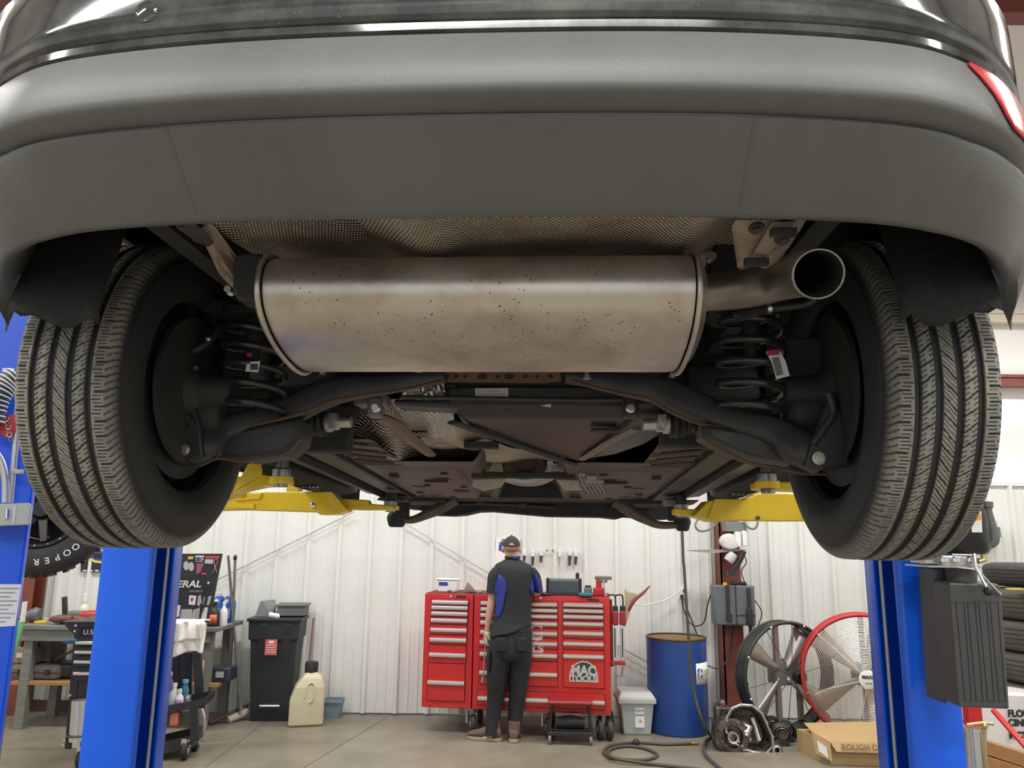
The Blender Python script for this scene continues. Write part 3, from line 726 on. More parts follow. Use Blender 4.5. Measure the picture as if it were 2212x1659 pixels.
# subframe: cross beams, plate, label
b = B(); b.prism([CP(966, 836, 1.95), CP(1040, 832, 1.95), (CP(1400, 834, 1.95)), CP(1440, 860, 1.95), CP(1400, 884, 1.95), CP(1180, 881, 1.95), CP(970, 881, 1.95), CP(850, 874, 1.95), CP(850, 862, 1.95), CP(966, 864, 1.95)], (0, .10, 0)); sub = cpart('rear_subframe', b, MARM, bev=.008)
b = B(); b.tube([CP(865, 858, 1.94), CP(1000, 860, 1.94), CP(1250, 864, 1.94), CP(1400, 862, 1.94)], .006, 8, smooth=3); cpart('subframe_flange', b, MARM, sub)
b = B(); b.prism([CP(948, 803, 1.92), CP(1210, 803, 1.92), CP(1212, 822, 1.92), CP(1175, 826, 1.92), CP(960, 824, 1.92)], (0, .012, 0)); pp_ = cpart('perforated_plate', b, mat('brown_primer', (.20, .12, .09), .55, noise=(15, .4, .7), col2=(.14, .08, .06)), sub, sm=0)
for px, r in ((966, 4), (985, 5), (1005, 4), (1042, 11), (1075, 5), (1100, 11), (1135, 5), (1160, 4), (1190, 5)):
    c = CP(px, 813, 1.919); b = B(); b.lathe([(r/F*1.92, 0), (r/F*1.92, .002)], c, (0, 1, 0), 14, sx=1 if r < 8 else 1)
    for v in b.v: v.z = c.z+(v.z-c.z)*(.6 if r > 8 else .9)
    cpart('plate_hole', b, MBLK, sub, sm=0)
b = B(); b.prism([CP(1026, 839, 1.945), CP(1098, 838, 1.945), CP(1098, 857, 1.945), CP(1027, 857, 1.945)], (0, .003, 0)); lb = cpart('paper_label', b, mat('dull_paper', (.55, .54, .48), .6), sub, sm=0, label='pale part label')
b = B(); b.prism([CP(1050, 845, 1.944), CP(1078, 845, 1.944), CP(1078, 846, 1.944), CP(1050, 846, 1.944)], (0, .001, 0)); b.prism([CP(1038, 851, 1.944), CP(1092, 851, 1.944), CP(1092, 852, 1.944), CP(1038, 852, 1.944)], (0, .001, 0)); cpart('label_print', b, mat('faint_print', (.3, .3, .28), .6), sub, sm=0)
b = B(); b.prism([CP(1168, 876, 1.90), CP(1190, 872, 1.90), CP(1190, 880, 1.90)], (0, .003, 0)); cpart('torn_sticker', b, MATS['dull_paper'], sub, sm=0)
for px, py in ((812, 881), (1362, 882)):
    b = B(); b.box(CP(px, py, 1.93), (.034, .05, .05)); b.box(CP(px+(-5 if px < 1000 else 15), py-14, 1.95), (.08, .06, .03)); o = cpart('subframe_mount', b, mat('grey_cast', (.20, .19, .17), .5, .4) if px < 1000 else MARM, sub, bev=.005)
    c = CP(px, py, 1.903); b = B(); b.lathe([(.0125, 0), (.012, -.004), (.009, -.005), (.0085, -.014), (.002, -.014)], c, (0, 1, 0), 18); cpart('mount_bolt', b, MALU, sub, sm=30)
for px, py in ((696, 810), (1452, 818), (903, 803), (1268, 818)):
    c = CP(px, py, 1.75); b = B(); b.lathe([(.010, 0), (.010, .008), (.006, .008), (.006, .02)], c, (0, 0, 1), 12); cpart('arm_bolt', b, MALU)
# drive shafts with boots
for sg, pts, y in ((-1, [(655, 920), (690, 913), (735, 912), (775, 916)], 1.98), (1, [(1500, 925), (1462, 915), (1425, 916), (1375, 922)], 1.96)):
    q = [CP(a, c, y) for a, c in pts]
    b = B(); b.tube([q[0], q[1]], .013, 14); o = cpart('drive_shaft', b, MRUST)
    b = B(); d = (q[2]-q[1]).normalized(); b.lathe([(.018, -.035), (.03, -.03), (.026, -.022), (.036, -.015), (.030, -.006), (.040, .002), (.034, .012), (.038, .02)], q[1], d, 24); cpart('rubber_boot', b, MATS['black_rubber'], o, sm=30)
    b = B(); b.lathe([(.026, .02), (.026, .035), (.021, .036), (.021, .052), (.015, .054), (.015, .085), (.010, .087)], q[1], d, 24); b.box(q[1]+d*.04+Vector((0, -.02, .0)), (.02, .012, .04)); cpart('joint_housing', b, mat('cast_aluminium', (.55, .54, .50), .45, .8, bump=(60, .3)), o, sm=30)
# sway / toe links dark
rim_line([(560, 870), (640, 872), (700, 862)], 1.83, None, .008, MBLK, 'toe_link'); rim_line([(1470, 862), (1540, 880)], 1.83, None, .008, MBLK, 'toe_link')
b = B()
for px, py, sx, sz in ((700, 940, .16, .10), (735, 895, .10, .05), (1480, 945, .14, .06), (620, 830, .3, .10), (1560, 830, .2, .1), (1060, 825, .9, .03)):
    b.box(CP(px, py, 2.12), (sx, .05, sz))
cpart('underbody_bracket', b, MBLK, bev=.008)
# --------------- floor pan -----------------
def fz(x, y):
    z = .272-.047*(y-2.2)
    a = abs(x)
    if a < .16: z += .07*min(1, (.16-a)/.04)
    # pressed ribs
    if .42 < a < .62 and y < 2.75: z += .012*(1 if math.sin((y*1.0+a*.7)*2*PI/.16) > .1 else 0)
    if .20 < a < .58 and 2.8 < y < 3.9: z -= .014*max(0, math.sin((y-2.8)/1.1*PI))**.4 * (1 if .24 < a < .54 else 0)
    for (cx, cy, r) in ((.33, 3.05, .035), (.46, 3.3, .03), (.30, 3.5, .03), (.45, 3.7, .025)):
        if (a-cx)**2+(y-cy)**2 < r*r: z += .012
    if .575 < a < .60: z += .012
    return z
rows = [[(-.70+1.40*i/110, 2.2+1.75*j/110, H+fz(-.70+1.40*i/110, 2.2+1.75*j/110)) for i in range(111)] for j in range(111)]
b = B().grid(rows); b.f = [f for f in b.f if not (all(abs(b.v[i].x) < .43 and b.v[i].y < 2.66 for i in f))]
fp = cpart('floor_pan', b, MFLO, sm=32, solid=.002)
for sg in (-1, 1):
    b = B(); z0 = H+.262; z1 = H+.18
    b.loft([[(sg*.60, 2.14, z0), (sg*.68, 2.14, z0), (sg*.68, 2.14, z0+.05), (sg*.60, 2.14, z0+.05)], [(sg*.60, 3.98, z1), (sg*.68, 3.98, z1), (sg*.68, 3.98, z1+.05), (sg*.60, 3.98, z1+.05)]])
    o = cpart('frame_sill', b, MARM, sm=0, bev=.006)
    b = B(); b.loft([[(sg*.705, 2.12, H+.245), (sg*.712, 2.12, H+.245), (sg*.712, 2.12, H+.30), (sg*.705, 2.12, H+.30)], [(sg*.705, 4.0, H+.16), (sg*.712, 4.0, H+.16), (sg*.712, 4.0, H+.22), (sg*.705, 4.0, H+.22)]])
    cpart('pinch_weld', b, MARM, o, sm=0)
    b = B(); b.loft([[(sg*.712, 2.1, H+.27), (sg*.86, 2.1, H+.29), (sg*.88, 2.1, H+.40), (sg*.712, 2.1, H+.40)], [(sg*.712, 4.0, H+.19), (sg*.86, 4.0, H+.21), (sg*.88, 4.0, H+.33), (sg*.712, 4.0, H+.33)]])
    cpart('rocker_panel', b, MPLA, sm=0, bev=.01)
    for k in range(4):
        b = B(); b.tube([(sg*(.45), 2.30+.13*k, H+.264-.006*k), (sg*(.57), 2.21+.13*k, H+.268-.006*k)], .005, 6); cpart('floor_rib', b, MFLO, fp)
    for c_, d_ in (((.36, 3.1, .215), (.09, .03, .012)), ((.50, 2.95, .222), (.03, .05, .012)), ((.30, 3.45, .20), (.07, .02, .01)), ((.5, 3.55, .195), (.03, .03, .012)), ((.22, 3.75, .188), (.06, .03, .012))):
        b = B(); b.box((sg*c_[0], c_[1], H+c_[2]), d_); cpart('floor_slot', b, MBLK, fp, sm=0)
    for (xx, yy) in ((.3, 2.9), (.42, 3.25), (.27, 3.3), (.52, 3.75), (.38, 3.8)):
        b = B(); b.lathe([(.016, 0), (.014, -.004)], (sg*xx, yy, H+fz(xx, yy)-.002), (0, 0, 1), 14); cpart('floor_plug', b, MBLK, fp, sm=0)
# fuel tank
b = B(); pts = [CZ(980, 900, .305), CZ(1440, 899, .305), CZ(1465, 928, .295), CZ(1400, 962, .28), CZ(1335, 985, .262), CZ(1245, 1000, .25), CZ(1100, 962, .278), CZ(998, 932, .297)]
b.loft([[p+Vector((0, 0, .13)) for p in pts], [p+Vector((0, 0, .02)) for p in pts], [Vector((0, 0, 0))+p*.93+sum(pts, Vector())/8*.07 for p in pts]])
tank = cpart('fuel_tank', b, mat('dark_brown_tank', (.048, .039, .032), .42, noise=(4, .35, .7), col2=(.03, .025, .021)), sm=60, bev=.012)
b = B(); b.tube([CP(978, 912, 2.02), CZ(1050, 938, .287), CZ(1140, 970, .268), CZ(1240, 1003, .245)], .014, 8, sx=1.3, sy=.4); cpart('tank_strap', b, MBLK, tank)
b = B(); b.tube([CP(1375, 925, 2.0), CZ(1310, 958, .272), CZ(1258, 992, .252)], .010, 8, sx=1.3, sy=.6); cpart('tank_strap', b, mat('steel_strap', (.22, .19, .16), .4, .7), tank)
b = B(); b.box(CZ(1305, 930, .285), (.07, .05, .008)); cpart('tank_recess', b, MBLK, tank, sm=0)
# tunnel heat shields
def drape(name, quad, m, n=24, wav=.006, parent=None, **k):
    """quad: four corners (px,py,y) a,b,c,d"""
    a, b_, c, d = [CP(*q) for q in quad]; rows = []
    for i in range(n):
        t = i/(n-1); l = a.lerp(d, t); r = b_.lerp(c, t)
        rows.append([l.lerp(r, j/(n-1))+Vector((0, wav*math.sin(j*.5+i*.3), wav*math.sin(j*.45)+wav*math.sin(i*.4+1))) for j in range(n)])
    b = B().grid(rows); o = cpart(name, b, m, parent, sm=60, solid=.001, **k); la_ = (b_-a).length; lb_ = (d-a).length; uvl = o.data.uv_layers.new(name='uv')
    for lp in o.data.loops: k_ = lp.vertex_index; uvl.data[lp.index].uv = ((k_ % n)/(n-1)*la_, (k_//n)/(n-1)*lb_)
    return o
ts = drape('tunnel_shield', [(880, 832, 2.08), (964, 822, 2.08), (962, 866, 2.10), (868, 858, 2.10)], MDIM2, label='bright dimpled aluminium shield')
drape('tunnel_shield', [(840, 866, 2.14), (978, 872, 2.14), (985, 942, 2.36), (905, 945, 2.36)], MDIM2, wav=.004)
drape('tunnel_shield', [(755, 872, 2.16), (848, 866, 2.16), (960, 990, 2.80), (765, 984, 2.5)], MDIM3, wav=.008)
MBEI = mat('beige_shield', (.50, .44, .36), .42, .6, noise=(9, .4, .7), col2=(.38, .32, .25))
drape('tunnel_cover', [(890, 925, 2.30), (1000, 925, 2.32), (1215, 992, 2.95), (955, 992, 2.85)], MBEI, wav=.008)
b = B(); b.tube([CP(812, 900, 2.06), CP(850, 915, 2.14), CP(890, 950, 2.3), CP(930, 982, 2.5)], [.03, .028, .026, .02], 10, sy=.4, smooth=4); cpart('tunnel_brace', b, mat('brown_painted_steel', (.16, .11, .075), .5))
b = B(); b.ball(CP(960, 960, 2.62), .05, sc=(1.4, 1, .3)); cpart('tunnel_hump', b, MBEI)
b = B(); b.box(CP(905, 932, 2.31), (.05, .004, .006)); b.box(CP(1040, 962, 2.50), (.11, .05, .02)); cpart('shield_gap', b, MBLK)
# centre: exhaust flange, cross bar, brackets
c = CP(1132, 1004, 3.10); b = B(); b.lathe([(.118, .0), (.120, .03), (.10, .03), (.095, .0), (.118, 0)], c, (0, 1, .15), 40, cap=False, sy=.62); ex = cpart('resonator_pipe', b, mat('blue_grey_steel', (.34, .37, .42), .4, .8), sm=40)
b = B(); b.lathe([(.085, -.02), (.088, .02), (.06, .02), (.055, -.02), (.085, -.02)], c, (0, 1, .15), 36, cap=False, sy=.62); b.lathe([(.05, .0), (.01, .02)], c, (0, 1, .15), 30, sy=.62); cpart('rust_ring', b, MRUST, ex, sm=40)
b = B(); b.lathe([(.13, 0.05), (.14, .3), (.12, .5)], c+Vector((0, 0, -.005)), (0, 1, 0), 30, sy=.42); cpart('resonator_can', b, MBEI, ex, sm=60)
b = B(); b.bb(CP(1019, 1020, 3.0).x, CP(1242, 1020, 3.0).x, 2.98, 3.02, CP(1100, 1033, 3.0).z, CP(1100, 1020, 3.0).z); cpart('tunnel_crossbar', b, MBLK, sm=0, bev=.004)
plate('tunnel_bracket', [(1018, 992, 3.05), (1085, 1000, 3.05), (1088, 1018, 3.05), (1020, 1016, 3.05)], .02, MBEI, sm=0, bev=.004)
plate('tunnel_bracket', [(1020, 1034, 3.1), (1095, 1032, 3.1), (1082, 1052, 3.1), (1045, 1060, 3.1), (1018, 1050, 3.1)], .02, MBEI, sm=0, bev=.004)
plate('tunnel_bracket', [(1180, 1000, 3.1), (1240, 998, 3.1), (1240, 1018, 3.1), (1195, 1016, 3.1)], .02, MBEI, sm=0, bev=.004)
plate('tunnel_bracket', [(1200, 1034, 3.1), (1250, 1036, 3.1), (1258, 1058, 3.1), (1220, 1060, 3.1)], .02, MBEI, sm=0, bev=.004)
b = B()
for k in range(5):
    b.tube([CP(1243+8*k, 990, 2.95), CP(1250+8*k, 1020, 2.95), CP(1262+9*k, 1050, 2.95), CP(1275+8*k, 1066, 2.95)], .004, 6, smooth=4)
bl_ = cpart('brake_line', b, mat('grey_clip', (.40, .36, .32), .5))
b = B()
for px, py, w_, h_ in ((1265, 1000, .09, .012), (1272, 1012, .05, .02), (1276, 1024, .09, .010), (1270, 992, .06, .008), (1284, 1040, .07, .010), (1278, 1032, .04, .02)):
    b.box(CP(px, py, 2.94), (w_, .012, h_))
cpart('line_clip', b, MATS['grey_clip'], bl_, sm=0, bev=.002)
# front end silhouette
b = B(); top = [(1470, 1078), (1440, 1070), (1240, 1066), (1160, 1062), (980, 1058), (880, 1060), (852, 1078)]
botl = [(860, 1092), (900, 1100), (935, 1113), (975, 1114), (1000, 1112), (1030, 1105), (1060, 1104), (1090, 1107), (1125, 1110), (1180, 1115), (1240, 1116), (1300, 1117), (1335, 1121), (1350, 1116), (1440, 1122), (1478, 1118)]
b.prism([CP(px, py+0, 4.45) for px, py in top+botl], (0, .25, 0)); fe = cpart('front_undertray', b, MBLK, sm=0, bev=.006)
b = B()
for pts in ([(880, 1068), (1000, 1072), (1150, 1074), (1300, 1070)], [(900, 1082), (1050, 1078), (1180, 1084), (1320, 1078), (1400, 1082)], [(930, 1092), (1060, 1088), (1200, 1096)]): b.tube([CP(x, y, 4.42) for x, y in pts], .010, 8, smooth=4)
cpart('front_crossmember', b, MARM)
for px, py in ((1128, 1093), (945, 1075), (1312, 1082), (1040, 1082)):
    b = B(); b.box(CP(px, py, 4.40), (.05, .02, .03)); cpart('front_bracket', b, MARM, fe)
MLNK = mat('dusty_brown_link', (.17, .125, .09), .65, noise=(10, .4, .7), col2=(.11, .08, .06))
b = B(); b.tube([CP(866, 1121, 4.1), CP(890, 1123, 4.1), CP(920, 1112, 4.1), CP(950, 1098, 4.1), CP(985, 1078, 4.1)], [.026, .028, .036, .046, .042], 12, sy=.7, smooth=5); cpart('front_control_arm', b, MLNK)
b = B(); b.tube([CP(1330, 1080, 4.05), CP(1362, 1104, 4.05), CP(1395, 1122, 4.05), CP(1425, 1134, 4.05), CP(1465, 1134, 4.05)], [.05, .046, .036, .028, .024], 12, sy=.7, smooth=5); cpart('front_control_arm', b, MLNK)
b = B(); b.box(CP(868, 1103, 4.1), (.07, .1, .10)); b.lathe([(.04, -.05), (.055, 0), (.03, .05)], CP(857, 1118, 4.1), (0, 0, 1), 16); cpart('ball_joint', b, MBLK, bev=.01)
b = B(); b.box(CP(1462, 1100, 4.05), (.09, .1, .12)); b.lathe([(.03, -.05), (.045, 0), (.03, .04)], CP(1474, 1126, 4.05), (0, 0, 1), 16); cpart('ball_joint', b, MBLK, bev=.01)
plate('front_jack_point', [(822, 1072, 3.7), (875, 1074, 3.7), (872, 1084, 3.7), (812, 1080, 3.7)], .12, MARM, sm=0, bev=.006)
plate('front_jack_point', [(1436, 1078, 3.6), (1512, 1080, 3.6), (1498, 1090, 3.6), (1440, 1092, 3.6)], .12, mat('dusty_metal', (.25, .23, .20), .5, .5), sm=0, bev=.006)
b = B()
for sg in (-1, 1):
    b.loft([[(sg*.45, 3.95, H+.17), (sg*.72, 3.95, H+.17), (sg*.72, 3.95, H+.5), (sg*.45, 3.95, H+.5)], [(sg*.40, 5.0, H+.16), (sg*.6, 5.0, H+.16), (sg*.6, 5.0, H+.5), (sg*.40, 5.0, H+.5)]])
b.bb(-.62, .62, 3.9, 4.6, H+.19, H+.5); b.bb(-.8, .8, 4.7, 5.1, H+.16, H+.5)
cpart('engine_bay_underside', b, MBLK, sm=0)

# --------------- two-post lift -----------------
MBLU = mat('blue_powder_coat', (.003, .13, .92), .32, 0, noise=(3, .35, .7), col2=(.003, .115, .84), coat=.15)
MYEL = mat('yellow_paint', (.92, .64, .018), .38, noise=(7, .38, .7), col2=(.85, .58, .015), coat=.2)
MDST = mat('oily_steel', (.10, .10, .11), .4, .7)
MCHR = mat('chrome', (.75, .75, .76), .15, 1)
def lift_post(sg, lab, xin, yf):
    """C-section column opening towards the car; xin: inner face x; yf: near face y"""
    xo = xin+sg*.20
    t = thing('lift_post', lab, 'lift post', (xin+sg*.10, yf+.14, 0), 0, None)
    o = Vector(t.location)
    def pt(name, b, m, parent=None, **k):
        b.v = [Vector(v)-o for v in b.v]; return part(name, b, m, parent or t, **k)
    dd = .29; z1 = 4.1; r = .03
    # C profile in plan, with rounded near corners and lipped flanges
    def pl(x, y, z): return Vector((xin+sg*x, yf+y, z))
    prof = [(.0, .035), (.0, .012), (.006, .002), (.016, 0), (.185, 0), (.197, .006), (.20, .02), (.20, dd-.02), (.197, dd-.006), (.185, dd), (.016, dd), (.006, dd-.002), (0, dd-.012), (0, dd-.09), (.008, dd-.09), (.008, dd-.012), (.016, dd-.008), (.18, dd-.008), (.192, dd-.02), (.192, .02), (.18, .008), (.016, .008), (.008, .012), (.008, .035)]
    b = B(); b.loft([[pl(x, y, .02) for x, y in prof], [pl(x, y, z1) for x, y in prof]]); pt('column', b, MBLU, sm=50)
    b = B(); b.bb(xin-.12*sg, xin+.34*sg, yf-.08, yf+dd+.08, 0, .02); pt('base_plate', b, MBLU, sm=0)
    b = B(); b.bb(xin+sg*.012, xin+sg*.17, yf+.06, yf+dd-.06, 1.70, 2.3); ca = pt('carriage', b, MBLK, sm=0, bev=.005)
    b = B(); b.cyl(pl(.006, .150, .03), pl(.006, .150, z1-.1), .0065, seg=8); pt('equaliser_cable', b, mat('grey_cable', (.42, .44, .44), .5, .3))
    b = B(); b.cyl(pl(.10, dd/2, .03), pl(.10, dd/2, 1.6), .03, seg=16); pt('hydraulic_ram', b, MBLK)
    return t, pt, pl
XLI = P(309, 1400, 3.05).x; XRI = P(1953, 1400, 3.0).x
tl, ptl, pll = lift_post(-1, 'bright blue steel lift post on the left, below the left rear wheel', XLI, 3.05)
tr, ptr, plr = lift_post(1, 'bright blue steel lift post on the right, below the right rear wheel', XRI, 3.0)
def boxbeam(a, c, w0, h0, w1, h1):
    a = Vector(a); c = Vector(c); t = (c-a).normalized(); n = Vector((-t.y, t.x, 0)).normalized()
    R = []
    for p, w_, h_ in ((a, w0, h0), (c, w1, h1)): R.append([p+n*w_/2, p-n*w_/2, p-n*w_/2+Vector((0, 0, h_)), p+n*w_/2+Vector((0, 0, h_))])
    b = B(); b.loft(R); return b
def arm_set(pt, sg, xin, yf, hub, ax, joint, tip, rear):
    # front arm: fixed box section then extension; pixel-measured heights
    zb = hub.z
    yb = boxbeam(hub, joint, .13, .095, .11, .085); A = pt('swing_arm', yb, MYEL, sm=0, bev=.006)
    return A
# left front arm: near end hidden by the tyre
def lw(px, py, Y): return P(px, py, Y)
ZA = lw(640, 1106, 3.2).z
def arm_profile(pt, pix, Y, th, name='swing_arm', **k):
    b = B(); b.prism([lw(a, c, Y) for a, c in pix], (0, th, 0)); return pt(name, b, MYEL, sm=0, bev=.005, **k)
al = arm_profile(ptl, [(395, 1104), (395, 1062), (505, 1064), (567, 1062), (712, 1062), (735, 1082), (750, 1103), (728, 1111), (690, 1112), (684, 1106), (515, 1101)], 3.12, .12)
b = B(); b.prism([lw(700, 1062, 3.11), lw(716, 1062, 3.11), lw(752, 1102, 3.11), lw(730, 1110, 3.11), lw(728, 1090, 3.11)], (0, .01, 0)); ptl('arm_stiffener', b, MYEL, al, sm=0, bev=.002)
arm_profile(ptl, [(690, 1074), (796, 1080), (798, 1088), (850, 1092), (850, 1102), (790, 1102), (690, 1100)], 3.17, .06, 'arm_extension')
b = B(); b.prism([lw(505, 1071, 3.11), lw(566, 1064, 3.11), lw(560, 1078, 3.11), lw(505, 1082, 3.11)], (0, .008, 0)); b.prism([lw(506, 1088, 3.11), lw(549, 1088, 3.11), lw(549, 1099, 3.11), lw(506, 1098, 3.11)], (0, .008, 0)); ptl('arm_plate', b, MYEL, al, sm=0, bev=.002)
c = lw(675, 1092, 3.115); b = B(); b.lathe([(.012, 0), (.011, -.006), (.005, -.008)], c, (0, 1, 0), 16); ptl('arm_bolt', b, MCHR, al)
b = B()
for px in (655, 668, 676, 684): b.ball(lw(px, 1052, 3.18), .010); 
b.cyl(lw(660, 1058, 3.18), lw(690, 1058, 3.18), .006, seg=10); ptl('arm_pin', b, MCHR, al)
b = B(); b.bb(lw(618, 1055, 3.15).x, lw(645, 1055, 3.15).x, 3.15, 3.22, lw(620, 1062, 3.15).z, lw(620, 1050, 3.15).z); ptl('arm_stop', b, MYEL, al, sm=0, bev=.003)
# front pad left
def pad(pt, px, top, bot, Y, ring, r=.035):
    c = lw(px, bot, Y); z1 = lw(px, top, Y).z; zr0 = lw(px, ring[1], Y).z; zr1 = lw(px, ring[0], Y).z
    b = B(); b.lathe([(r*1.75, zr0-c.z), (r*1.8, zr0-c.z+.004), (r*1.8, zr1-c.z), (r*1.7, zr1-c.z)], c, (0, 0, 1), 28); o = pt('pad_ring', b, MYEL, sm=35)
    b = B(); b.lathe([(r, 0), (r*1.05, .012), (r*.98, zr0-c.z)], c, (0, 0, 1), 24); b.lathe([(r*1.35, zr1-c.z), (r*1.4, zr1-c.z+.006), (r*1.4, zr1-c.z+.022), (r*1.05, zr1-c.z+.026), (r*.98, z1-c.z)], c, (0, 0, 1), 24); pt('adapter_screw', b, mat('worn_steel', (.30, .30, .31), .35, .9), o)
    b = B(); b.lathe([(r*.8, zr1-c.z+.03), (r*.95, z1-c.z-.0), (r*1.2, z1-c.z+.01), (r*1.2, z1-c.z+.03)], c, (0, 0, 1), 24); pt('rubber_pad', b, MATS['black_rubber'], o)
pad(ptl, 843, 1080, 1106, 3.55, (1093, 1102), .022)
# rear arm left (behind the tyre), with pad bracket
arm_profile(ptl, [(470, 1080), (500, 1068), (535, 1003), (552, 999), (563, 1002), (566, 1008), (567, 1026), (600, 1030), (618, 1034), (618, 1046), (560, 1050), (522, 1058)], 2.35, .09, 'rear_swing_arm')
b = B(); b.prism([lw(563, 1004, 2.34), lw(600, 1008, 2.34), lw(600, 1022, 2.34), lw(570, 1026, 2.34)], (0, .06, 0)); ptl('arm_opening', b, MBLK, sm=0, bev=.003)
b = boxbeam((XLI-.02, 3.12, lw(505, 1075, 2.9).z), (lw(505, 1060, 2.5).x, 2.50, lw(505, 1075, 2.5).z), .10, .08, .09, .07); ptl('rear_arm_beam', b, MYEL, sm=0, bev=.004)
b = boxbeam((XLI-.05, 3.19, lw(400, 1104, 3.19).z), (lw(420, 1104, 3.19).x, 3.19, lw(420, 1104, 3.19).z), .14, .10, .12, .10); ptl('arm_hub', b, MYEL, sm=0, bev=.006)
pad(ptl, 606, 992, 1052, 2.33, (1030, 1046), .020)
# right side arms
ar = arm_profile(ptr, [(1860, 1124), (1860, 1076), (1700, 1066), (1640, 1066), (1610, 1078), (1560, 1077), (1530, 1082), (1497, 1115), (1526, 1122), (1535, 1126), (1560, 1128), (1572, 1124), (1700, 1126)], 3.12, .12)
b = B(); b.prism([lw(1545, 1077, 3.11), lw(1560, 1078, 3.11), lw(1536, 1112, 3.11), (lw(1536, 1124, 3.11)), lw(1528, 1120, 3.11)], (0, .01, 0)); ptr('arm_stiffener', b, MYEL, ar, sm=0, bev=.002)
arm_profile(ptr, [(1457, 1098), (1457, 1112), (1520, 1117), (1560, 1110), (1545, 1096), (1500, 1100)], 3.17, .06, 'arm_extension')
c = lw(1637, 1119, 3.115); b = B(); b.lathe([(.008, 0), (.008, -.006)], c, (0, 1, 0), 12); ptr('arm_bolt', b, MDST, ar)
b = B(); b.bb(lw(1626, 1066, 3.15).x, lw(1690, 1066, 3.15).x, 3.15, 3.2, lw(1640, 1074, 3.15).z, lw(1640, 1064, 3.15).z)
ptr('arm_stop', b, MYEL, ar, sm=0, bev=.003)
b = B()
for px in (1585, 1598, 1612): b.ball(lw(px, 1066, 3.2), .009)
b.cyl(lw(1580, 1069, 3.2), lw(1625, 1070, 3.2), .006, seg=10); ptr('arm_pin', b, MCHR, ar)
pad(ptr, 1472, 1084, 1118, 3.55, (1100, 1113), .022)
arm_profile(ptr, [(1640, 1040), (1700, 1040), (1790, 1050), (1790, 1062), (1660, 1058), (1640, 1056)], 2.32, .09, 'rear_swing_arm')
b = boxbeam((XRI+.02, 3.05, lw(1780, 1066, 2.9).z), (lw(1740, 1060, 2.4).x, 2.40, lw(1740, 1060, 2.4).z), .10, .08, .09, .07); ptr('rear_arm_beam', b, MYEL, sm=0, bev=.004)
b = boxbeam((XRI+.05, 3.18, lw(1850, 1124, 3.18).z), (lw(1840, 1124, 3.18).x, 3.18, lw(1840, 1124, 3.18).z), .14, .10, .12, .10); ptr('arm_hub', b, MYEL, sm=0, bev=.006)
pad(ptr, 1659, 1012, 1066, 2.30, (1040, 1055), .020)
# ================= middle background =================
MTR = mat('tool_chest_red', (.58, .022, .018), .32, 0, coat=.3, noise=(2, .4, .8), col2=(.52, .018, .015))
MTRD = mat('drawer_shadow_gap', (.10, .008, .006), .6)
MSIL = mat('brushed_silver', (.80, .78, .72), .3, .85)
MBLKP = mat('black_plastic', (.022, .022, .023), .5)
MRUB = mat('black_rubber', (.02, .02, .021), .6)
MWHT = mat('white_plastic', (.78, .78, .76), .45)
MGRY = mat('grey_plastic', (.14, .15, .16), .5)
MPAP = mat('white_paper', (.82, .81, .78), .7)
def px_m(Y, z=.8): return (Y*math.cos(TH)+(z-H)*math.sin(TH))/F
class Loc:
    """converts photo pixels at a world depth into a thing's local frame"""
    def __init__(s, t): s.o = Vector(t.location); s.R = Matrix.Rotation(-t.rotation_euler.z, 3, 'Z')
    def w(s, p): return s.R @ (Vector(p)-s.o)
    def __call__(s, px, py, Y): return s.w(P(px, py, Y))
def wpart(name, b, m, t, parent=None, **k):
    L_ = Loc(t); b.v = [L_.w(v) for v in b.v]; return part(name, b, m, parent or t, **k)
# ---- tool chest
A = P(910, 1528, 7.12); Bq = P(1320, 1544, 6.90); A.z = Bq.z = 0
TW = (Bq-A).length; TR = math.atan2(Bq.y-A.y, Bq.x-A.x)
chest = thing('tool_chest', 'wide red rolling tool chest with rows of silver-handled drawers against the white wall', 'tool chest', A, TR)
ztop = (P(921, 1281, 7.12).z+P(1318, 1292, 6.90).z)/2; zbt = (P(909, 1528, 7.12).z+P(1320, 1544, 6.9).z)/2
def cu(x): # crop x -> local x
    return (x-110)/(1372-110)*TW
def cv(x, y): # crop coordinates -> local z
    f = (x-110)/1262; t = 477+f*35; bt = 1254+f*46
    return ztop+(y-t)/(bt-t)*(zbt-ztop)
xs = cu(452)
b = B(); b.bb(0, xs-.004, .0, .50, zbt, ztop); part('side_cabinet', b, MTR, chest, sm=0, bev=.006)
b = B(); b.bb(xs+.004, TW, .0, .50, zbt, ztop); part('cabinet_body', b, MTR, chest, sm=0, bev=.006)
b = B(); b.bb(.01, TW-.01, .02, .48, ztop, ztop+.006); part('top_mat', b, mat('dark_red_mat', (.16, .03, .03), .7), chest, sm=0)
def drawer(x0, x1, y0, y1, hy, hx=None):
    xm = (x0+x1)/2; X0_, X1_ = cu(x0), cu(x1); Z1, Z0 = cv(xm, y0), cv(xm, y1)
    b = B(); b.bb(X0_+.003, X1_-.003, -.010, .0, Z0+.003, Z1-.003); d = part('drawer', b, MTR, chest, sm=0, bev=.003)
    b = B(); b.bb(X0_-.003, X1_+.003, -.003, -.0005, Z0-.002, Z1+.002); part('drawer_gap', b, MTRD, d, sm=0)
    zh = cv(xm, hy); b = B()
    b.prism([(X0_+.004, -.010, zh-.018), (X0_+.004, -.026, zh-.014), (X0_+.004, -.030, zh), (X0_+.004, -.026, zh+.014), (X0_+.004, -.010, zh+.018)], (X1_-X0_-.008, 0, 0)); part('handle', b, MSIL, d, sm=60)
    return d
lc = [(515, 555, 540), (555, 597, 577), (597, 640, 618), (640, 692, 666), (692, 765, 732), (765, 833, 800), (833, 960, 903), (960, 1213, 1090)]
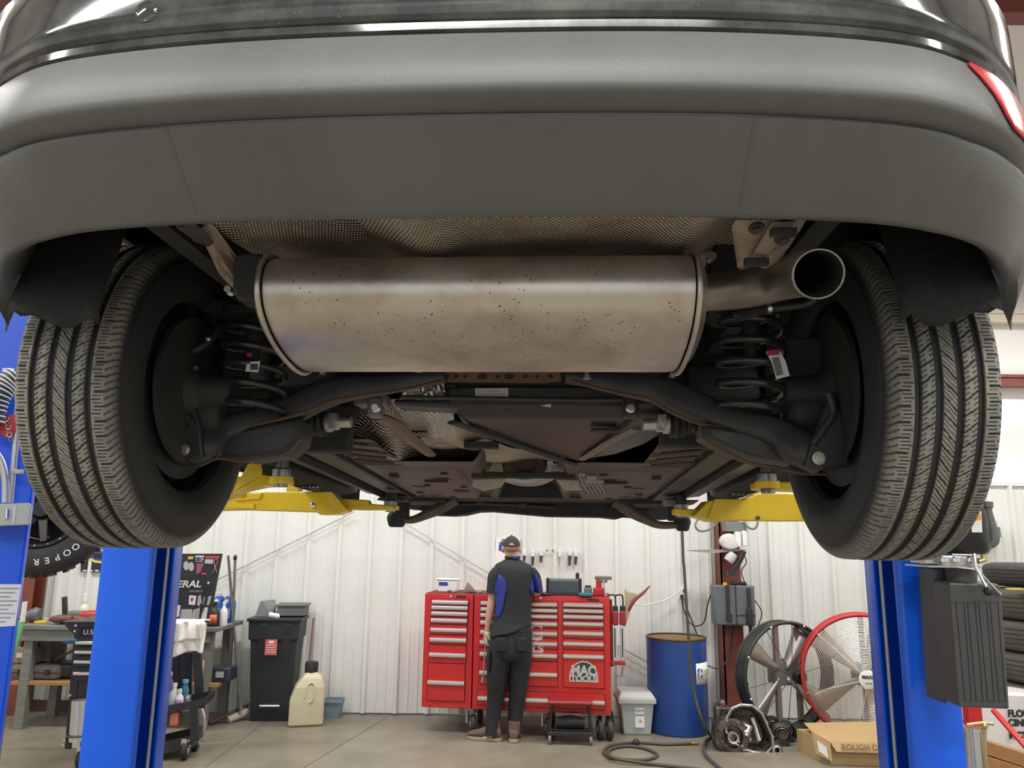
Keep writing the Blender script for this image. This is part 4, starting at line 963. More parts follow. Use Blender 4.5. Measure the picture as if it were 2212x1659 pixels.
for y0, y1, h in lc: drawer(162-(y0-515)*.03, 418-(y0-515)*.03, y0, y1, h)
for y0, y1, h in [(530, 573, 553), (573, 613, 594), (613, 657, 635), (657, 715, 686), (715, 785, 752), (785, 858, 822), (858, 940, 902), (940, 1108, 1028)]: drawer(500, 1025, y0, y1, h)
rd = [(540, 583, 563), (583, 622, 603), (622, 668, 643), (668, 727, 692), (727, 795, 757), (795, 868, 828), (868, 1122, 913)]
for y0, y1, h in rd: last = drawer(1061, 1331, y0, y1, h)
drawer(492, 1335, 1150, 1252, 1205)
MDEC = mat('faded_silver_decal', (.80, .62, .58), .5)
text('MAC', .19, MDEC, chest, (cu(925), -.0115, cv(900, 750)), align='RIGHT', bold=.008, name='brand_decal', sx=1.0)
text('TOOLS', .085, MDEC, chest, (cu(930), -.0115, cv(900, 862)), align='RIGHT', bold=.004, name='brand_decal', sx=1.2)
# dome badge
bx0, bx1 = cu(1102), cu(1292); bz0 = cv(1197, 1082); bz1 = cv(1197, 1050); bzt = cv(1197, 940)
def dome(x0, x1, z0, z1, zt, y, d):
    pts = [(x0, y, z0), (x1, y, z0), (x1, y, z1)]
    for i in range(1, 12):
        a = PI*i/12; pts.append(((x0+x1)/2+(x1-x0)/2*math.cos(a), y, z1+(zt-z1)*math.sin(a)))
    pts.append((x0, y, z1)); b = B(); b.prism(pts, (0, d, 0)); return b
part('badge_rim', dome(bx0, bx1, bz0, bz1, bzt, -.0105, -.003), MSIL, chest, sm=0)
bad = part('badge', dome(bx0+.012, bx1-.012, bz0+.010, bz1, bzt-.012, -.0135, -.001), mat('badge_dark', (.05, .05, .055), .5), chest, sm=0)
text('MAC', .108, MSIL, chest, ((bx0+bx1)/2, -.0150, cv(1197, 1008)), align='CENTER', bold=.005, name='badge_lettering', sx=.92)
text('TOOLS', .062, MSIL, chest, ((bx0+bx1)/2, -.0150, cv(1197, 1060)), align='CENTER', bold=.003, name='badge_lettering', sx=1.12)
b = B(); b.bb(cu(330), cu(395), -.004, -.0005, cv(360, 508), cv(360, 492)); part('small_badge', b, MBLKP, chest, sm=0)
b = B(); b.bb(cu(1225), cu(1300), -.004, -.0005, cv(1260, 534), cv(1260, 520)); part('small_badge', b, MBLKP, chest, sm=0)
for x, y in ((292, 498), (910, 512)):
    b = B(); b.cyl((cu(x), -.006, cv(x, y)), (cu(x), 0, cv(x, y)), .010, seg=14); part('lock', b, MSIL, chest)
def caster(x, y, par, r=.075, m1=None, sw=0):
    b = B(); b.lathe([(r-.012, -.024), (r, -.014), (r, .014), (r-.012, .024)], (x, y, r), (1, .2, 0), 28); w_ = part('caster', b, m1 or mat('worn_black_rubber', (.05, .045, .04), .7), par, sm=35)
    b = B(); b.lathe([(.02, -.030), (.03, -.026), (.03, .026), (.02, .030)], (x, y, r), (1, .2, 0), 16); part('wheel_hub', b, MSIL, w_)
    return w_
MGAL = mat('galvanised_bracket', (.40, .37, .33), .5, .6)
for x in (cu(455), cu(1360), cu(960), cu(1300)):
    for y in (.06, .42):
        c_ = caster(x, y, chest, .082 if x > cu(1200) else .078)
        b = B(); b.bb(x-.075, x+.01, y-.04, y+.04, zbt-.012, zbt); b.bb(x-.06, x-.04, y-.03, y+.03, .09, zbt); part('caster_bracket', b, MGAL, c_, sm=0, bev=.003)
# things on the chest; helper: local chest position -> world
def onchest(u, y, z=0): return chest.matrix_world_ @ Vector((u, y, z))
CM = Matrix.Translation(A) @ Matrix.Rotation(TR, 4, 'Z')
ZT = ztop+.006
def cw(x, y, z=0): return CM @ Vector((cu(x), y, ZT+z))
t = thing('wipes_box', 'white plastic tub with blue label on the left end of the red chest', 'tub', cw(240, .20), TR)
b = B(); b.loft([[(-.085, -.06, 0), (.085, -.06, 0), (.085, .06, 0), (-.085, .06, 0)], [(-.10, -.065, .105), (.10, -.065, .105), (.10, .065, .105), (-.10, .065, .105)]]); part('tub', b, MWHT, t, sm=0, bev=.01)
b = B(); b.bb(-.105, .105, -.07, .07, .105, .118); part('lid', b, MWHT, t, sm=0, bev=.004)
b = B(); b.prism([(-.075, -.0655, .06), (.01, -.0655, .06), (.005, -.067, .088), (-.075, -.067, .088)], (0, -.002, 0)); part('blue_label', b, mat('label_blue', (.04, .05, .35), .5), t, sm=0)
b = B(); b.prism([cw(352, .18, .01), cw(400, .05, .10), cw(462, .10, .005), cw(420, .30, 0.0)], (0, 0, .004)); b.v = b.v
solo('folded_paper', b, MPAP, 'folded white paper sheet standing on the left part of the red chest', 'paper', sm=0)
b = B(); b.tube([cw(500, .35, .0), cw(505, .35, .07), cw(525, .35, .085), cw(545, .35, .05)], .004, 8, smooth=4)
solo('wire_loop', b, MBLKP, 'thin black wire loop standing on the chest just left of the person', 'wire')
for i, (x, y) in enumerate(((270, .10), (300, .08), (480, .1))):
    b = B(); b.box(cw(x, y, .010), (.05, .03, .018), (0, 0, i)); solo('small_tool', b, [MRUST, MGAL, MGAL][i], ['small rusty tool lying beside the wipes tub on the chest', 'small grey metal tool in front of the folded paper', 'small grey tool lying at the middle join of the chest top'][i], 'tool', bev=.004)
# scanner tablet
t = thing('scan_tablet', 'rugged dark grey diagnostic tablet with rubber bumpers standing on the red chest', 'tablet', cw(1062, .10), TR)
wd = .30; hd = cv(1060, 375)-cv(1060, 492)
b = B(); b.box((0, 0, hd/2), (wd, .045, hd)); part('tablet_body', b, mat('tablet_grey', (.10, .115, .125), .45), t, sm=0, bev=.018)
b = B(); b.box((0.0, -.0235, hd/2), (wd-.065, .004, hd-.05)); part('screen', b, mat('dark_screen', (.05, .065, .07), .15), t, sm=0, bev=.001)
for sx_ in (-1, 1):
    b = B(); b.box((sx_*(wd/2-.008), 0, hd/2), (.03, .055, hd+.006)); part('rubber_bumper', b, MRUB, t, sm=0, bev=.008)
t = thing('work_light', 'slim black inspection lamp standing upright right of the grey tablet', 'lamp', cw(1153, .13), TR)
hh = cv(1150, 335)-cv(1150, 495)
b = B(); b.box((0, 0, hh/2), (.033, .03, hh)); part('lamp_body', b, MBLKP, t, sm=0, bev=.01)
b = B(); b.box((.0, -.016, hh*.42), (.014, .003, hh*.5)); part('lamp_strip', b, MSIL, t, sm=0)
b = B(); b.box((0, 0, .01), (.05, .04, .02)); part('lamp_foot', b, MBLKP, t, sm=0, bev=.004)
t = thing('battery_pack', 'small dark power tool battery between the black lamp and the vise', 'battery', cw(1225, .12), TR)
b = B(); b.box((0, 0, .035), (.07, .09, .07)); part('battery_case', b, MGRY, t, sm=0, bev=.008); b = B(); b.box((0, 0, .078), (.05, .07, .016)); part('battery_slide', b, MBLKP, t, sm=0, bev=.003)
b = B(); b.box(cw(1210, .03, .014), (.12, .10, .026), (0, 0, TR+.1)); solo('teal_case', b, mat('teal_case', (.04, .14, .20), .5), 'flat teal plastic case lying in front of the small battery on the chest', 'case', bev=.006)
b = B(); b.box(cw(945, .05, .008), (.07, .10, .015), (0, 0, .3)); solo('phone', b, MBLKP, 'flat black phone lying on the chest beside the right arm of the person', 'phone', bev=.004)
t = thing('bench_vise', 'small grey steel vise with red base clamped at the right end of the red chest', 'vise', cw(1330, .10), TR)
b = B(); b.box((0, 0, .035), (.10, .09, .07)); b.box((0, 0, .10), (.05, .06, .08)); part('vise_base', b, mat('vise_red', (.42, .02, .02), .5), t, sm=0, bev=.01).location = (-.04, 0, 0)
b = B(); b.box((0, 0, .155), (.15, .06, .03)); b.box((0, 0, .13), (.07, .06, .03)); part('vise_jaw', b, mat('worn_iron', (.22, .20, .17), .5, .6), t, sm=0, bev=.006)
b = B(); b.cyl((0, -.03, .14), (.03, -.07, -.09), .007, seg=8); b.ball((.03, -.07, -.09), .011); part('vise_handle', b, MGAL, t)
# jack lamps hanging on the right side
def hanglamp(x, cat_lab, xw):
    c = P(x, 1330, 6.93); t = thing('folding_work_lamp', cat_lab, 'lamp', (c.x, 6.93, P(x, 1435, 6.93).z), 0)
    L_ = Loc(t); q = lambda a, d: L_(a, d, 6.93)
    b = B(); b.tube([q(x-16, 1290), q(x-14, 1286), q(x-4, 1285), q(x, 1290), q(x+1, 1312)], .007, 8, smooth=4); part('hook', b, MBLKP, t)
    b = B(); b.box(q(x, 1315), (.045, .04, .05)); part('hinge', b, MBLKP, t, bev=.005)
    b = B(); b.box(q(x, 1335), (.055, .05, .12)); part('red_grip', b, mat('grip_red', (.30, .02, .03), .45), t, bev=.012)
    b = B(); b.box(q(x-1, 1390), (.035, .03, .28)); part('light_bar', b, MSIL, t, bev=.004)
    b = B(); b.box(q(x-1, 1388), (.010, .034, .24)); part('dark_slot', b, MBLKP, t)
    b = B(); b.box(q(x-2, 1432), (.06, .04, .035)); part('red_foot', b, mat('foot_red', (.32, .03, .03), .45), t, bev=.006)
hanglamp(1329, 'red and silver folding lamp hanging on the chest side, left of two', 0); hanglamp(1345, 'red and silver folding lamp hanging on the chest side, right of two', 0)
b = B(); b.prism([P(1316, 1295, 6.92), P(1322, 1295, 6.92), P(1325, 1440, 6.92), P(1318, 1440, 6.92)], (0, .02, 0)); solo('side_rail', b, MTRD, 'dark red hanging rail on the right side of the chest', 'rail')
# tall items behind the lamps: shop brush and paper
t = thing('long_brush', 'long red-handled brush leaning behind the folding lamps, tip pointing up right', 'brush', P(1352, 1345, 7.0))
b = B(); b.tube([P(1358, 1320, 7.0), P(1370, 1297, 7.0), P(1390, 1280, 7.0), P(1404, 1265, 7.0)], [.02, .032, .026, .008], 10, sy=.5, smooth=4); wpart('red_blade', b, mat('dark_red_blade', (.20, .03, .03), .5), t)
b = B(); b.prism([P(1350, 1272, 7.05), P(1358, 1280, 7.05), P(1376, 1282, 7.05), P(1366, 1308, 7.05), P(1352, 1350, 7.05), P(1346, 1360, 7.05), P(1351, 1318, 7.05)], (0, .02, 0)); wpart('tan_guard', b, mat('tan_board', (.45, .40, .24), .6), t, sm=0)
b = B(); b.tube([P(1346, 1440, 7.0), P(1343, 1458, 7.0)], .008, 8); b.box(P(1341, 1460, 7.0), (.08, .03, .012)); solo('grey_tee_handle', b, MGAL, 'grey T shaped handle below the folding lamps', 'handle')
# ---- stool in front of the chest
sx0 = PZ(1232, 1609); st = thing('creeper_stool', 'small rolling stool with red seat standing before the red chest', 'stool', sx0, -.06)
L_ = Loc(st); SY = sx0.y
def sq(a, d, dy=0): return L_(a, d, SY+dy)
zS = sq(1235, 1518).z
b = B(); b.box((0, .06, zS), (.37, .20, .035)); part('seat', b, mat('seat_red', (.26, .02, .025), .4), st, bev=.016)
for s_ in (-1, 1):
    for y_ in (0.0, .12):
        b = B(); b.tube([(s_*.15, y_, zS-.02), (s_*.17, y_, .12), (s_*.16, y_, .10)], .012, 8); part('leg', b, MBLKP, st)
        b = B(); b.lathe([(.02, -.011), (.028, -.008), (.028, .008), (.02, .011)], (s_*.17, y_, .0285), (1, 0, 0), 16); cc = part('caster', b, MGRY, st)
        b = B(); b.bb(s_*.17-.012, s_*.17+.012, y_-.012, y_+.012, .03, .075); part('caster_fork', b, MSIL, cc, bev=.003)
b = B(); b.bb(-.19, .19, -.02, .02, .07, .10); b.bb(-.19, .19, .10, .14, .07, .10); b.bb(-.19, -.15, 0, .12, .07, .10); b.bb(.15, .19, 0, .12, .07, .10); part('base_frame', b, MBLKP, st, bev=.004)
b = B(); b.bb(-.14, .14, .02, .12, .10, .11); part('tray', b, MBLKP, st, bev=.004)
b = B(); b.tube([(-.12, .065, .155), (0, .065, .165), (.12, .065, .155)], [.04, .055, .04], 12, smooth=4); solo_b = b
o = part('tool_bag', b, MBLKP, None, sm=60); o.location = sx0; o.rotation_euler.z = -.06; tagit(o, 'black soft tool bag on the tray of the red stool', 'bag')
# ---- lidded tote
tc = PZ(1377, 1588); tt = thing('storage_tote', 'light grey lidded plastic tote between the red chest and the blue drum', 'tote', tc, 0)
pm = px_m(tc.y, .2); hT = P(1377, 1500, tc.y).z
b = B(); b.loft([[(-29*pm, 0, 0), (29*pm, 0, 0), (29*pm, .28, 0), (-29*pm, .28, 0)], [(-37*pm, -.02, hT-.05), (37*pm, -.02, hT-.05), (37*pm, .30, hT-.05), (-37*pm, .30, hT-.05)]]); MTOT = mat('tote_grey', (.40, .44, .42), .5); part('bin', b, MTOT, tt, sm=0, bev=.012)
b = B(); b.bb(-41*pm, 41*pm, -.035, .32, hT-.075, hT-.03); b.loft([[(-40*pm, -.03, hT-.03), (40*pm, -.03, hT-.03), (40*pm, .31, hT-.03), (-40*pm, .31, hT-.03)], [(-33*pm, .02, hT+.015), (33*pm, .02, hT+.015), (33*pm, .27, hT+.015), (-33*pm, .27, hT+.015)]]); part('lid', b, mat('tote_lid_grey', (.50, .53, .50), .45), tt, sm=0, bev=.008)
b = B(); b.bb(-.02, .06, -.016, -.010, hT-.16, hT-.10); b.bb(-.02, .06, -.014, -.006, hT-.27, hT-.18); part('paper_label', b, MPAP, tt, sm=0)
text('Card', .035, MGRY, tt, (.02, -.018, hT-.13), align='CENTER', name='label_writing')
text('16', .035, mat('print_red', (.5, .1, .1), .6), tt, (.02, -.016, hT-.215), align='CENTER', name='label_writing')
# ---- blue drum
dc = PZ(1478, 1596); Rd = 64.5*px_m(dc.y+.25, .4); dc.y += Rd+.02; dc.x += .012
hD = P(1478, 1376, dc.y-.1).z
dr = thing('blue_drum', 'tall open blue fibre drum with white label beside the red column', 'drum', dc)
b = B(); b.lathe([(Rd*.98, 0), (Rd*1.0, .012), (Rd, .03), (Rd*.995, hD*.5), (Rd, hD-.03), (Rd*.975, hD-.03), (Rd*.97, .02), (.02, .02)], (0, 0, 0), (0, 0, 1), 56, cap=False); b.lathe([(Rd*.98, 0), (.01, 0)], (0, 0, 0), (0, 0, 1), 56, cap=False); MDB = mat('drum_blue', (.018, .065, .27), .38, noise=(2.5, .4, .8), col2=(.015, .05, .22)); part('drum_shell', b, MDB, dr, sm=40)
b = B(); b.torus((0, 0, hD-.012), Rd*.995, .009, seg=56); part('rim_band', b, mat('dark_band', (.09, .09, .09), .4, .7), dr, sm=60)
b = B(); b.lathe([(Rd*.965, hD-.02), (Rd*.965, hD*.35), (.01, hD*.35)], (0, 0, 0), (0, 0, 1), 40, cap=False); part('fibre_lining', b, mat('kraft_fibre', (.38, .24, .10), .8), dr, sm=40)
def arc_label(r, a0, a1, z0, z1, n=14): return [[(r*math.cos(a0+(a1-a0)*i/n), r*math.sin(a0+(a1-a0)*i/n), z) for i in range(n+1)] for z in (z0, z1)]
la_ = arc_label(Rd+.002, -PI/2+.46, -PI/2+1.2, P(1520, 1481, dc.y-Rd).z, P(1520, 1435, dc.y-Rd).z); b = B().grid(la_); lb = part('label', b, MPAP, dr, solid=.001)
zc_ = P(1520, 1458, dc.y-Rd).z
def ondrum(b, a, z, s=1):
    for v in b.v:
        ang = a+v.x/Rd; v.x, v.y, v.z = (Rd+.004)*math.cos(ang), (Rd+.004)*math.sin(ang), z+v.z
    return b
MLB = mat('logo_blue', (.03, .08, .35), .5)
b = B(); 
for pts in ([(-.035, .0), (-.012, .045), (.008, .045), (-.012, .0)], [(-.012, .0), (.008, -.045), (-.012, -.045), (-.035, 0)]): b.prism([(x, 0, z) for x, z in pts], (0, 0, .0001))
part('logo', ondrum(b, -PI/2+.62, zc_), mat('logo_grey', (.25, .26, .28), .5), dr, sm=0, solid=.002)
b = B(); 
for pts in ([(.012, .02), (.030, .045), (.036, .02), (.022, .005)], [(.012, -.02), (.030, -.045), (.036, -.02), (.022, -.005)], [(-.03, .035), (-.012, .05), (-.012, .03), (-.03, .02)]): b.prism([(x, 0, z) for x, z in pts], (0, 0, .0001))
part('logo', ondrum(b, -PI/2+.62, zc_), MLB, dr, sm=0, solid=.002)
tx = text('COV', .06, MATS['logo_grey'], dr, (0, 0, 0), rot=(0, 0, 0), name='label_lettering')
for v in tx.data.vertices:
    ang = -PI/2+.80+v.co.x*1.0/Rd; z = zc_+v.co.y; r = Rd+.004+v.co.z; v.co = (r*math.cos(ang), r*math.sin(ang), z)
# ---- things on the red column
cxw = COLX
def cy_(px, py): return P(px, py, 7.45)
t = thing('panel_box', 'grey ribbed plastic case strapped to the red column', 'case', (cy_(1597, 1400).x, 7.46, cy_(1597, 1350).z))
x0, x1, z0, z1 = cy_(1541, 1300).x, cy_(1628, 1300).x, cy_(1583, 1350).z, cy_(1583, 1264).z
b = B(); b.bb(x0, x1, 7.40, 7.55, z0, z1); wpart('case_body', b, mat('slate_grey_case', (.115, .13, .145), .5), t, bev=.012)
b = B(); xm = x0+(x1-x0)*.52; b.bb(xm-.004, xm+.004, 7.392, 7.40, z0, z1); b.bb(xm, x1, 7.392, 7.40, z0+(z1-z0)*.26, z0+(z1-z0)*.27); wpart('case_seam', b, MBLKP, t)
b = B(); b.bb(x0+(x1-x0)*.28, x0+(x1-x0)*.36, 7.38, 7.40, z0+.10, z1); b.bb(x0+(x1-x0)*.26, x0+(x1-x0)*.40, 7.375, 7.40, z0+.04, z0+.10); wpart('strap', b, MBLKP, t)
b = B(); b.bb(x0+(x1-x0)*.8, x0+(x1-x0)*.88, 7.37, 7.40, z0-.07, z1-.02); b.bb(x0+(x1-x0)*.76, x0+(x1-x0)*.90, 7.36, 7.40, z0+.0, z0+.16); wpart('black_bar', b, MBLKP, t, bev=.006)
b = B(); b.box(cy_(1566, 1262), (.035, .03, .03)); wpart('yellow_knob', b, mat('knob_yellow', (.70, .50, .03), .5), t, bev=.006)
b = B(); b.tube([cy_(1578, 1262), cy_(1596, 1258), cy_(1612, 1262)], .018, 10); wpart('top_grip', b, MBLKP, t)
t = thing('swivel_lamp', 'white and grey swivelling light with round head on the red column, above the grey case', 'lamp', (cy_(1590, 1200).x, 7.44, cy_(1590, 1240).z))
q = lambda a, c: P(a, c, 7.38)
b = B(); b.box(P(1586, 1138, 7.46), (.20, .14, .09)); wpart('grey_junction_box', b, mat('box_grey', (.17, .19, .18), .5), t, bev=.004)
b = B(); b.lathe([(.01, -.02), (.09, -.015), (.10, .0), (.09, .02), (.05, .03)], q(1576, 1170), (0, -1, .3), 30, sx=1, sy=.8); wpart('round_head', b, mat('lamp_grey', (.50, .50, .48), .4), t, sm=50)
b = B(); b.box(q(1593, 1165), (.05, .06, .14)); b.box(q(1607, 1163), (.04, .05, .14)); wpart('white_bracket', b, MWHT, t, bev=.006)
b = B(); b.loft([[q(1484, 1190), q(1484, 1189)+Vector((0, .01, 0)), q(1484, 1188.5)], [q(1540, 1195), q(1540, 1190)+Vector((0, .2, 0)), q(1540, 1187)], [q(1612, 1189), q(1612, 1188)+Vector((0, .2, 0)), q(1612, 1187)]]); wpart('flat_vane', b, mat('vane_brown', (.33, .28, .25), .5), t)
b = B(); b.tube([q(1606, 1190), q(1598, 1210), q(1588, 1226), q(1584, 1238)], [.03, .028, .024, .016], 12, smooth=4); b.box(q(1580, 1238), (.08, .07, .05)); wpart('black_arm', b, MBLKP, t)
b = B(); b.lathe([(.045, -.04), (.05, 0), (.04, .05)], q(1578, 1205), (.6, 0, .8), 20); wpart('grey_joint', b, MATS['lamp_grey'], t)
t = thing('steel_disc', 'round grey dish fixed high on the red column behind the yellow arm', 'dish', P(1600, 1050, 7.4))
# cords and outlet
b = B(); b.box(P(1475, 1281, YB-.03), (.075, .03, .11)); ot = P(1475, 1281, YB-.03)
scene.collection.objects.unlink(t); bpy.data.objects.remove(t)
t = thing('wall_outlet', 'white wall outlet box with cords plugged in, left of the red column', 'outlet', (ot.x, YB-.02, ot.z-.055))
wpart('outlet_box', b, MWHT, t, bev=.005)
b = B(); b.box(P(1473, 1288, YB-.055), (.03, .03, .03)); b.box(P(1479, 1276, YB-.055), (.03, .03, .03)); wpart('plug', b, MBLKP, t, bev=.004)
def cord(pts, r, m, name, lab, cat='cord', Y=None, sm=6, seg=8):
    b = B(); b.tube([P(*p) for p in pts], r, seg, smooth=sm); return solo(name, b, m, lab, cat)
cord([(1473, 1290, 7.7), (1478, 1320, 7.72), (1495, 1350, 7.7), (1520, 1345, 7.65), (1530, 1300, 7.6), (1545, 1264, 7.5)], .006, MBLKP, 'extension_lead', 'thin dark cord sagging from the wall outlet to the grey case')
cord([(1479, 1292, 7.7), (1488, 1325, 7.7), (1500, 1355, 7.7), (1510, 1385, 7.7)], .006, MBLKP, 'extension_lead', 'dark cord dropping from the wall outlet behind the blue drum')
cord([(1470, 1276, 7.7), (1440, 1295, 7.7), (1400, 1306, 7.6), (1375, 1306, 7.5), (1358, 1300, 7.4)], .006, MWHT, 'extension_lead', 'white cord running left from the wall outlet towards the chest')
cord([(1530, 1438, 7.35), (1550, 1445, 7.4), (1565, 1435, 7.5), (1578, 1405, 7.55), (1585, 1352, 7.55)], .005, MBLKP, 'extension_lead', 'dark cord hanging down the red column below the grey case')
cord([(1625, 1290, 7.5), (1645, 1320, 7.5), (1640, 1345, 7.5), (1632, 1360, 7.5), (1625, 1345, 7.5)], .005, MBLKP, 'extension_lead', 'tangled thin cord on the right edge of the grey case')
cord([(1560, 1116, 7.4), (1535, 1142, 7.3), (1512, 1147, 7.3), (1502, 1135, 7.3), (1512, 1120, 7.35), (1545, 1115, 7.4)], .010, MGRY, 'cable_loop', 'grey cable loop left of the box high on the red column')
cord([(1605, 1120, 7.4), (1615, 1138, 7.35), (1630, 1142, 7.35), (1637, 1128, 7.35), (1630, 1115, 7.4)], .010, MGRY, 'cable_loop', 'grey cable loop right of the box high on the red column')
cord([(1608, 1200, 7.4), (1612, 1215, 7.4), (1602, 1235, 7.4), (1610, 1262, 7.4)], .005, MBLKP, 'extension_lead', 'thin cord between the swivelling lamp and the grey case')
cord([(1617, 1480, 7.5), (1600, 1440, 7.5)], .004, MBLKP, 'extension_lead', 'short thin cord low on the red column')
# air hose: hangs from above, coils on the floor
f1 = [PZ(1540, 1560, .02), PZ(1560, 1600, .015), PZ(1545, 1630, .015), PZ(1580, 1650, .015), PZ(1640, 1662, .015)]
b = B(); b.tube([Vector((P(1473, 1137, 6.6).x-.02, 6.6, 4.38)), P(1473, 1137, 6.6), P(1478, 1230, 6.6), P(1487, 1370, 6.6), P(1490, 1430, 6.6), P(1500, 1500, 6.6), P(1520, 1565, 6.6), PZ(1536, 1592, .02), PZ(1524, 1600, .02), PZ(1522, 1625, .02), PZ(1545, 1650, .02), PZ(1570, 1670, .02)], .012, 10, smooth=6)
solo('air_hose', b, mat('dark_hose', (.07, .065, .055), .6), 'dark grey air hose hanging down past the blue drum to the floor', 'hose')
b = B()
pts = [PZ(1506, 1605, .012), PZ(1440, 1608, .012), PZ(1370, 1604, .012), PZ(1320, 1610, .012), PZ(1304, 1625, .012), PZ(1325, 1638, .012), PZ(1380, 1642, .012), PZ(1412, 1637, .012), PZ(1418, 1628, .012), PZ(1390, 1616, .012), PZ(1350, 1612, .012), PZ(1318, 1619, .014), PZ(1315, 1632, .03), PZ(1345, 1642, .03), PZ(1420, 1652, .012), PZ(1510, 1662, .012), PZ(1570, 1672, .012)]
b.tube(pts, .013, 10, smooth=8); hz = thing('air_hose', 'brown-black air hose lying in a loop on the floor before the tote', 'hose', PZ(1400, 1625))
wpart('hose', b, mat('brown_hose', (.075, .06, .045), .6), hz)
b = B(); b.ball(PZ(1374, 1604, .03), .03); wpart('ball_stop', b, MBLKP, hz)
b = B(); b.cyl(PZ(1492, 1606, .015), PZ(1508, 1605, .015), .012, seg=10); wpart('brass_coupler', b, mat('brass', (.55, .40, .15), .35, .9), hz)
# ---- fans
def fan(name, lab, px, py, r, Y, rim, cage, tilt, nw, depth=.25, bl=4, m_bl=None, pht=.4, brand=None, dn=.0):
    c = P(px, py, Y); t = thing(name, lab, 'fan', (c.x, Y, 0), tilt)
    cz = c.z
    b = B(); b.tube([(r*math.cos(2*PI*k/64), 0, cz+r*math.sin(2*PI*k/64)) for k in range(64)], .016, 8, closed=True); b.lathe([(r, 0), (r*1.0, depth), (r*.985, depth), (r*.985, 0)], (0, 0, cz), (0, 1, 0), 64, cap=False); b.tube([(r*math.cos(2*PI*k/64), depth, cz+r*math.sin(2*PI*k/64)) for k in range(64)], .012, 8, closed=True)
    part('shroud', b, rim, t, sm=50)
    if nw:
        g = B()
        for i in range(nw):
            rr = r*(.16+.83*i/nw); g.torus((0, -.045-.03*math.cos(rr/r*PI/2), cz), rr, .0028, (0, 1, 0), 48, 4)
        for k in range(6):
            a = 2*PI*k/6+.3; g.tube([(.1*r*math.cos(a), -.085, cz+.1*r*math.sin(a)), (.6*r*math.cos(a), -.07, cz+.6*r*math.sin(a)), (r*math.cos(a), -.01, cz+r*math.sin(a))], .005, 6)
        part('wire_guard', g, cage, t, sm=60)
    else:
        g = B()
        for k in range(10):
            a = 2*PI*k/10+.2; g.tube([(.1*r*math.cos(a), -.03, cz+.1*r*math.sin(a)), (r*math.cos(a), 0, cz+r*math.sin(a))], .003, 6)
        part('wire_guard', g, cage, t)
    for k in range(bl):
        a = 2*PI*k/bl+pht; q = B(); R1 = .12*r; R2 = .93*r
        rows = []
        for i in range(9):
            u = i/8; rad = R1+(R2-R1)*u; hw = (.10+.22*u)*r*.62; tw = .62-.28*u; row = []
            for j in range(7):
                v = -1+2*j/6; off = hw*v
                x = rad*math.cos(a)-off*math.cos(tw)*math.sin(a); z = rad*math.sin(a)+off*math.cos(tw)*math.cos(a); y = .09+off*math.sin(tw)+.02*v*v
                row.append((x, y, cz+z))
            rows.append(row)
        q.grid(rows); part('fan_blade', q, m_bl, t, sm=60, solid=.004)
    return t, cz
MSHB = mat('black_drum_fan', (.025, .028, .025), .45)
MBLD = mat('aluminium_blade', (.62, .58, .55), .4, .7)
t, cz = fan('drum_fan', 'large black drum fan leaning behind the red fan', 1706, 1460, .445, 7.05, MSHB, mat('wire_dark', (.10, .10, .10), .4, .8), .30, 0, .14, 4, MBLD, .95)
b = B(); b.bb(-.02, .16, .10, .30, cz-.10, cz+.10); part('motor_housing', b, MATS['box_grey'], t, bev=.01)
b = B(); b.bb(-.06, -.02, .10, .14, cz-.43, cz+.43); b.bb(.16, .20, .10, .14, cz-.39, cz+.39); part('motor_strut', b, MGAL, t)
b = B(); b.lathe([(.05, -.01), (.06, 0), (.06, .05)], (.12, -.0, cz-.02), (0, 1, 0), 20); part('pulley', b, MBLKP, t)
b = B(); b.bb(-.3, .3, .05, .25, 0.0, .04); part('fan_foot', b, MSHB, t, bev=.006)
for k in range(8):
    a = 2*PI*k/8+.4; b = B(); b.ball((.443*math.cos(a), -.012, cz+.443*math.sin(a)), .012); part('rim_bolt', b, MSIL, t)
MRF = mat('fan_red', (.48, .03, .035), .4)
t, cz = fan('pedestal_fan', 'large red-rimmed fan with round wire guard and white hub badge', 1872, 1464, .505, 6.80, MRF, mat('wire_chrome', (.70, .66, .60), .35, .8), -.27, 34, .2, 5, mat('tan_blade', (.62, .57, .50), .45, .3), 1.2)
b = B(); b.lathe([(.065, -.10), (.075, -.095), (.075, -.085)], (0, 0, cz), (0, 1, 0), 28); hb = part('hub_badge', b, MWHT, t, sm=40)
text('MAXX', .035, MBLKP, t, (0, -.102, cz+.018), align='CENTER', name='badge_lettering', bold=.002)
text('AIR PRO', .014, MBLKP, t, (0, -.102, cz-.03), align='CENTER', name='badge_lettering')
b = B(); b.bb(-.02, .02, .10, .13, cz-.48, cz+.48); part('motor_strut', b, MATS['grey_plastic'], t)
b = B(); b.lathe([(.09, .13), (.10, .16), (.09, .26)], (0, 0, cz), (0, 1, 0), 20); part('motor', b, MBLKP, t)
b = B(); b.bb(-.32, .32, .02, .18, 0, .03); b.bb(-.34, -.30, .02, .18, 0, cz-.33); b.bb(.30, .34, .02, .18, 0, cz-.33); part('fan_foot', b, MRF, t, bev=.004)
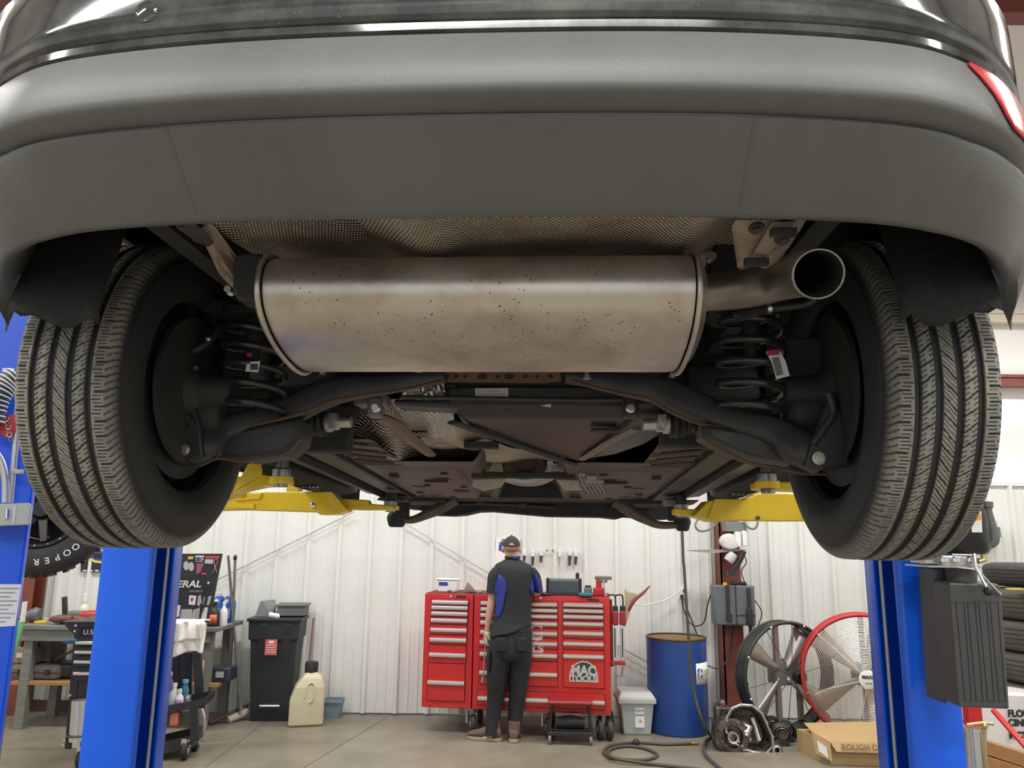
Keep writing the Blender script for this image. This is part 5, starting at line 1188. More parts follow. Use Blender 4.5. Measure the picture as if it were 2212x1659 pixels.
# ---- transmission on the floor
tg = PZ(1615, 1632); tg.y += .12
tr_ = thing('transmission', 'greasy aluminium transmission housing lying open on the floor before the fans', 'transmission', tg, 0)
MTRN = mat('greasy_cast_aluminium', (.20, .175, .15), .42, .75, noise=(16, .38, .66), col2=(.05, .042, .035), bump=(45, .8)); MCL = mat('machined_face', (.60, .57, .53), .35, .85)
L_ = Loc(tr_); Yt = tg.y; q = lambda a, c, dy=0: L_(a, c, Yt+dy)
out = [(1580, 1530), (1600, 1522), (1625, 1524), (1645, 1540), (1655, 1560), (1668, 1590), (1670, 1610), (1655, 1628), (1630, 1625), (1605, 1618), (1588, 1605), (1568, 1580), (1568, 1555)]
b = B(); cen = sum([q(a, c) for a, c in out], Vector())/len(out)
b.loft([[cen+(q(a, c)-cen)*.45+Vector((-.05, .3, 0)) for a, c in out], [cen+(q(a, c)-cen)*.8+Vector((0, .15, 0)) for a, c in out], [q(a, c) for a, c in out], [cen+(q(a, c)-cen)*.90 for a, c in out], [cen+(q(a, c)-cen)*.72+Vector((0, .10, 0)) for a, c in out], [cen+(q(a, c)-cen)*.3+Vector((0, .12, 0)) for a, c in out]])
part('bell_housing', b, MTRN, tr_, sm=30)
b = B(); b.tube([q(a, c, -.012) for a, c in out], .010, 6, closed=True); part('flange', b, MCL, tr_)
b = B(); b.lathe([(.13, .14), (.15, .05), (.14, -.02), (.09, -.03), (.085, .02), (.05, .02), (.045, -.02), (.02, -.02)], q(1580, 1590, .0), (0, 1, 0), 30); part('gear_case', b, MTRN, tr_, sm=35)
b = B(); b.lathe([(.03, -.03), (.045, -.035), (.045, .0)], q(1582, 1592, -.01), (0, 1, 0), 20, cap=False); part('bearing_bore', b, MCL, tr_)
b = B(); b.lathe([(.05, .1), (.055, 0), (.05, -.02), (.03, -.02), (.028, .03)], q(1676, 1618, .0), (0, 1, 0), 20); part('output_boss', b, MTRN, tr_, sm=35)
b = B(); b.lathe([(.02, -.03), (.035, -.025), (.035, 0)], q(1676, 1618), (0, 1, 0), 16, cap=False); part('seal_ring', b, MCL, tr_)
b = B(); b.tube([q(1600, 1560, .05), q(1620, 1572, -.01), (q(1612, 1590, -.03))], [.02, .025, .018], 8); b.ball(q(1612, 1582, -.02), .022); b.tube([q(1625, 1550, .08), q(1640, 1600, .03)], .02, 8); part('release_fork', b, MATS['brushed_silver'], tr_)
random.seed(11)
for i in range(18):
    a, c = out[i % 13]; p = cen+(q(a, c)-cen)*(1.0)+Vector((0, -.015, 0))
    if i >= 13: p = q(1565+random.random()*60, 1575+random.random()*45, -.03)
    b = B(); b.lathe([(.009, 0), (.009, -.012), (.004, -.012)], p, (0, 1, 0), 10); part('bolt', b, MCL, tr_)
b = B(); b.box(q(1560, 1545, .15), (.12, .12, .14)); b.box(q(1552, 1585, .12), (.08, .12, .20)); b.tube([q(1555, 1600, .0), q(1575, 1622, 0), q(1610, 1628, .03)], .03, 10); part('gear_housing', b, MTRN, tr_, bev=.02)
b = B(); b.ball(q(1560, 1520, .2), .035); b.cyl(q(1548, 1535, .2), q(1548, 1518, .2), .02, seg=10); part('shift_tower', b, MTRN, tr_)
# brake parts behind
for i, (px, py, r, lab) in enumerate(((1690, 1612, .075, 'black round pulley on the floor right of the transmission'), (1700, 1590, .07, 'black brake hub standing behind the round pulley, right of the transmission'), (1668, 1568, .07, 'small black hub between the transmission and the black fan'))):
    c = P(px, py, tg.y+.18+.13*i); c.z = max(c.z, r*1.0+.02); t = thing('pulley', lab, 'pulley', (c.x, c.y, 0))
    b = B(); b.lathe([(r*.7, .06), (r, .05), (r*1.02, .0), (r*.9, -.02), (r*.85, .01), (r*.5, .01), (r*.45, -.03), (r*.2, -.03)], (0, 0, c.z), (.15, 1, .2), 32); part('pulley_ring', b, MTRN if i == 0 else MBLKP, t, sm=35)
    b = B(); b.torus((0, -.005, c.z), r*.62, .006, (.15, 1, .2), 24, 6); part('bright_ring', b, MCL, t)
    b = B(); b.bb(-.06, .06, -.02, .10, 0, c.z-r*.6); part('hub_foot', b, MBLKP, t, bev=.01)
# ---- cardboard box
c1 = PZ(1795, 1652); c0 = PZ(1722, 1612)
MCB = mat('cardboard', (.46, .31, .145), .75, noise=(5, .4, .8), col2=(.42, .28, .13))
t = thing('cardboard_box', 'long brown cardboard box with an open flap beside the right lift post', 'box', c1, 0)
L_ = Loc(t); Yb = c1.y
w3 = lambda a, c, Y: L_(a, c, Y)
b = B(); bw = w3(1925, 1657, Yb-.02).x; hz_ = w3(1795, 1602, Yb).z
lx = L_.w(c0)
base = [Vector((0, 0, 0)), Vector((bw+.35, -.03, 0)), Vector((bw+.35, .42, 0)), Vector((-.10, .42, 0)), Vector((lx.x*.9, .20, 0))]
b.loft([base, [p+Vector((0, 0, .16)) for p in base]]); part('box_body', b, MCB, t, sm=0)
b = B(); b.prism([(0, -.004, .165), (bw+.35, -.034, .165), (bw+.35, -.075, .10), (.03, -.05, .105)], (0, .004, .002)); part('front_flap', b, MCB, t, sm=0)
b = B(); b.prism([(-.01, 0, .16), (bw+.35, -.03, .16), (bw+.35, .38, .235), (-.06, .36, .215), (lx.x*.9, .20, .19)], (0, .0, .004)); part('top_flap', b, MCB, t, sm=0)
b = B(); b.prism([(0, -.005, .165), (lx.x*.92, .20, .19), (lx.x*1.05, .10, .05), (lx.x*.30, -.08, .04)], (-.003, 0, .003)); sf = part('side_flap', b, MCB, t, sm=0)
b = B(); b.prism([(lx.x*.45, -.012, .125), (lx.x*.85, .11, .145), (lx.x*.9, .07, .075), (lx.x*.5, -.045, .055)], (-.001, -.006, .004)); part('shipping_label', b, MPAP, sf, sm=0)
MPRT = mat('print_brown', (.16, .10, .05), .8)
text('ROUGH COUNTRY', .062, MPRT, t, (.07, -.052, .138), rot=(.9, 0, -.03), name='box_lettering', bold=.001, sx=.95)
# ---- magnetic strip of tools on the wall and the poster behind the head
WY = YB-.03
b = B(); b.prism([P(1072, 1160, WY), P(1122, 1160, WY), P(1118, 1222, WY), P(1068, 1220, WY)], (0, .004, 0)); t = solo('wall_poster', b, MPAP, 'white poster on the wall behind the cap of the person', 'poster', sm=0)
o_ = Vector(t.location)
b = B(); b.v = []; b.prism([P(1079, 1172, WY-.004)-o_, P(1092, 1166, WY-.004)-o_, P(1100, 1172, WY-.004)-o_, P(1100, 1186, WY-.004)-o_, P(1090, 1194, WY-.004)-o_, P(1077, 1188, WY-.004)-o_], (0, .002, 0)); part('blue_emblem', b, MLB, t, sm=0)
b = B(); b.prism([P(1084, 1164, WY-.005)-o_, P(1092, 1164, WY-.005)-o_, P(1092, 1170, WY-.005)-o_, P(1084, 1170, WY-.005)-o_], (0, .002, 0)); part('red_mark', b, MATS['print_red'], t, sm=0)
MWOOD_H = mat('tool_handle_dark', (.06, .05, .045), .5)
for i, (px, y0, y1, yt, lab) in enumerate(((1133, 1188, 1204, 1212, 'small white-backed black tool hung on the wall, leftmost beside the cap'), (1151, 1188, 1206, 1222, 'thin black screwdriver hung on the wall, second from the left'), (1169, 1187, 1204, 1215, 'short black tool hung on the wall, third from the left'), (1209, 1187, 1206, 1222, 'slim pale tool hung on the wall, fourth from the left'), (1231, 1188, 1204, 1222, 'short black-tipped tool hung on the wall, second from the right'), (1244, 1187, 1206, 1220, 'black-handled tool hung on the wall, rightmost of the row'))):
    t = thing('hanging_tool', lab, 'tool', (P(px, y0, WY).x, WY, P(px, yt, WY).z), 0, 'tools hung on the wall')
    b = B(); b.box(P(px, (y0+y1)/2-2, WY+.0), (.028, .016, .07)); wpart('white_hanger', b, MWHT, t, bev=.003)
    b = B(); b.tube([P(px, y1-4, WY-.01), P(px-1, yt, WY-.01)], [.016, .012] if i != 3 else [.006, .004], 8); wpart('tool_shaft', b, MWOOD_H if i != 3 else MGAL, t)
for px, py in ((1182, 1189), (1194, 1189)):
    b = B(); b.cyl(P(px, py, WY), P(px, py, WY-.02), .010, seg=10); solo('wall_hook', b, MATS['worn_iron'], 'small bare wall hook, %s of the empty pair' % ('left' if px < 1190 else 'right'), 'hook')
# ================= the person =================
def skin(nodes, edges, name, root=0):
    me = bpy.data.meshes.new(name); me.from_pydata([n[0] for n in nodes], edges, []); o = bpy.data.objects.new('tmp', me); COL.objects.link(o)
    md = o.modifiers.new('s', 'SKIN'); md.use_smooth_shade = True
    for i, n in enumerate(nodes):
        r = n[1] if isinstance(n[1], tuple) else (n[1], n[1]); me.skin_vertices[0].data[i].radius = r; me.skin_vertices[0].data[i].use_root = (i == root)
    sb = o.modifiers.new('u', 'SUBSURF'); sb.levels = 2
    dg = bpy.context.evaluated_depsgraph_get(); dg.update()
    out = bpy.data.meshes.new_from_object(o.evaluated_get(dg)); bpy.data.objects.remove(o); out.materials.clear()
    for p in out.polygons: p.use_smooth = True
    return out
PY = PZ(1110, 1600).y
per = thing('person', 'person seen from behind in dark shirt with blue side panels, dark trousers and cap', 'person', PZ(1088, 1603))
Lp = Loc(per)
def q(a, c, dy=0): return tuple(Lp(a, c, PY+dy))
MSKIN = mat('skin', (.62, .36, .26), .5); MSH = mat('shirt_black', (.018, .020, .023), .8, bump=(30, .3)); MSHB2 = mat('shirt_blue_panel', (.02, .035, .24), .75, bump=(30, .3))
MTRO = mat('trousers_black', (.016, .017, .022), .85, bump=(22, .6)); MCAP = mat('cap_charcoal', (.04, .036, .036), .85, bump=(60, .3)); MGLV = mat('tan_glove', (.52, .46, .30), .8); MBOOT = mat('brown_boot', (.14, .085, .06), .7); MSOLE = mat('boot_sole', (.38, .30, .20), .7)
N = [(q(1102, 1392), (.10, .08)), (q(1104, 1350), (.10, .07)), (q(1108, 1300), (.11, .075)), (q(1110, 1262), (.11, .075)), (q(1111, 1232), (.075, .055)), (q(1108, 1213), (.055, .055)), (q(1106, 1200, -.01), (.052, .055)), (q(1105, 1186, -.0), (.07, .085)), (q(1105, 1170, .0), (.066, .085)),
     (q(1080, 1236), .045), (q(1068, 1262), .042), (q(1063, 1297), .042), (q(1056, 1335, .02), .034), (q(1053, 1362, .04), .025), (q(1051, 1376, .05), .030), (q(1050, 1390, .06), .026),
     (q(1140, 1236), .045), (q(1152, 1262, .04), .042), (q(1160, 1284, .12), .042), (q(1152, 1283, .24), .034), (q(1140, 1282, .36), .025), (q(1134, 1283, .42), .028), (q(1130, 1284, .47), .024),
     (q(1080, 1410), .085), (q(1072, 1470), .070), (q(1066, 1525), .050), (q(1062, 1572), .040), (q(1060, 1592), .038), (q(1040, 1599, .0), .032),
     (q(1128, 1410), .085), (q(1122, 1470, .02), .070), (q(1116, 1530, .03), .050), (q(1112, 1580, .02), .040), (q(1111, 1594, .0), .038), (q(1111, 1598, .14), .032)]
E = [(0, 1), (1, 2), (2, 3), (3, 4), (4, 5), (5, 6), (6, 7), (7, 8), (4, 9), (9, 10), (10, 11), (11, 12), (12, 13), (13, 14), (14, 15), (4, 16), (16, 17), (17, 18), (18, 19), (19, 20), (20, 21), (21, 22), (0, 23), (23, 24), (24, 25), (25, 26), (26, 27), (27, 28), (0, 29), (29, 30), (30, 31), (31, 32), (32, 33), (33, 34)]
link('body', skin(N, E, 'body'), MSKIN, per, sm=0)
def limb(name, rings, m, seg=28, par=None, pw=1.0, cap=True, sm=60, wr=0):
    """rings: (px,py,dy,half width px, depth m[,tilt])"""
    R = []; ds = []
    cs = smoothpts([(r[0], r[1], r[2]*100) for r in rings], 5); ws = smoothpts([(r[3], r[4]*100, 0) for r in rings], 5)
    for c, w_ in zip(cs, ws):
        o = Vector(q(c.x, c.y, c.z/100)); hw = w_.x*px_m(PY, o.z); dp = w_.y/100
        R.append([o+Vector((hw*math.copysign(abs(math.cos(2*PI*k/seg))**pw, math.cos(2*PI*k/seg)), dp*math.copysign(abs(math.sin(2*PI*k/seg))**pw, math.sin(2*PI*k/seg)), wr*math.sin(k*2.3+c.y*.3))) for k in range(seg)])
    b = B(); b.loft(R, cap); return part(name, b, m, par or per, sm=sm)
# trousers
tro = limb('trousers', [(1106, 1340, 0, 40, .115), (1106, 1365, 0, 43, .125), (1103, 1390, 0, 46, .14), (1102, 1412, 0, 47, .14), (1101, 1424, 0, 44, .12)], MTRO, wr=.002)
limb('trouser_leg', [(1084, 1405, 0, 27, .12), (1079, 1430, 0, 26, .115), (1074, 1465, 0, 23, .10), (1071, 1500, .01, 19, .085), (1067, 1535, .01, 16.5, .075), (1064, 1565, .0, 15.5, .070), (1062, 1586, .0, 15.5, .075)], MTRO, par=tro, wr=.004)
limb('trouser_leg', [(1123, 1405, .0, 26, .12), (1123, 1430, .02, 25, .115), (1120, 1465, .03, 22, .10), (1118, 1500, .03, 19, .085), (1114, 1535, .03, 17, .075), (1112, 1570, .02, 15, .070), (1111, 1592, .01, 14.5, .075)], MTRO, par=tro, wr=.004)
b = B(); b.bb(-.02, .02, -.15, -.14, 0, 0.1); 
for a, c, w_, h_ in ((1083, 1388, .09, .11), (1126, 1388, .09, .11)):
    pc = Vector(q(a, c)); b2 = B(); b2.box(pc+Vector((0, -.137, 0)), (w_, .02, h_)); part('back_pocket', b2, MTRO, tro, bev=.008)
pc = Vector(q(1058, 1424)); b2 = B(); b2.box(pc+Vector((-.01, -.03, 0)), (.03, .14, .16)); part('cargo_pocket', b2, MTRO, tro, bev=.01)
# shirt
sh = limb('shirt', [(1107, 1207, 0, 14, .06), (1107, 1213, 0, 24, .085), (1108, 1221, 0, 38, .11), (1110, 1234, 0, 45, .125), (1110, 1255, 0, 44, .13), (1110, 1285, 0, 41, .125), (1108, 1320, 0, 39, .12), (1106, 1345, 0, 41, .125), (1105, 1362, 0, 43, .13)], MSH, wr=.003)
# untucked tail, lower on the left
b = B(); R = []
for k in range(28):
    a = 2*PI*k/28
    R.append(a)
def ring(px, py, hw, dp, slope):
    o = Vector(q(px, py)); s_ = px_m(PY, o.z); return [o+Vector((hw*s_*math.cos(a), dp*math.sin(a), slope*math.cos(a)+.004*math.sin(5*a))) for a in R]
b.loft([ring(1106, 1345, 41.5, .128, 0), ring(1104, 1356, 44, .138, .03), ring(1102, 1362, 44.5, .142, .05)]); part('shirt_tail', b, MSH, sh, sm=60)
limb('sleeve', [(1081, 1226, 0, 16, .07), (1072, 1240, 0, 17, .078), (1067, 1262, 0, 15, .075), (1064, 1281, 0, 13.5, .07)], MSH, par=sh)
limb('sleeve', [(1139, 1226, 0, 16, .07), (1149, 1240, .02, 17, .078), (1156, 1260, .06, 15, .08), (1160, 1278, .09, 13, .08)], MSH, par=sh)
# blue side panels follow the shirt surface
def surf(px, py, dy, m, out=.004, name='blue_panel'):
    pass
def panel(pts, side, name='blue_panel'):
    b = B(); rows = []
    for (py, xa, xb) in pts:
        cx, hw, dp = 1110, 44, .128
        if py > 1290: cx, hw, dp = 1108, 40.5, .122
        row = []
        for j in range(8):
            x = xa+(xb-xa)*j/7; c_ = max(-.995, min(.995, (x-cx)/hw)); row.append(Vector(q(x, py))+Vector((0, -dp*math.sqrt(1-c_*c_)-.004, 0)))
        rows.append(row)
    b.grid(rows); return part(name, b, MSHB2, sh, sm=60, solid=.003)
panel([(1240, 1077, 1081), (1252, 1074, 1092), (1268, 1072, 1094), (1285, 1071, 1091), (1305, 1071, 1088), (1325, 1071, 1082), (1338, 1072, 1074)], -1)
panel([(1238, 1151, 1153), (1252, 1147, 1153.5), (1270, 1145, 1153.5), (1282, 1146, 1153)], 1)
limb('blue_sleeve_panel', [(1075, 1256, -.01, 7, .078), (1074, 1270, -.01, 8, .078), (1073, 1280, -.01, 6.5, .075)], MSHB2, par=sh)
limb('blue_sleeve_panel', [(1153, 1240, .0, 7, .08), (1158, 1255, .03, 10, .085), (1162, 1272, .06, 9, .085), (1164, 1280, .07, 7, .08)], MSHB2, par=sh)
b = B(); b.tube([Vector(q(1107, 1204))+Vector((.058*math.cos(2*PI*k/20), .062*math.sin(2*PI*k/20)-.0, .0)) for k in range(20)], .013, 8, closed=True, sx=1, sy=1); part('collar', b, MSH, sh)
b = B(); b.box(Vector(q(1113, 1204))+Vector((0, -.066, 0)), (.05, .02, .025)); part('blue_collar', b, MSHB2, sh, bev=.004)
# cap and hair
hc = Vector(q(1105, 1178)); b = B()
R = []
for i in range(9):
    t = i/8; a = t*PI/2; rr = math.cos(a); R.append([hc+Vector((.076*rr*math.cos(2*PI*k/28), .098*rr*math.sin(2*PI*k/28)+.005, -.008+.090*math.sin(a)-(.012*rr if 0 else 0))) for k in range(28)])
b.loft(R); cap = part('cap', b, MCAP, per, sm=60)
b = B(); b.lathe([(.001, .0), (.0, .006)], hc+Vector((0, 0, .082)), (0, 0, 1), 8); b.ball(hc+Vector((0, 0, .083)), .008); part('cap_button', b, MCAP, cap)
b = B(); b.prism([hc+Vector((.022*math.cos(a), -.094, .002+.020*math.sin(a))) for a in [PI*i/8 for i in range(9)]], (0, -.004, 0)); part('cap_opening', b, MATS['skin'], cap)
b = B(); b.loft([[hc+Vector((x, y, z)) for x, y, z in ((-.07, .06, 0), (.07, .06, 0), (.05, .16, -.015), (-.05, .16, -.015))], [hc+Vector((x, y, z+.006)) for x, y, z in ((-.07, .06, 0), (.07, .06, 0), (.05, .16, -.015), (-.05, .16, -.015))]]); part('cap_brim', b, MCAP, cap)
hr = B(); R = [[hc+Vector((.071*math.cos(2*PI*k/24)*s_, .090*math.sin(2*PI*k/24)*s_+.004, z)) for k in range(24)] for z, s_ in ((.01, 1.02), (-.02, 1.03), (-.045, .98), (-.052, .9))]; hr.loft(R, cap=False); part('hair', hr, mat('short_brown_hair', (.30, .19, .13), .9), per, sm=60)
for sx_ in (-1, 1):
    b = B(); b.ball(hc+Vector((sx_*.077, .01, -.035)), .02, sc=(.5, .8, 1.5)); part('ear', b, MSKIN, per)
b = B(); b.ball(hc+Vector((0, .098, -.055)), .014, sc=(.8, 1.2, 1.3)); part('nose', b, MSKIN, per)
for sx_ in (-1, 1):
    b = B(); b.ball(hc+Vector((sx_*.028, .086, -.035)), .010); part('eye', b, MWHT, per)
b = B(); b.box(hc+Vector((0, .088, -.085)), (.04, .01, .008)); part('mouth', b, mat('lips', (.45, .2, .17), .5), per, bev=.002)
# boots
def boot(px, py, dy, ang):
    c = Vector(q(px, py, dy)); c.z = 0; R = []
    for l, w_, h_ in ((-.08, .030, .06), (-.06, .040, .10), (0, .044, .115), (.06, .044, .085), (.12, .048, .06), (.17, .046, .05), (.205, .030, .035)):
        o = c+Vector((math.cos(ang)*l, math.sin(ang)*l, 0)); n = Vector((-math.sin(ang), math.cos(ang), 0))
        R.append([o+n*w_*math.cos(2*PI*k/16)+Vector((0, 0, .022+h_/2+h_/2*math.sin(2*PI*k/16))) for k in range(16)])
    b = B(); b.loft(R); o_ = part('boot', b, MBOOT, per, sm=60)
    out = [(-.085, .03), (-.09, 0), (-.085, -.03), (-.03, -.045), (.05, -.046), (.13, -.052), (.19, -.04), (.215, 0), (.19, .04), (.13, .052), (.05, .046), (-.03, .045)]
    b = B(); b.prism([c+Vector((x*math.cos(ang)-y*math.sin(ang), x*math.sin(ang)+y*math.cos(ang), .002)) for x, y in out], (0, 0, .026)); part('boot_sole', b, MSOLE, o_, bev=.004)
    b = B(); b.lathe([(.05, 0), (.052, .06), (.05, .10)], c+Vector((-.02*math.cos(ang), -.02*math.sin(ang), .06)), (0, 0, 1), 18); part('boot_shaft', b, MBOOT, o_)
boot(1062, 1603, .0, PI-.25); boot(1111, 1603, .0, PI/2-.1)
# gloves: palm, four fingers, thumb
def glove(w, k, d, sd, up=Vector((0, 0, -1)), sgn=1):
    """w wrist, k knuckle direction, d palm side direction"""
    w = Vector(w); n = [(tuple(w-k*.02), .026), (tuple(w+k*.02), (.028, .030)), (tuple(w+k*.055), (.024, .036))]; e = [(0, 1), (1, 2)]
    for j, (off, ln) in enumerate(((-.030, .060), (-.010, .070), (.010, .066), (.028, .054))):
        i0 = len(n); b0 = w+k*.080+sd*off
        n += [(tuple(b0), .0105), (tuple(b0+k*ln*.40+d*.014), .0100), (tuple(b0+k*ln*.48+d*.038), .0095), (tuple(b0+k*ln*.22+d*.052), .0085)]
        e += [(2, i0), (i0, i0+1), (i0+1, i0+2), (i0+2, i0+3)]
    i0 = len(n); tb = w+k*.03-sd*.030
    n += [(tuple(tb+d*.012), .013), (tuple(tb+k*.025-sd*.006+d*.032), .0115), (tuple(tb+k*.045+sd*.004+d*.050), .010)]
    e += [(1, i0), (i0, i0+1), (i0+1, i0+2)]
    return skin(n, e, 'glove')
link('glove', glove(q(1052, 1366, .04), Vector((-.05, .12, -1)).normalized(), Vector((1, 0, 0)), Vector((0, 1, 0))), MGLV, per, sm=0)
link('glove', glove(q(1138, 1281, .38), Vector((-.35, 1, 0)).normalized(), Vector((0, 0, -.5)), Vector((-1, -.3, 0)).normalized()), MGLV, per, sm=0)
b = B(); p0 = P(1049, 1392, PY+.05); p1 = P(1043, 1468, PY+.02); b.tube([P(1050, 1380, PY+.055), p0, p1], .006, 8); b.cyl(p1+Vector((0, 0, .012)), p1-Vector((0, 0, .022)), .013, seg=12)
solo('socket_extension', b, MGAL, 'long thin socket extension hanging from the left glove of the person', 'tool')
# ================= left background =================
MWDG = mat('grey_painted_wood', (.15, .16, .15), .7, noise=(5, .4, .7), col2=(.22, .22, .20), stretch=(1, 8, 8))
MWOD = mat('shelf_wood', (.42, .22, .09), .6, noise=(4, .35, .7), col2=(.30, .15, .06), stretch=(1, 12, 12))
MCHRM = mat('chrome', (.75, .75, .76), .15, 1)
BY = 7.05
bx0, bx1 = P(35, 1350, BY).x, P(474, 1360, BY).x; bz = P(480, 1356, BY).z
wb = thing('workbench', 'long grey-topped workbench with a wooden lower shelf along the left wall', 'workbench', ((bx0+bx1)/2, BY, 0))
def bbw(x0, x1, y0, y1, z0, z1): b = B(); b.bb(x0, x1, y0, y1, z0, z1); return b
wpart('bench_top', bbw(bx0, bx1, BY-.02, BY+.62, bz-.035, bz), MWDG, wb, sm=0, bev=.004)
wpart('bench_apron', bbw(bx0+.05, bx1-.08, BY+.0, BY+.03, bz-.13, bz-.035), MWDG, wb, sm=0)
sz = P(80, 1474, BY).z
wpart('lower_shelf', bbw(bx0, P(468, 1480, BY).x, BY+.03, BY+.55, sz-.03, sz), MWOD, wb, sm=0, bev=.003)
for px in (440, 50):
    for y_ in (BY+.02, BY+.50):
        x_ = P(px, 1450, BY).x; wpart('leg', bbw(x_-.04, x_+.04, y_, y_+.08, 0, bz-.035), MWDG, wb, sm=0, bev=.003)
b = B(); b.tube([P(112, 1428, BY+.3), P(165, 1402, BY+.3)], .012, 6); wpart('brace', b, MWDG, wb)
def on_bench(px, y=.2): p = P(px, 1350, BY+y); return Vector((p.x, BY+y, bz))
def on_shelf(px, y=.2): p = P(px, 1470, BY+y); return Vector((p.x, BY+y, sz))
m_ = px_m(BY+.2, .85)
# vacuum / dark cone
c = on_bench(58); b = B(); b.tube([c+Vector((-.10, 0, .03)), c+Vector((-.02, 0, .055)), c+Vector((.07, 0, .075)), c+Vector((.10, 0, .07))], [.012, .035, .062, .05], 16); b.v = [Vector((v.x, v.y, max(v.z, bz+.001))) for v in b.v]
solo('air_blower', b, MGRY, 'dark grey cone-shaped blower nozzle at the left end of the workbench', 'blower', sm=60)
c = on_bench(88); b = B(); b.box(c+Vector((0, 0, .01)), (.10, .10, .018), (0, 0, .4)); solo('yellow_tool', b, mat('knob_yellow', (.7, .5, .03), .5), 'small yellow flat tool lying right of the dark cone on the workbench', 'tool', bev=.003)
def power_tool(px, y, ln, lab, m1, m2, rz=0, s=1):
    c = on_bench(px, y); t = thing('power_tool', lab, 'power tool', c, rz)
    b = B(); b.lathe([(.025*s, -ln/2), (.038*s, -ln/2+.02), (.038*s, ln*.1), (.03*s, ln*.3), (.016*s, ln/2)], (0, 0, .045*s), (1, 0, 0), 18); part('motor_body', b, m1, t, sm=50)
    b = B(); b.tube([(-ln*.25, 0, .03), (-ln*.32, -.10, .03), (-ln*.34, -.15, .03)], .018*s, 10); part('grip', b, m2, t)
    b = B(); b.cyl((ln/2, 0, .045*s), (ln/2+.04, 0, .045*s), .01, seg=10); part('chuck', b, MCHRM, t)
power_tool(130, .10, .20, 'maroon and silver impact tool, leftmost on the workbench tool pile', mat('maroon_tool', (.16, .05, .05), .5), MBLKP, PI, 1.0)
power_tool(196, .28, .30, 'red power drill lying on the right of the workbench tool pile', mat('tool_red', (.42, .04, .03), .45), MBLKP, PI, 1.3)
power_tool(160, .18, .24, 'dark red ratchet tool lying in the middle of the workbench tool pile', mat('dark_red_tool', (.25, .04, .04), .5), MBLKP, .2, .8)
c = on_bench(136, .35); b = B(); b.box(c+Vector((0, 0, .11)), (.045, .03, .22), (0, -.15, 0)); solo('black_clamp', b, MBLKP, 'black upright clamp standing behind the maroon impact tool', 'clamp', bev=.008)
def bottle(name, lab, pos, r, h, m, mcap, cap_h=.03, label=None, grp=None, neck=.35):
    t = thing(name, lab, 'bottle', pos, 0, grp)
    b = B(); b.lathe([(r*.9, 0), (r, .01), (r, h*.62), (r*.75, h*.76), (r*neck, h*.86), (r*neck, h)], (0, 0, 0), (0, 0, 1), 20); part('bottle_body', b, m, t, sm=50)
    b = B(); b.lathe([(r*neck*1.2, h-.005), (r*neck*1.15, h+cap_h), (r*neck*.6, h+cap_h+.002)], (0, 0, 0), (0, 0, 1), 14); part('cap', b, mcap, t)
    if label:
        b = B(); b.grid([[(r*1.02*math.cos(-PI/2+a), r*1.02*math.sin(-PI/2+a), z) for a in [-.9+.2*i for i in range(10)]] for z in (h*.15, h*.55)]); part('label', b, label, t, solid=.001)
    return t
bottle('spray_bottle', 'cream plastic bottle with pointed tip standing behind the red drill', on_bench(178, .45), .045, .17, mat('cream_plastic', (.75, .70, .58), .5), MWHT, .07, neck=.5)
b = B(); c = on_bench(165, .3); b.box(c+Vector((0, 0, .05)), (.16, .10, .10)); solo('dark_tool_case', b, MGRY, 'small dark case behind the middle power tool on the bench', 'case', bev=.02)
# lower shelf
c = on_shelf(42, .12); t = thing('tool_box', 'tan plastic tool box with dark handle on the lower shelf, upper of two', 'tool box', (c.x, c.y, sz+.135))
b = B(); b.loft([[(-.16, 0, 0), (.13, 0, 0), (.13, .2, 0), (-.16, .2, 0)], [(-.14, .01, .13), (.12, .01, .13), (.12, .19, .13), (-.14, .19, .13)]]); part('box_shell', b, mat('tan_case', (.28, .19, .13), .5), t, sm=0, bev=.012)
b = B(); b.tube([(-.07, .08, .12), (-.06, .08, .19), (.05, .08, .19), (.06, .08, .12)], .014, 8); part('carry_handle', b, MBLKP, t); b = B(); b.bb(-.05, .05, -.012, 0, .05, .09); part('latch', b, MSIL, t)
c = on_shelf(85, .3); b = B(); b.bb(c.x-.10, c.x+.12, c.y-.08, c.y+.14, sz+.135, sz+.32); solo('brown_bin', b, mat('brown_bin', (.12, .08, .065), .6), 'dark brown box on the lower shelf behind the tan tool box', 'box', bev=.008)
c = on_shelf(72, .10); t = thing('drill_case', 'grey moulded tool case lying flat under the tan tool box', 'case', (c.x, c.y, sz))
b = B(); b.box((0, .12, .065), (.44, .26, .125)); part('case_shell', b, mat('case_grey', (.16, .135, .13), .55), t, bev=.035); b = B(); b.bb(-.21, .21, -.018, -.008, .06, .066); part('case_seam', b, MBLKP, t)
for x in (-.12, .12): b = B(); b.bb(x-.02, x+.02, -.022, -.010, .04, .09); part('latch', b, MBLKP, t)
c = on_shelf(132, .2); b = B(); b.box(c+Vector((0, .06, .07)), (.24, .25, .13)); solo('black_case', b, MBLKP, 'black rounded case on the lower shelf right of the grey tool case', 'case', bev=.03)
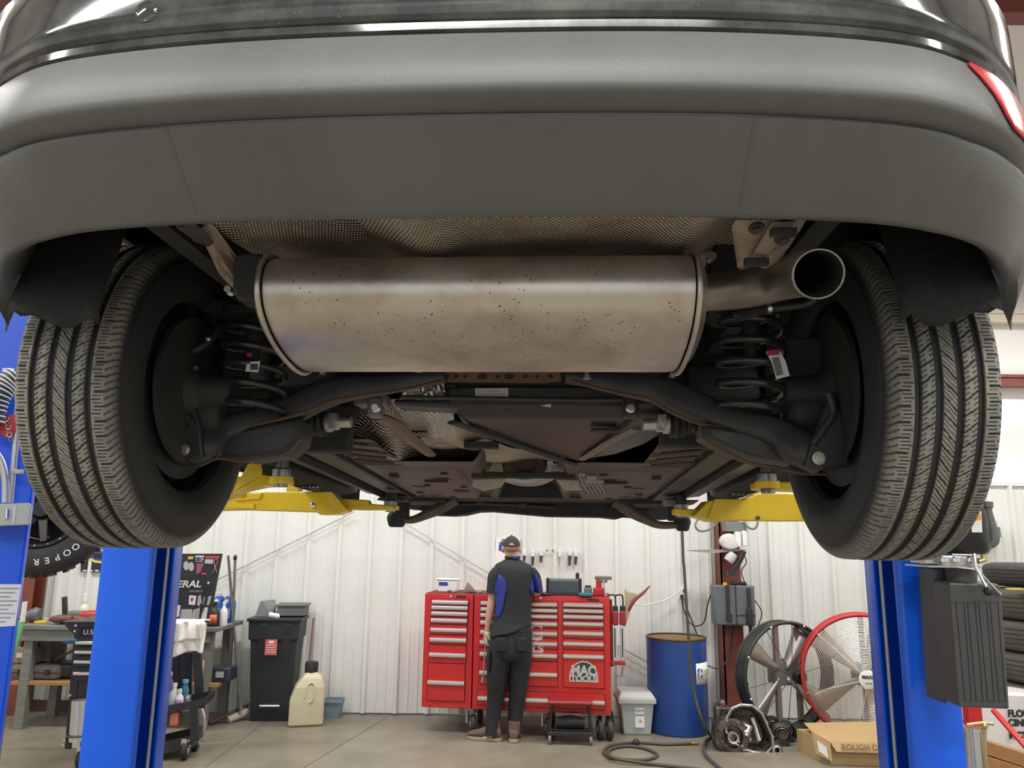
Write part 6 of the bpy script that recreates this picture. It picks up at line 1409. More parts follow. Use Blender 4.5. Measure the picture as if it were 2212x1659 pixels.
# right end of the bench: jugs and bottles
for i, (px, lab) in enumerate(((469, 'blue jug with white mark at the right end of the bench, left of two'), (491, 'blue jug with white mark at the right end of the bench, right of two'))):
    c = on_bench(px, .46); t = thing('coolant_jug', lab, 'jug', c, 0, 'blue jugs on the workbench')
    MJB = mat('jug_blue', (.02, .09, .42), .4); b = B(); b.loft([[(-.045, -.07, 0), (.045, -.07, 0), (.045, .07, 0), (-.045, .07, 0)], [(-.048, -.07, .17), (.048, -.07, .17), (.048, .07, .17), (-.048, .07, .17)], [(-.025, -.04, .235), (.025, -.04, .235), (.025, .04, .235), (-.025, .04, .235)]]); part('jug_body', b, MJB, t, bev=.012)
    b = B(); b.cyl((0, 0, .235), (0, 0, .262), .02, seg=14); part('cap', b, MWHT, t); b = B(); b.ball((0, -.068, .19), .022, sc=(1, .3, .9)); part('white_mark', b, MWHT, t)
    b = B(); b.bb(-.04, .04, -.073, -.068, .04, .13); part('label', b, mat('label_lightblue', (.2, .3, .55), .5), t)
bottle('oil_bottle', 'black oil bottle with orange label at the right end of the workbench', on_bench(460, .10), .052, .19, MBLKP, MBLKP, .02, mat('orange_label', (.65, .16, .06), .5), neck=.4)
bottle('white_bottle', 'tall white bottle between the black oil bottle and the broom handles', on_bench(481, .14), .036, .19, MWHT, MWHT, .02)
c = on_shelf(470, .10); b = B(); b.box(c+Vector((0, .1, .06)), (.20, .2, .12)); o = solo('dark_blue_case', b, mat('navy_case', (.03, .04, .06), .5), 'dark navy case with pale sticker on the shelf near the bench right end', 'case', bev=.015)
b = B(); b.bb(-.02, .05, -.106, -.10, .04, .09); part('sticker', b, mat('sticker_grey', (.5, .5, .52), .5), o, sm=0)
# ---- service cart
g0 = PZ(172, 1662); g1 = PZ(398, 1664); CYc = g0.y
cart = thing('service_cart', 'black service cart with drawers, open lid covered in stickers and lower trays', 'cart', (g0.x, CYc, 0))
Lc = Loc(cart)
def cq(a, c, dy=0): return Lc(a, c, CYc+dy+.0012*(a-165))
MCRT = mat('cart_black', (.018, .018, .019), .4, coat=.2)
def cprism(name, pts, d, m, par=None, dy=0, **k):
    b = B(); b.prism([cq(a, c, dy) for a, c in pts], (0, d, 0)); return part(name, b, m, par or cart, **k)
xL = cq(160, 1500).x; xR = cq(428, 1500).x; zc0 = cq(200, 1612).z; zt0 = cq(200, 1345).z
cab = cprism('drawer_cabinet', [(165, 1352), (345, 1352), (335, 1560), (155, 1560), (158, 1480)], .42, MCRT, sm=0, bev=.004)
cprism('side_upright', [(150, 1562), (160, 1562), (157, 1616), (140, 1618), (143, 1590)], .42, MCRT, cab, sm=0)
cprism('side_panel', [(140, 1618), (158, 1390), (165, 1345), (178, 1345), (172, 1430), (158, 1560), (152, 1618)], .03, MCRT, cab, dy=-.012, sm=0)
cprism('top_tray', [(133, 1343), (345, 1343), (345, 1352), (176, 1356), (168, 1380), (150, 1362)], .45, MCRT, dy=-.02, sm=0, bev=.003)
cprism('right_upright', [(408, 1520), (425, 1516), (428, 1600), (412, 1604)], .03, MCRT, sm=0)
cprism('right_upright', [(412, 1345), (428, 1345), (440, 1530), (422, 1530)], .03, MCRT, dy=.30, sm=0)
cprism('back_panel', [(345, 1410), (415, 1410), (412, 1500), (340, 1505)], .02, MCRT, dy=.36, sm=0)
for i, (y0, y1) in enumerate(((1378, 1396), (1398, 1416), (1418, 1440), (1443, 1470))):
    d_ = cprism('drawer', [(168-i*1.5, y0), (340, y0), (338, y1), (166-i*1.5, y1)], .015, MCRT, dy=-.015, sm=0, bev=.002)
    yh = (1387, 1407, 1428, 1453)[i]; b = B(); b.box((cq(172-i*2, yh).x+.16, -.028, cq(172, yh).z), (.34, .02, .022)); part('drawer_handle', b, MSIL, d_, bev=.004)
b = B(); b.cyl((cq(193, 1505).x, -.09, cq(178, 1505).z), (cq(186, 1592).x, -.09, cq(172, 1592).z), .055, seg=24); b.cyl((cq(186, 1586).x, -.09, cq(172, 1586).z-.02), (cq(186, 1586).x, -.09, cq(172, 1586).z-.06), .03, seg=16); part('can_holder', b, mat('polished_tube', (.72, .72, .70), .22, .9), cart, sm=40)
b = B(); b.torus((cq(187, 1580).x, -.09, cq(172, 1580).z), .065, .006, seg=24); part('holder_ring', b, MCRT, cart)
b = B(); b.tube([(cq(136, 1386).x, -.02, cq(136, 1386).z), (cq(170, 1384).x, -.02, cq(170, 1384).z)], [.016, .022], 12); solo_v = [v+Vector(cart.location) for v in b.v]; b.v = solo_v
solo('screwdriver_handle', b, mat('handle_blue', (.03, .10, .22), .4), 'dark blue handle sticking out from the left side of the black cart', 'tool')
def tray(name, l0, l1, xr, r0, r1, dep_):
    b = B(); P4 = [cq(215, l0), cq(xr, r0), cq(xr, r1), cq(215, l1)]; b.prism(P4, (0, .014, 0))
    dv = Vector((-.05, dep_, 0)); fl = [P4[3], P4[2], P4[2]+dv, P4[3]+dv]; b.prism(fl, (0, 0, .006)); b.prism([P4[1], P4[2], P4[2]+dv, P4[1]+dv], (-.010, 0, 0)); b.prism([P4[0]+dv, P4[1]+dv, P4[2]+dv, P4[3]+dv], (0, .01, 0))
    part(name, b, MCRT, cart, sm=0); return cq(390, 1535).z
ztr = tray('middle_tray', 1553, 1574, 445, 1508, 1523, .30); tray('bottom_tray', 1636, 1660, 418, 1588, 1614, .30)
for x, y in ((cq(172, 1650).x, .02), (cq(398, 1650).x, .27), (cq(392, 1650).x, .52), (cq(172, 1650).x, .36)):
    w_ = caster(x, y, cart, .068, MRUB); b = B(); b.bb(x-.02, x+.02, y-.035, y-.03, .05, zc0+.01); part('caster_fork', b, MCHRM, w_, sm=0)
for a, c in ((414, 1609), (412, 1597), (146, 1596), (144, 1606), (158, 1500), (168, 1362), (170, 1350)):
    p = cq(a, c); b = B(); b.cyl(p+Vector((0, -.045, 0)), p+Vector((0, -.03, 0)), .008, seg=8); part('cart_bolt', b, MSIL, cart)
# raised lid
lid = cprism('lid', [(345, 1196), (480, 1196), (462, 1290), (448, 1345), (345, 1345)], .02, MCRT, dy=.30, sm=0, bev=.003)
b = B(); b.bb(cq(230, 1300).x, cq(345, 1300).x, .30, .32, cq(345, 1345).z, cq(345, 1196).z); part('lid_extension', b, MCRT, lid, sm=0)
LY = .295
def stick(pts, m, name='sticker', d=.002, lab=None): return cprism(name, pts, d, m, lid, dy=LY, sm=0)
MSTW = mat('sticker_white', (.75, .72, .70), .5); MSTR = mat('sticker_red', (.5, .06, .09), .5); MSTP = mat('sticker_pink', (.80, .35, .42), .5); MSTG = mat('sticker_silver', (.45, .44, .44), .5)
stick([(422, 1200), (441, 1200), (438, 1214), (420, 1213)], mat('sticker_lilac', (.62, .58, .70), .5))
stick([(443, 1201), (474, 1201), (473, 1206), (443, 1206)], MSTR); stick([(406, 1202), (418, 1202), (417, 1208), (406, 1208)], mat('sticker_yellow', (.60, .52, .12), .5))
stick([(443, 1208), (461, 1208), (460, 1218), (442, 1217)], MSTG); stick([(424, 1217), (441, 1216), (432, 1238), (424, 1240)], mat('sticker_maroon', (.28, .09, .10), .5)); stick([(436, 1237), (446, 1238), (446, 1242), (435, 1241)], MSTR)
for cx_, cy_2 in ((402, 1222), (413, 1224)):
    stick([(cx_+6*math.cos(2*PI*k/14), cy_2+10*math.sin(2*PI*k/14)) for k in range(14)], MSTG)
stick([(409, 1286), (424, 1287), (421, 1307), (407, 1306)], MSTW); stick([(412, 1292), (416, 1290), (419, 1294), (415, 1300), (412, 1297)], MSTR, d=-.002)
stick([(428, 1288), (433, 1284), (436, 1300), (430, 1310), (425, 1306)], MSTG); stick([(440, 1290), (446, 1288), (444, 1304), (437, 1308)], MSTG); stick([(450, 1288), (457, 1287), (452, 1306), (446, 1308)], MSTG)
stick([(382, 1306), (390, 1308), (386, 1336), (378, 1336)], MSTW); stick([(392, 1316), (415, 1316), (415, 1336), (388, 1338)], MSTG); stick([(417, 1318), (432, 1312), (430, 1335), (414, 1338)], MSTG); stick([(438, 1312), (449, 1312), (445, 1338), (434, 1338)], MSTW)
# pink ribbon
def p3(a, c, dy=LY-.003): return cq(a, c, dy)
b = B(); b.tube([p3(460, 1237), p3(466, 1222), p3(470, 1212), p3(467, 1208), p3(463, 1212), p3(464, 1222), p3(468, 1236)], .010, 6, sx=1, sy=.25, smooth=4); part('pink_ribbon', b, MSTP, lid)
def ctext(s, size, a, c, m, **k): p = cq(a, c, LY-.004); return text(s, size, m, lid, tuple(p), rot=(PI/2, 0, .335), name='lid_lettering', **k)
ctext('GENERAL', .075, 434, 1262, MSTW, align='RIGHT', bold=.002, shear=.15, sx=1.1); ctext('WILD&CO', .022, 438, 1277, MSTG, align='RIGHT'); ctext('EBC', .045, 430, 1208, MBLKP, align='CENTER', bold=.001)
tz = text('U.S. GENERAL', .05, MSTW, cart, tuple(cq(181, 1352, -.03)), rot=(PI/2, 0, .30), name='cart_lettering', sx=1.0); tz.location.z = cq(181, 1365).z
# black telescopic magnet on the lid
b = B(); b.tube([p3(450, 1262, .27), p3(444, 1300, .27), (p3(432, 1330, .27))], .010, 8); part('lid_strut', b, MBLKP, lid)
b = B(); p = p3(450, 1260, .27); b.ball(p, .012); part('strut_ball', b, MCHRM, lid)
# towel draped over the front
rows = []
for i in range(26):
    t_ = i/25; row = []
    for j in range(26):
        s_ = j/25; a = 362+(449-362)*s_
        if t_ < .25: u = t_/.25; y = .06-.10*u; c = 1342-3*math.sin(u*PI)
        else: u = (t_-.25)/.75; y = -.05-.012*math.sin(j*.9)-.015*math.sin(s_*9+u*5); c = 1342+(62+ (12*(1-s_)) + 4*math.sin(s_*8))*u
        if s_ > .93: a -= 6*u*(s_-.93)/.07
        row.append(Vector(cart.location)+cq(a, c, 0)*1+Vector((0, y, 0)))
    rows.append(row)
b = B().grid(rows); solo('shop_towel', b, mat('towel_cream', (.80, .76, .68), .9, bump=(25, .6)), 'cream shop towel draped over the black cart edge', 'towel', sm=70, solid=.012)
rows = [[r_+Vector((.01, -.018, -.055 if 0 else 0)) for r_ in row[2:-3]] for row in rows[5:18]]
b = B().grid(rows); solo('shop_towel', b, mat('towel_white', (.84, .80, .73), .9, bump=(25, .6)), 'second folded towel layer lying over the cream towel on the cart', 'towel', sm=70, solid=.008)
# bottles in the middle tray
def trp(px, dy): dy += .0012*(px-165); p = P(px, 1525, CYc+dy); return Vector((p.x, CYc+dy, ztr+.007))
for px, dy, r, h, m, mc, lab in ((352, .10, .028, .24, mat('cream_bottle', (.72, .68, .50), .5), MWHT, 'slim cream bottle in the cart tray, partly behind the blue post'), (363, .20, .03, .28, mat('blue_can', (.10, .12, .35), .4), MSIL, 'tall blue spray can at the back of the cart tray'), (374, .08, .036, .20, mat('pale_bottle', (.62, .64, .58), .4), MWHT, 'pale translucent bottle in the middle of the cart tray'), (386, .05, .032, .15, mat('white_bottle', (.75, .76, .78), .4), MWHT, 'short white bottle with violet label at the front of the cart tray'), (396, .20, .034, .20, mat('teal_can', (.04, .16, .24), .4), mat('cap_lightblue', (.10, .35, .55), .5), 'teal can with light blue cap in the cart tray'), (405, .08, .030, .08, MGRY, MSIL, 'small grey jar at the right of the cart tray')):
    bottle('cart_bottle', lab, trp(px, dy), r, h*.8, m, mc, .02, mat('violet_label', (.3, .2, .5), .5) if px == 386 else None, neck=.6 if px > 390 else .4)
b = B(); c = PZ(380, 1612); b.box(Vector(cart.location)+cq(377, 1552, .05), (.06, .05, .10)); solo('orange_cup', b, mat('orange_red', (.65, .18, .12), .5), 'small orange-red cup hanging under the cart tray', 'cup', bev=.01)
# chrome pole right of cart
b = B(); q0 = P(440, 1574, 6.75); b.tube([P(441, 1425, 6.75), P(436, 1480, 6.75), P(433, 1508, 6.75), P(437, 1530, 6.75), P(443, 1555, 6.75), Vector((q0.x, 6.75, .012))], .013, 8, smooth=4)
solo('chrome_pole', b, MCHRM, 'bent chrome pole standing between the black cart and the bench leg', 'pole')
# ---- race car poster
WY2 = YB-.03
t = thing('car_poster', 'dark poster with a purple race car front, partly behind the blue post', 'poster', (P(210, 1236, WY2).x, WY2, P(210, 1236, WY2).z))
def pp2(name, pts, m, dy=0, d=.004, par=None): b = B(); b.prism([P(a, c, WY2-dy) for a, c in pts], (0, d, 0)); return wpart(name, b, m, t, par, sm=0)
pp2('poster_sheet', [(176, 1166), (262, 1166), (262, 1236), (174, 1235)], mat('poster_dark', (.03, .02, .03), .5))
mv = mat('poster_violet', (.09, .06, .33), .4)
pp2('printed_car', [(192, 1180), (200, 1172), (248, 1172), (258, 1185), (258, 1210), (240, 1216), (205, 1212), (190, 1200)], mv, .004)
pp2('printed_glass', [(203, 1182), (222, 1188), (245, 1186), (250, 1180), (228, 1176)], MGRY, .006); pp2('printed_grille', [(198, 1194), (240, 1198), (236, 1208), (204, 1206)], MBLKP, .006)
pp2('printed_stripe', [(188, 1200), (204, 1210), (240, 1216), (258, 1213), (258, 1217), (238, 1220), (203, 1215), (189, 1206)], mat('poster_yellow', (.70, .62, .15), .5), .006)
pp2('printed_emblem', [(212, 1187), (220, 1186), (228, 1188), (220, 1191)], mat('emblem_gold', (.6, .5, .3), .4), .008)
for k in range(5): pp2('poster_tick', [(179+13*k, 1231), (187+13*k, 1231.5), (187+13*k, 1234.5), (179+13*k, 1234)], MSTW, .005)
# ---- brooms
t = thing('push_broom', 'push broom with grey pole and long dark head leaning at the bench end', 'broom', PZ(500, 1560))
BYb = t.location.y
b = B(); b.tube([P(493, 1200, 7.35), P(500, 1290, 7.4), P(520, 1533, BYb)], .013, 8); b.cyl(P(516, 1500, BYb+.02), P(521, 1536, BYb), .018, seg=8); wpart('broom_pole', b, mat('pole_grey', (.18, .165, .15), .5, .3), t)
b = B(); b.tube([P(452, 1562, BYb-.15), P(497, 1543, BYb), P(541, 1522, BYb+.15)], .022, 8); wpart('broom_block', b, mat('dark_wood', (.07, .035, .025), .6), t)
b = B(); q0 = P(492, 1556, BYb-.05); q1 = P(534, 1537, BYb+.1); b.tube([q0, q1], [.030, .034], 14); wpart('pale_bristles', b, mat('pale_bristle', (.48, .44, .38), .9, bump=(80, .6)), t)
t = thing('mop_pole', 'light grey mop pole with chrome foot leaning left of the black bin', 'pole', PZ(488, 1545))
b = B(); b.tube([P(508, 1207, 7.35), P(506, 1270, 7.4), P(489, 1535, t.location.y)], .014, 8); wpart('pole', b, mat('pole_light', (.30, .27, .25), .45, .4), t)
b = B(); b.cyl(P(490, 1512, t.location.y), PZ(488, 1544, .003), .017, seg=10); wpart('chrome_foot', b, MCHRM, t); b = B(); b.ball(P(508, 1205, 7.35), .018, sc=(1, 1, 1.6)); wpart('pole_tip', b, MBLKP, t)
# ---- wheeled bin
bl0 = PZ(543, 1557); br0 = PZ(625, 1557); By = bl0.y
bn = thing('wheeled_bin', 'tall black wheeled trash bin with a red sticker against the white wall', 'trash bin', ((bl0.x+br0.x)/2, By-.03, 0), .06)
Lb = Loc(bn); zT = P(590, 1334, By-.03).z; w0 = (br0.x-bl0.x)/2; w1 = (P(645, 1334, By).x-P(534, 1334, By).x)/2
b = B(); rr = []
for z, w_, d0, d1 in ((0.0, w0, .02, .26), (.10, w0+.01, .0, .28), (zT-.20, w1-.03, -.04, .27), (zT-.19, w1-.012, -.055, .28), (zT-.02, w1-.005, -.06, .28)): rr.append([(-w_, d0, z), (w_, d0, z), (w_, d1, z), (-w_, d1, z)])
b.loft(rr); body_ = part('bin_body', b, mat('bin_black', (.022, .024, .028), .45), bn, sm=0, bev=.018)
b = B(); b.bb(-w1-.01, w1+.01, -.075, .29, zT-.03, zT); part('rim', b, MATS['bin_black'], bn, sm=0, bev=.008)
for x in (-.10, .12): b = B(); b.loft([[(x-.035, .01, .15), (x+.035, .01, .15), (x+.035, .03, .15), (x-.035, .03, .15)], [(x-.04, -.068, zT-.05), (x+.04, -.068, zT-.05), (x+.04, -.03, zT-.05), (x-.04, -.03, zT-.05)]]); part('front_rib', b, MATS['bin_black'], body_, sm=0, bev=.006)
for sx_ in (-1, 1): b = B(); b.lathe([(.02, -.02), (.085, -.018), (.09, 0), (.085, .02), (.02, .02)], (sx_*(w0+.01), .10, .09), (1, 0, 0), 22); part('wheel', b, MGRY, bn, sm=40)
b = B(); b.tube([(-.09, -.02, .14), (.09, -.02, .14)], .010, 8); part('axle_bar', b, MSIL, bn)
a0, a1 = Lb(576, 1380, By-.07), Lb(599, 1414, By-.07); b = B(); b.bb(a0.x, a1.x, -.075, -.071, a1.z, a0.z); st_ = part('warning_sticker', b, mat('sticker_salmon', (.62, .12, .11), .5), bn, sm=0, label='red warning sticker')
b = B(); b.bb(a0.x+.03, a1.x-.03, -.078, -.075, a0.z-.035, a0.z-.012); part('sticker_print', b, MSTW, st_, sm=0)
for k in range(4): b = B(); b.bb(a0.x+.012, a1.x-.012, -.078, -.075, a0.z-.055-.02*k, a0.z-.050-.02*k); part('sticker_print', b, MSTW, st_, sm=0)
BM = Matrix.Translation(bn.location) @ Matrix.Rotation(.06, 4, 'Z')
b = B(); b.box(BM @ Vector((.12, .15, zT+.055)), (.26, .24, .09), (0, 0, .1)); b.box(BM @ Vector((.12, .15, zT+.105)), (.29, .26, .02), (0, 0, .1)); solo('grey_box', b, mat('lid_grey', (.12, .12, .115), .6), 'dark grey lidded box lying on top of the black bin', 'box', bev=.006)
random.seed(5)
b = B(); c = BM @ Vector((-.13, .15, zT)); pts = [c+Vector((random.uniform(-.10, .10), random.uniform(-.10, .10), random.choice((0.002, random.uniform(.06, .15))))) for _ in range(24)]
bmx = bmesh.new(); [bmx.verts.new(p) for p in pts]; bmesh.ops.convex_hull(bmx, input=bmx.verts); bmesh.ops.delete(bmx, geom=[v for v in bmx.verts if not v.link_faces], context='VERTS'); b.v = [v.co.copy() for v in bmx.verts]; bmx.verts.index_update(); b.f = [tuple(v.index for v in f.verts) for f in bmx.faces]
solo('crushed_carton', b, mat('carton_grey', (.16, .165, .155), .5), 'crumpled dark carton sticking up from the left of the black bin', 'carton', sm=0)
b = B(); c = BM @ Vector((-.02, .0, zT+.02)); b.box(c, (.10, .06, .03), (.3, .2, .4)); solo('white_scrap', b, MPAP, 'small pale scrap lying at the front rim of the black bin', 'scrap', bev=.008)
b = B(); b.box(BM @ Vector((-.04, .20, zT+.012)), (.14, .16, .022), (0, 0, .2)); solo('black_tray', b, MBLKP, 'flat black tray between the crumpled carton and the grey box', 'tray', bev=.004)
b = B(); b.tube([P(678, 1335, 7.72), P(668, 1440, 7.70), (P(664, 1440, 7.70).x-.01, 7.70, 0)], .012, 8); solo('wooden_stick', b, mat('stick_red', (.33, .22, .19), .6), 'thin reddish pole leaning behind the black bin and the yellow jug', 'pole')
# ---- fuel jug
j0 = PZ(660, 1563); t = thing('fuel_jug', 'cream yellow square utility jug with black cap beside the black bin', 'jug', j0, .25)
k_ = px_m(j0.y, .2); zj = lambda y: P(660, y, j0.y).z
b = B(); hw = 36*k_; dd = .13
def sq_(x0, x1, d, z): return [(x0, -d, z), (x1, -d, z), (x1, d, z), (x0, d, z)]
b.loft([sq_(-hw*.95, hw*.95, dd*.95, 0), sq_(-hw, hw, dd, .02), sq_(-hw, hw, dd, zj(1510)), sq_(-hw*.72, hw*.98, dd*.95, zj(1480)), sq_(-hw*.30, hw*.80, dd*.75, zj(1458)), sq_(-hw*.12, hw*.45, dd*.35, zj(1450))])
part('jug_body', b, mat('cream_jug', (.62, .57, .39), .4, noise=(3, .4, .7), col2=(.55, .48, .30)), t, sm=0, bev=.02)
b = B(); b.lathe([(14*k_, zj(1452)), (14.5*k_, zj(1434)), (13*k_, zj(1429)), (.01, zj(1428))], (hw*.16, 0, 0), (0, 0, 1), 24); part('cap', b, MBLKP, t, sm=40)
b = B(); b.tube([(-.02, -dd-.004, zj(1500)), (.0, -dd*.9-.006, zj(1475)), (.05, -dd*.9-.006, zj(1472)), (.055, -dd-.004, zj(1500)), (.02, -dd-.004, zj(1512))], .008, 8, smooth=4, closed=False); part('moulded_grip', b, MATS['cream_jug'], t)
t0 = PZ(712, 1552); t = thing('small_tub', 'small blue-grey plastic tub on the floor behind the cream jug', 'tub', t0)
k_ = px_m(t0.y, .1); b = B(); hh_ = P(712, 1512, t0.y).z
b.loft([[(-14*k_, 0, 0), (18*k_, 0, 0), (18*k_, .12, 0), (-14*k_, .12, 0)], [(-16*k_, -.02, hh_), (25*k_, -.02, hh_), (25*k_, .14, hh_), (-16*k_, .14, hh_)], [(-15*k_, -.01, hh_), (24*k_, -.01, hh_), (24*k_, .13, hh_), (-15*k_, .13, hh_)], [(-14*k_, 0, .01), (18*k_, 0, .01), (18*k_, .12, .01), (-14*k_, .12, .01)]]); part('tub_shell', b, mat('tub_blue', (.22, .30, .36), .5), t, sm=0)
b = B(); b.bb(-17*k_, 26*k_, -.03, -.02, hh_-.02, hh_); part('tub_rim', b, MATS['tub_blue'], t, sm=0)
# ---- neighbouring lift post at far left
NY = 3.35; nx = P(63, 1134, NY).x
AN = .52; NN = Vector((math.sin(AN), -math.cos(AN), 0)); NC = Vector((nx, NY, 0))
def PN(px, py, off=0.0):
    d = ray(px, py); c_ = NC+NN*off-CAM; c_.z = 0
    return CAM+d*(c_.dot(NN)/d.dot(NN))
t = thing('lift_post', 'blue steel post of the neighbouring lift at the left edge, with white instruction placard', 'lift post', (nx, NY, 0), AN)
b = B(); b.bb(-.28, 0, 0, .26, 0, 4.1); part('column', b, mat('blue_darker', (.004, .10, .72), .35, coat=.15), t, sm=0, bev=.012)
b = B(); b.bb(-.4, .06, -.08, .34, 0, .02); part('base_plate', b, MATS['blue_darker'], t, sm=0)
q0, q1 = PN(47, 1262, 0), PN(30, 1357, 0)
b = B(); b.prism([PN(-45, 1262, 0.002), q0-Vector((0, .002, 0)), PN(33, 1352, 0.002), PN(-60, 1357, 0.002)], (0, -.002, 0)); pl_ = wpart('placard', b, MATS['white_paper'], t, sm=0, label='white instruction placard')
for k in range(9):
    y_ = 1270+k*9; x1_ = 42-k*1.6-(k % 3)*8; b = B(); b.prism([PN(-20, y_, 0.005), PN(x1_, y_, 0.005), PN(x1_, y_+2, 0.005), PN(-20, y_+2, 0.005)], (0, -.001, 0)); wpart('placard_line', b, MATS['faint_print'], t, pl_, sm=0)
NV = NY-.06
b = B(); b.prism([PN(6, 795, .002), PN(32, 796, .002), PN(30, 830, .002), PN(6, 830, .002)], (0, -.003, 0)); wpart('warning_label', b, MPAP, t, sm=0)
t2 = thing('electrical_box', 'grey metal junction box with conduits on the far left blue post', 'junction box', PN(30, 1135, 0.12))
MGMB = mat('galvanised_box', (.45, .46, .42), .4, .5)
b = B(); b.prism([PN(-40, 1090, 0.14), PN(62, 1086, 0.14), PN(68, 1092, 0.14), PN(64, 1134, 0.14), PN(-40, 1138, 0.14)], NN*-.135); bx_ = wpart('box_body', b, MGMB, t2, sm=0, bev=.004)
b = B(); b.prism([PN(30, 1092, 0.145), PN(34, 1092, 0.145), PN(31, 1130, 0.145), PN(27, 1130, 0.145)], (0, .004, 0)); wpart('box_slot', b, mat('bright_edge', (.7, .7, .66), .4), t2, bx_, sm=0)
b = B(); b.tube([PN(15, 1100, 0.15), PN(14, 1120, 0.15)], .008, 8); wpart('lever', b, MCHRM, t2, bx_)
b = B(); b.tube([PN(22, 1086, 0.08), PN(26, 1040, 0.08), PN(32, 980, 0.08), PN(36, 930, 0.08), PN(38, 880, 0.08)], .012, 10, smooth=4); wpart('conduit_pipe', b, mat('conduit_silver', (.55, .55, .56), .35, .7), t2)
b = B(); b.tube([PN(12, 1086, 0.1), PN(12, 1040, 0.1), PN(4, 1000, 0.1), PN(-14, 970, 0.1)], .015, 10, smooth=5); wpart('conduit_bend', b, MATS['conduit_silver'], t2)
b = B(); b.box(PN(36, 1019, 0.09), (.05, .02, .018)); wpart('pipe_clamp', b, MGMB, t2, bev=.002)
# spring hose and red hook
t3 = thing('coiled_hose', 'dark coiled hose with pale spiral bands at the left edge of the picture', 'hose', PN(10, 910, .12))
hp = smoothpts([PN(36, 815, .12), PN(14, 830, .13), PN(-2, 850, .14), PN(-14, 880, .14), PN(-20, 915, .14)], 6)
b = B(); b.tube(hp, .045, 14); wpart('hose_core', b, mat('hose_charcoal', (.04, .042, .04), .6), t3, sm=60)
for i in range(1, len(hp)-1, 2):
    b = B(); b.torus(hp[i], .047, .0035, (hp[i+1]-hp[i-1]), 20, 6); wpart('spiral_band', b, MWHT, t3)
t4 = thing('red_tag_hook', 'red plastic guard with a small chain hanging at the left edge', 'tag', PN(15, 950, .10))
b = B(); b.prism([PN(-20, 905, .10), PN(24, 893, .10), PN(32, 905, .10), PN(32, 930, .10), PN(15, 948, .10), PN(-20, 925, .10)], (0, .02, 0)); wpart('red_plate', b, mat('guard_red', (.60, .03, .025), .4), t4, sm=0, bev=.004)
for k in range(6):
    c = PN(14+1.6*k, 905+8.5*k, .12); b = B(); b.torus(c, .010, .0018, (1, 0, 0) if k % 2 else (0, 1, 0), 14, 5, sy=1.0); wpart('chain_link', b, MCHRM, t4)
# green strap
b = B(); b.tube([P(44, 1342, 6.4), P(40, 1362, 6.4), P(30, 1400, 6.4), P(14, 1450, 6.4), P(2, 1500, 6.4)], [.035, .040, .035, .022, .018], 10, sx=1, sy=.5, smooth=4); solo('green_strap', b, mat('mint_green', (.18, .55, .26), .5), 'mint green strap hanging diagonally beside the far left post', 'strap')
b = B(); b.tube([P(54, 1300, 7.0), P(48, 1345, 7.0)], .04, 6, sy=.3); solo('pale_panel', b, MWHT, 'narrow pale panel standing just right of the placard post', 'panel')
# ---- truck wheel
wc = P(84, 1098, 5.0); t = thing('truck_wheel', 'large black off-road truck wheel with white tyre lettering, raised behind the left tire', 'wheel', wc, .35)
RT = .425
def lug(b): pass
b = B(); b.lathe([(.245, -.10), (.26, -.125), (.30, -.14), (.36, -.14), (.40, -.125), (.42, -.10), (.425, -.05), (.425, .05), (.42, .10), (.40, .125), (.30, .14), (.245, .10)], (0, .14, 0), (0, 1, 0), 80, cap=False); ty = part('tyre', b, mat('truck_rubber', (.035, .034, .030), .75, bump=(30, .7)), t, sm=50)
for k in range(48):
    a = 2*PI*k/48; b = B(); b.box((RT*math.cos(a), .14+(.05 if k % 2 else -.05), RT*math.sin(a)), (.03, .11, .022), Matrix.Rotation(-a, 3, 'Y')); part('tread_lug', b, MATS['truck_rubber'], ty, sm=0)
b = B(); b.lathe([(.25, -.115), (.245, -.125), (.225, -.125), (.22, -.09), (.20, .0), (.20, .08)], (0, .14, 0), (0, 1, 0), 60, cap=False); part('rim', b, mat('gloss_black_rim', (.015, .015, .015), .25), t, sm=40)
b = B(); b.lathe([(.195, .10), (.02, .10)], (0, .14, 0), (0, 1, 0), 40); part('brake_drum', b, MBLKP, t)
for k in range(8):
    a = 2*PI*k/8+.2; b = B(); u = Vector((math.cos(a), 0, math.sin(a))); n_ = Vector((-math.sin(a), 0, math.cos(a)))
    b.loft([[u*.06+n_*.03+Vector((0, .09, 0)), u*.06-n_*.03+Vector((0, .09, 0)), u*.06-n_*.03+Vector((0, .13, 0)), u*.06+n_*.03+Vector((0, .13, 0))], [u*.215+n_*.022+Vector((0, .035, 0)), u*.215-n_*.022+Vector((0, .035, 0)), u*.215-n_*.022+Vector((0, .08, 0)), u*.215+n_*.022+Vector((0, .08, 0))]]); part('spoke', b, MATS['gloss_black_rim'], t, sm=0, bev=.006)
b = B(); b.lathe([(.001, .06), (.05, .06), (.065, .08), (.065, .13)], (0, 0, 0), (0, 1, 0), 24); part('hub_cap', b, MATS['gloss_black_rim'], t)
for k in range(20):
    a = 2*PI*k/20; b = B(); b.ball((.235*math.cos(a), .012, .235*math.sin(a)), .007, 8, 5); part('rim_bolt', b, MCHRM, t)
for i, ch in enumerate('COOPER'):
    a = -.62-i*.175
    o = text(ch, .055, MSTW, t, (.335*math.cos(a), -.004, .335*math.sin(a)), rot=(0, 0, 0), name='tyre_lettering', align='CENTER', bold=.001)
    o.rotation_euler = (Matrix.Rotation(-(a-PI/2), 4, 'Y') @ Matrix.Rotation(PI/2, 4, 'X')).to_euler()
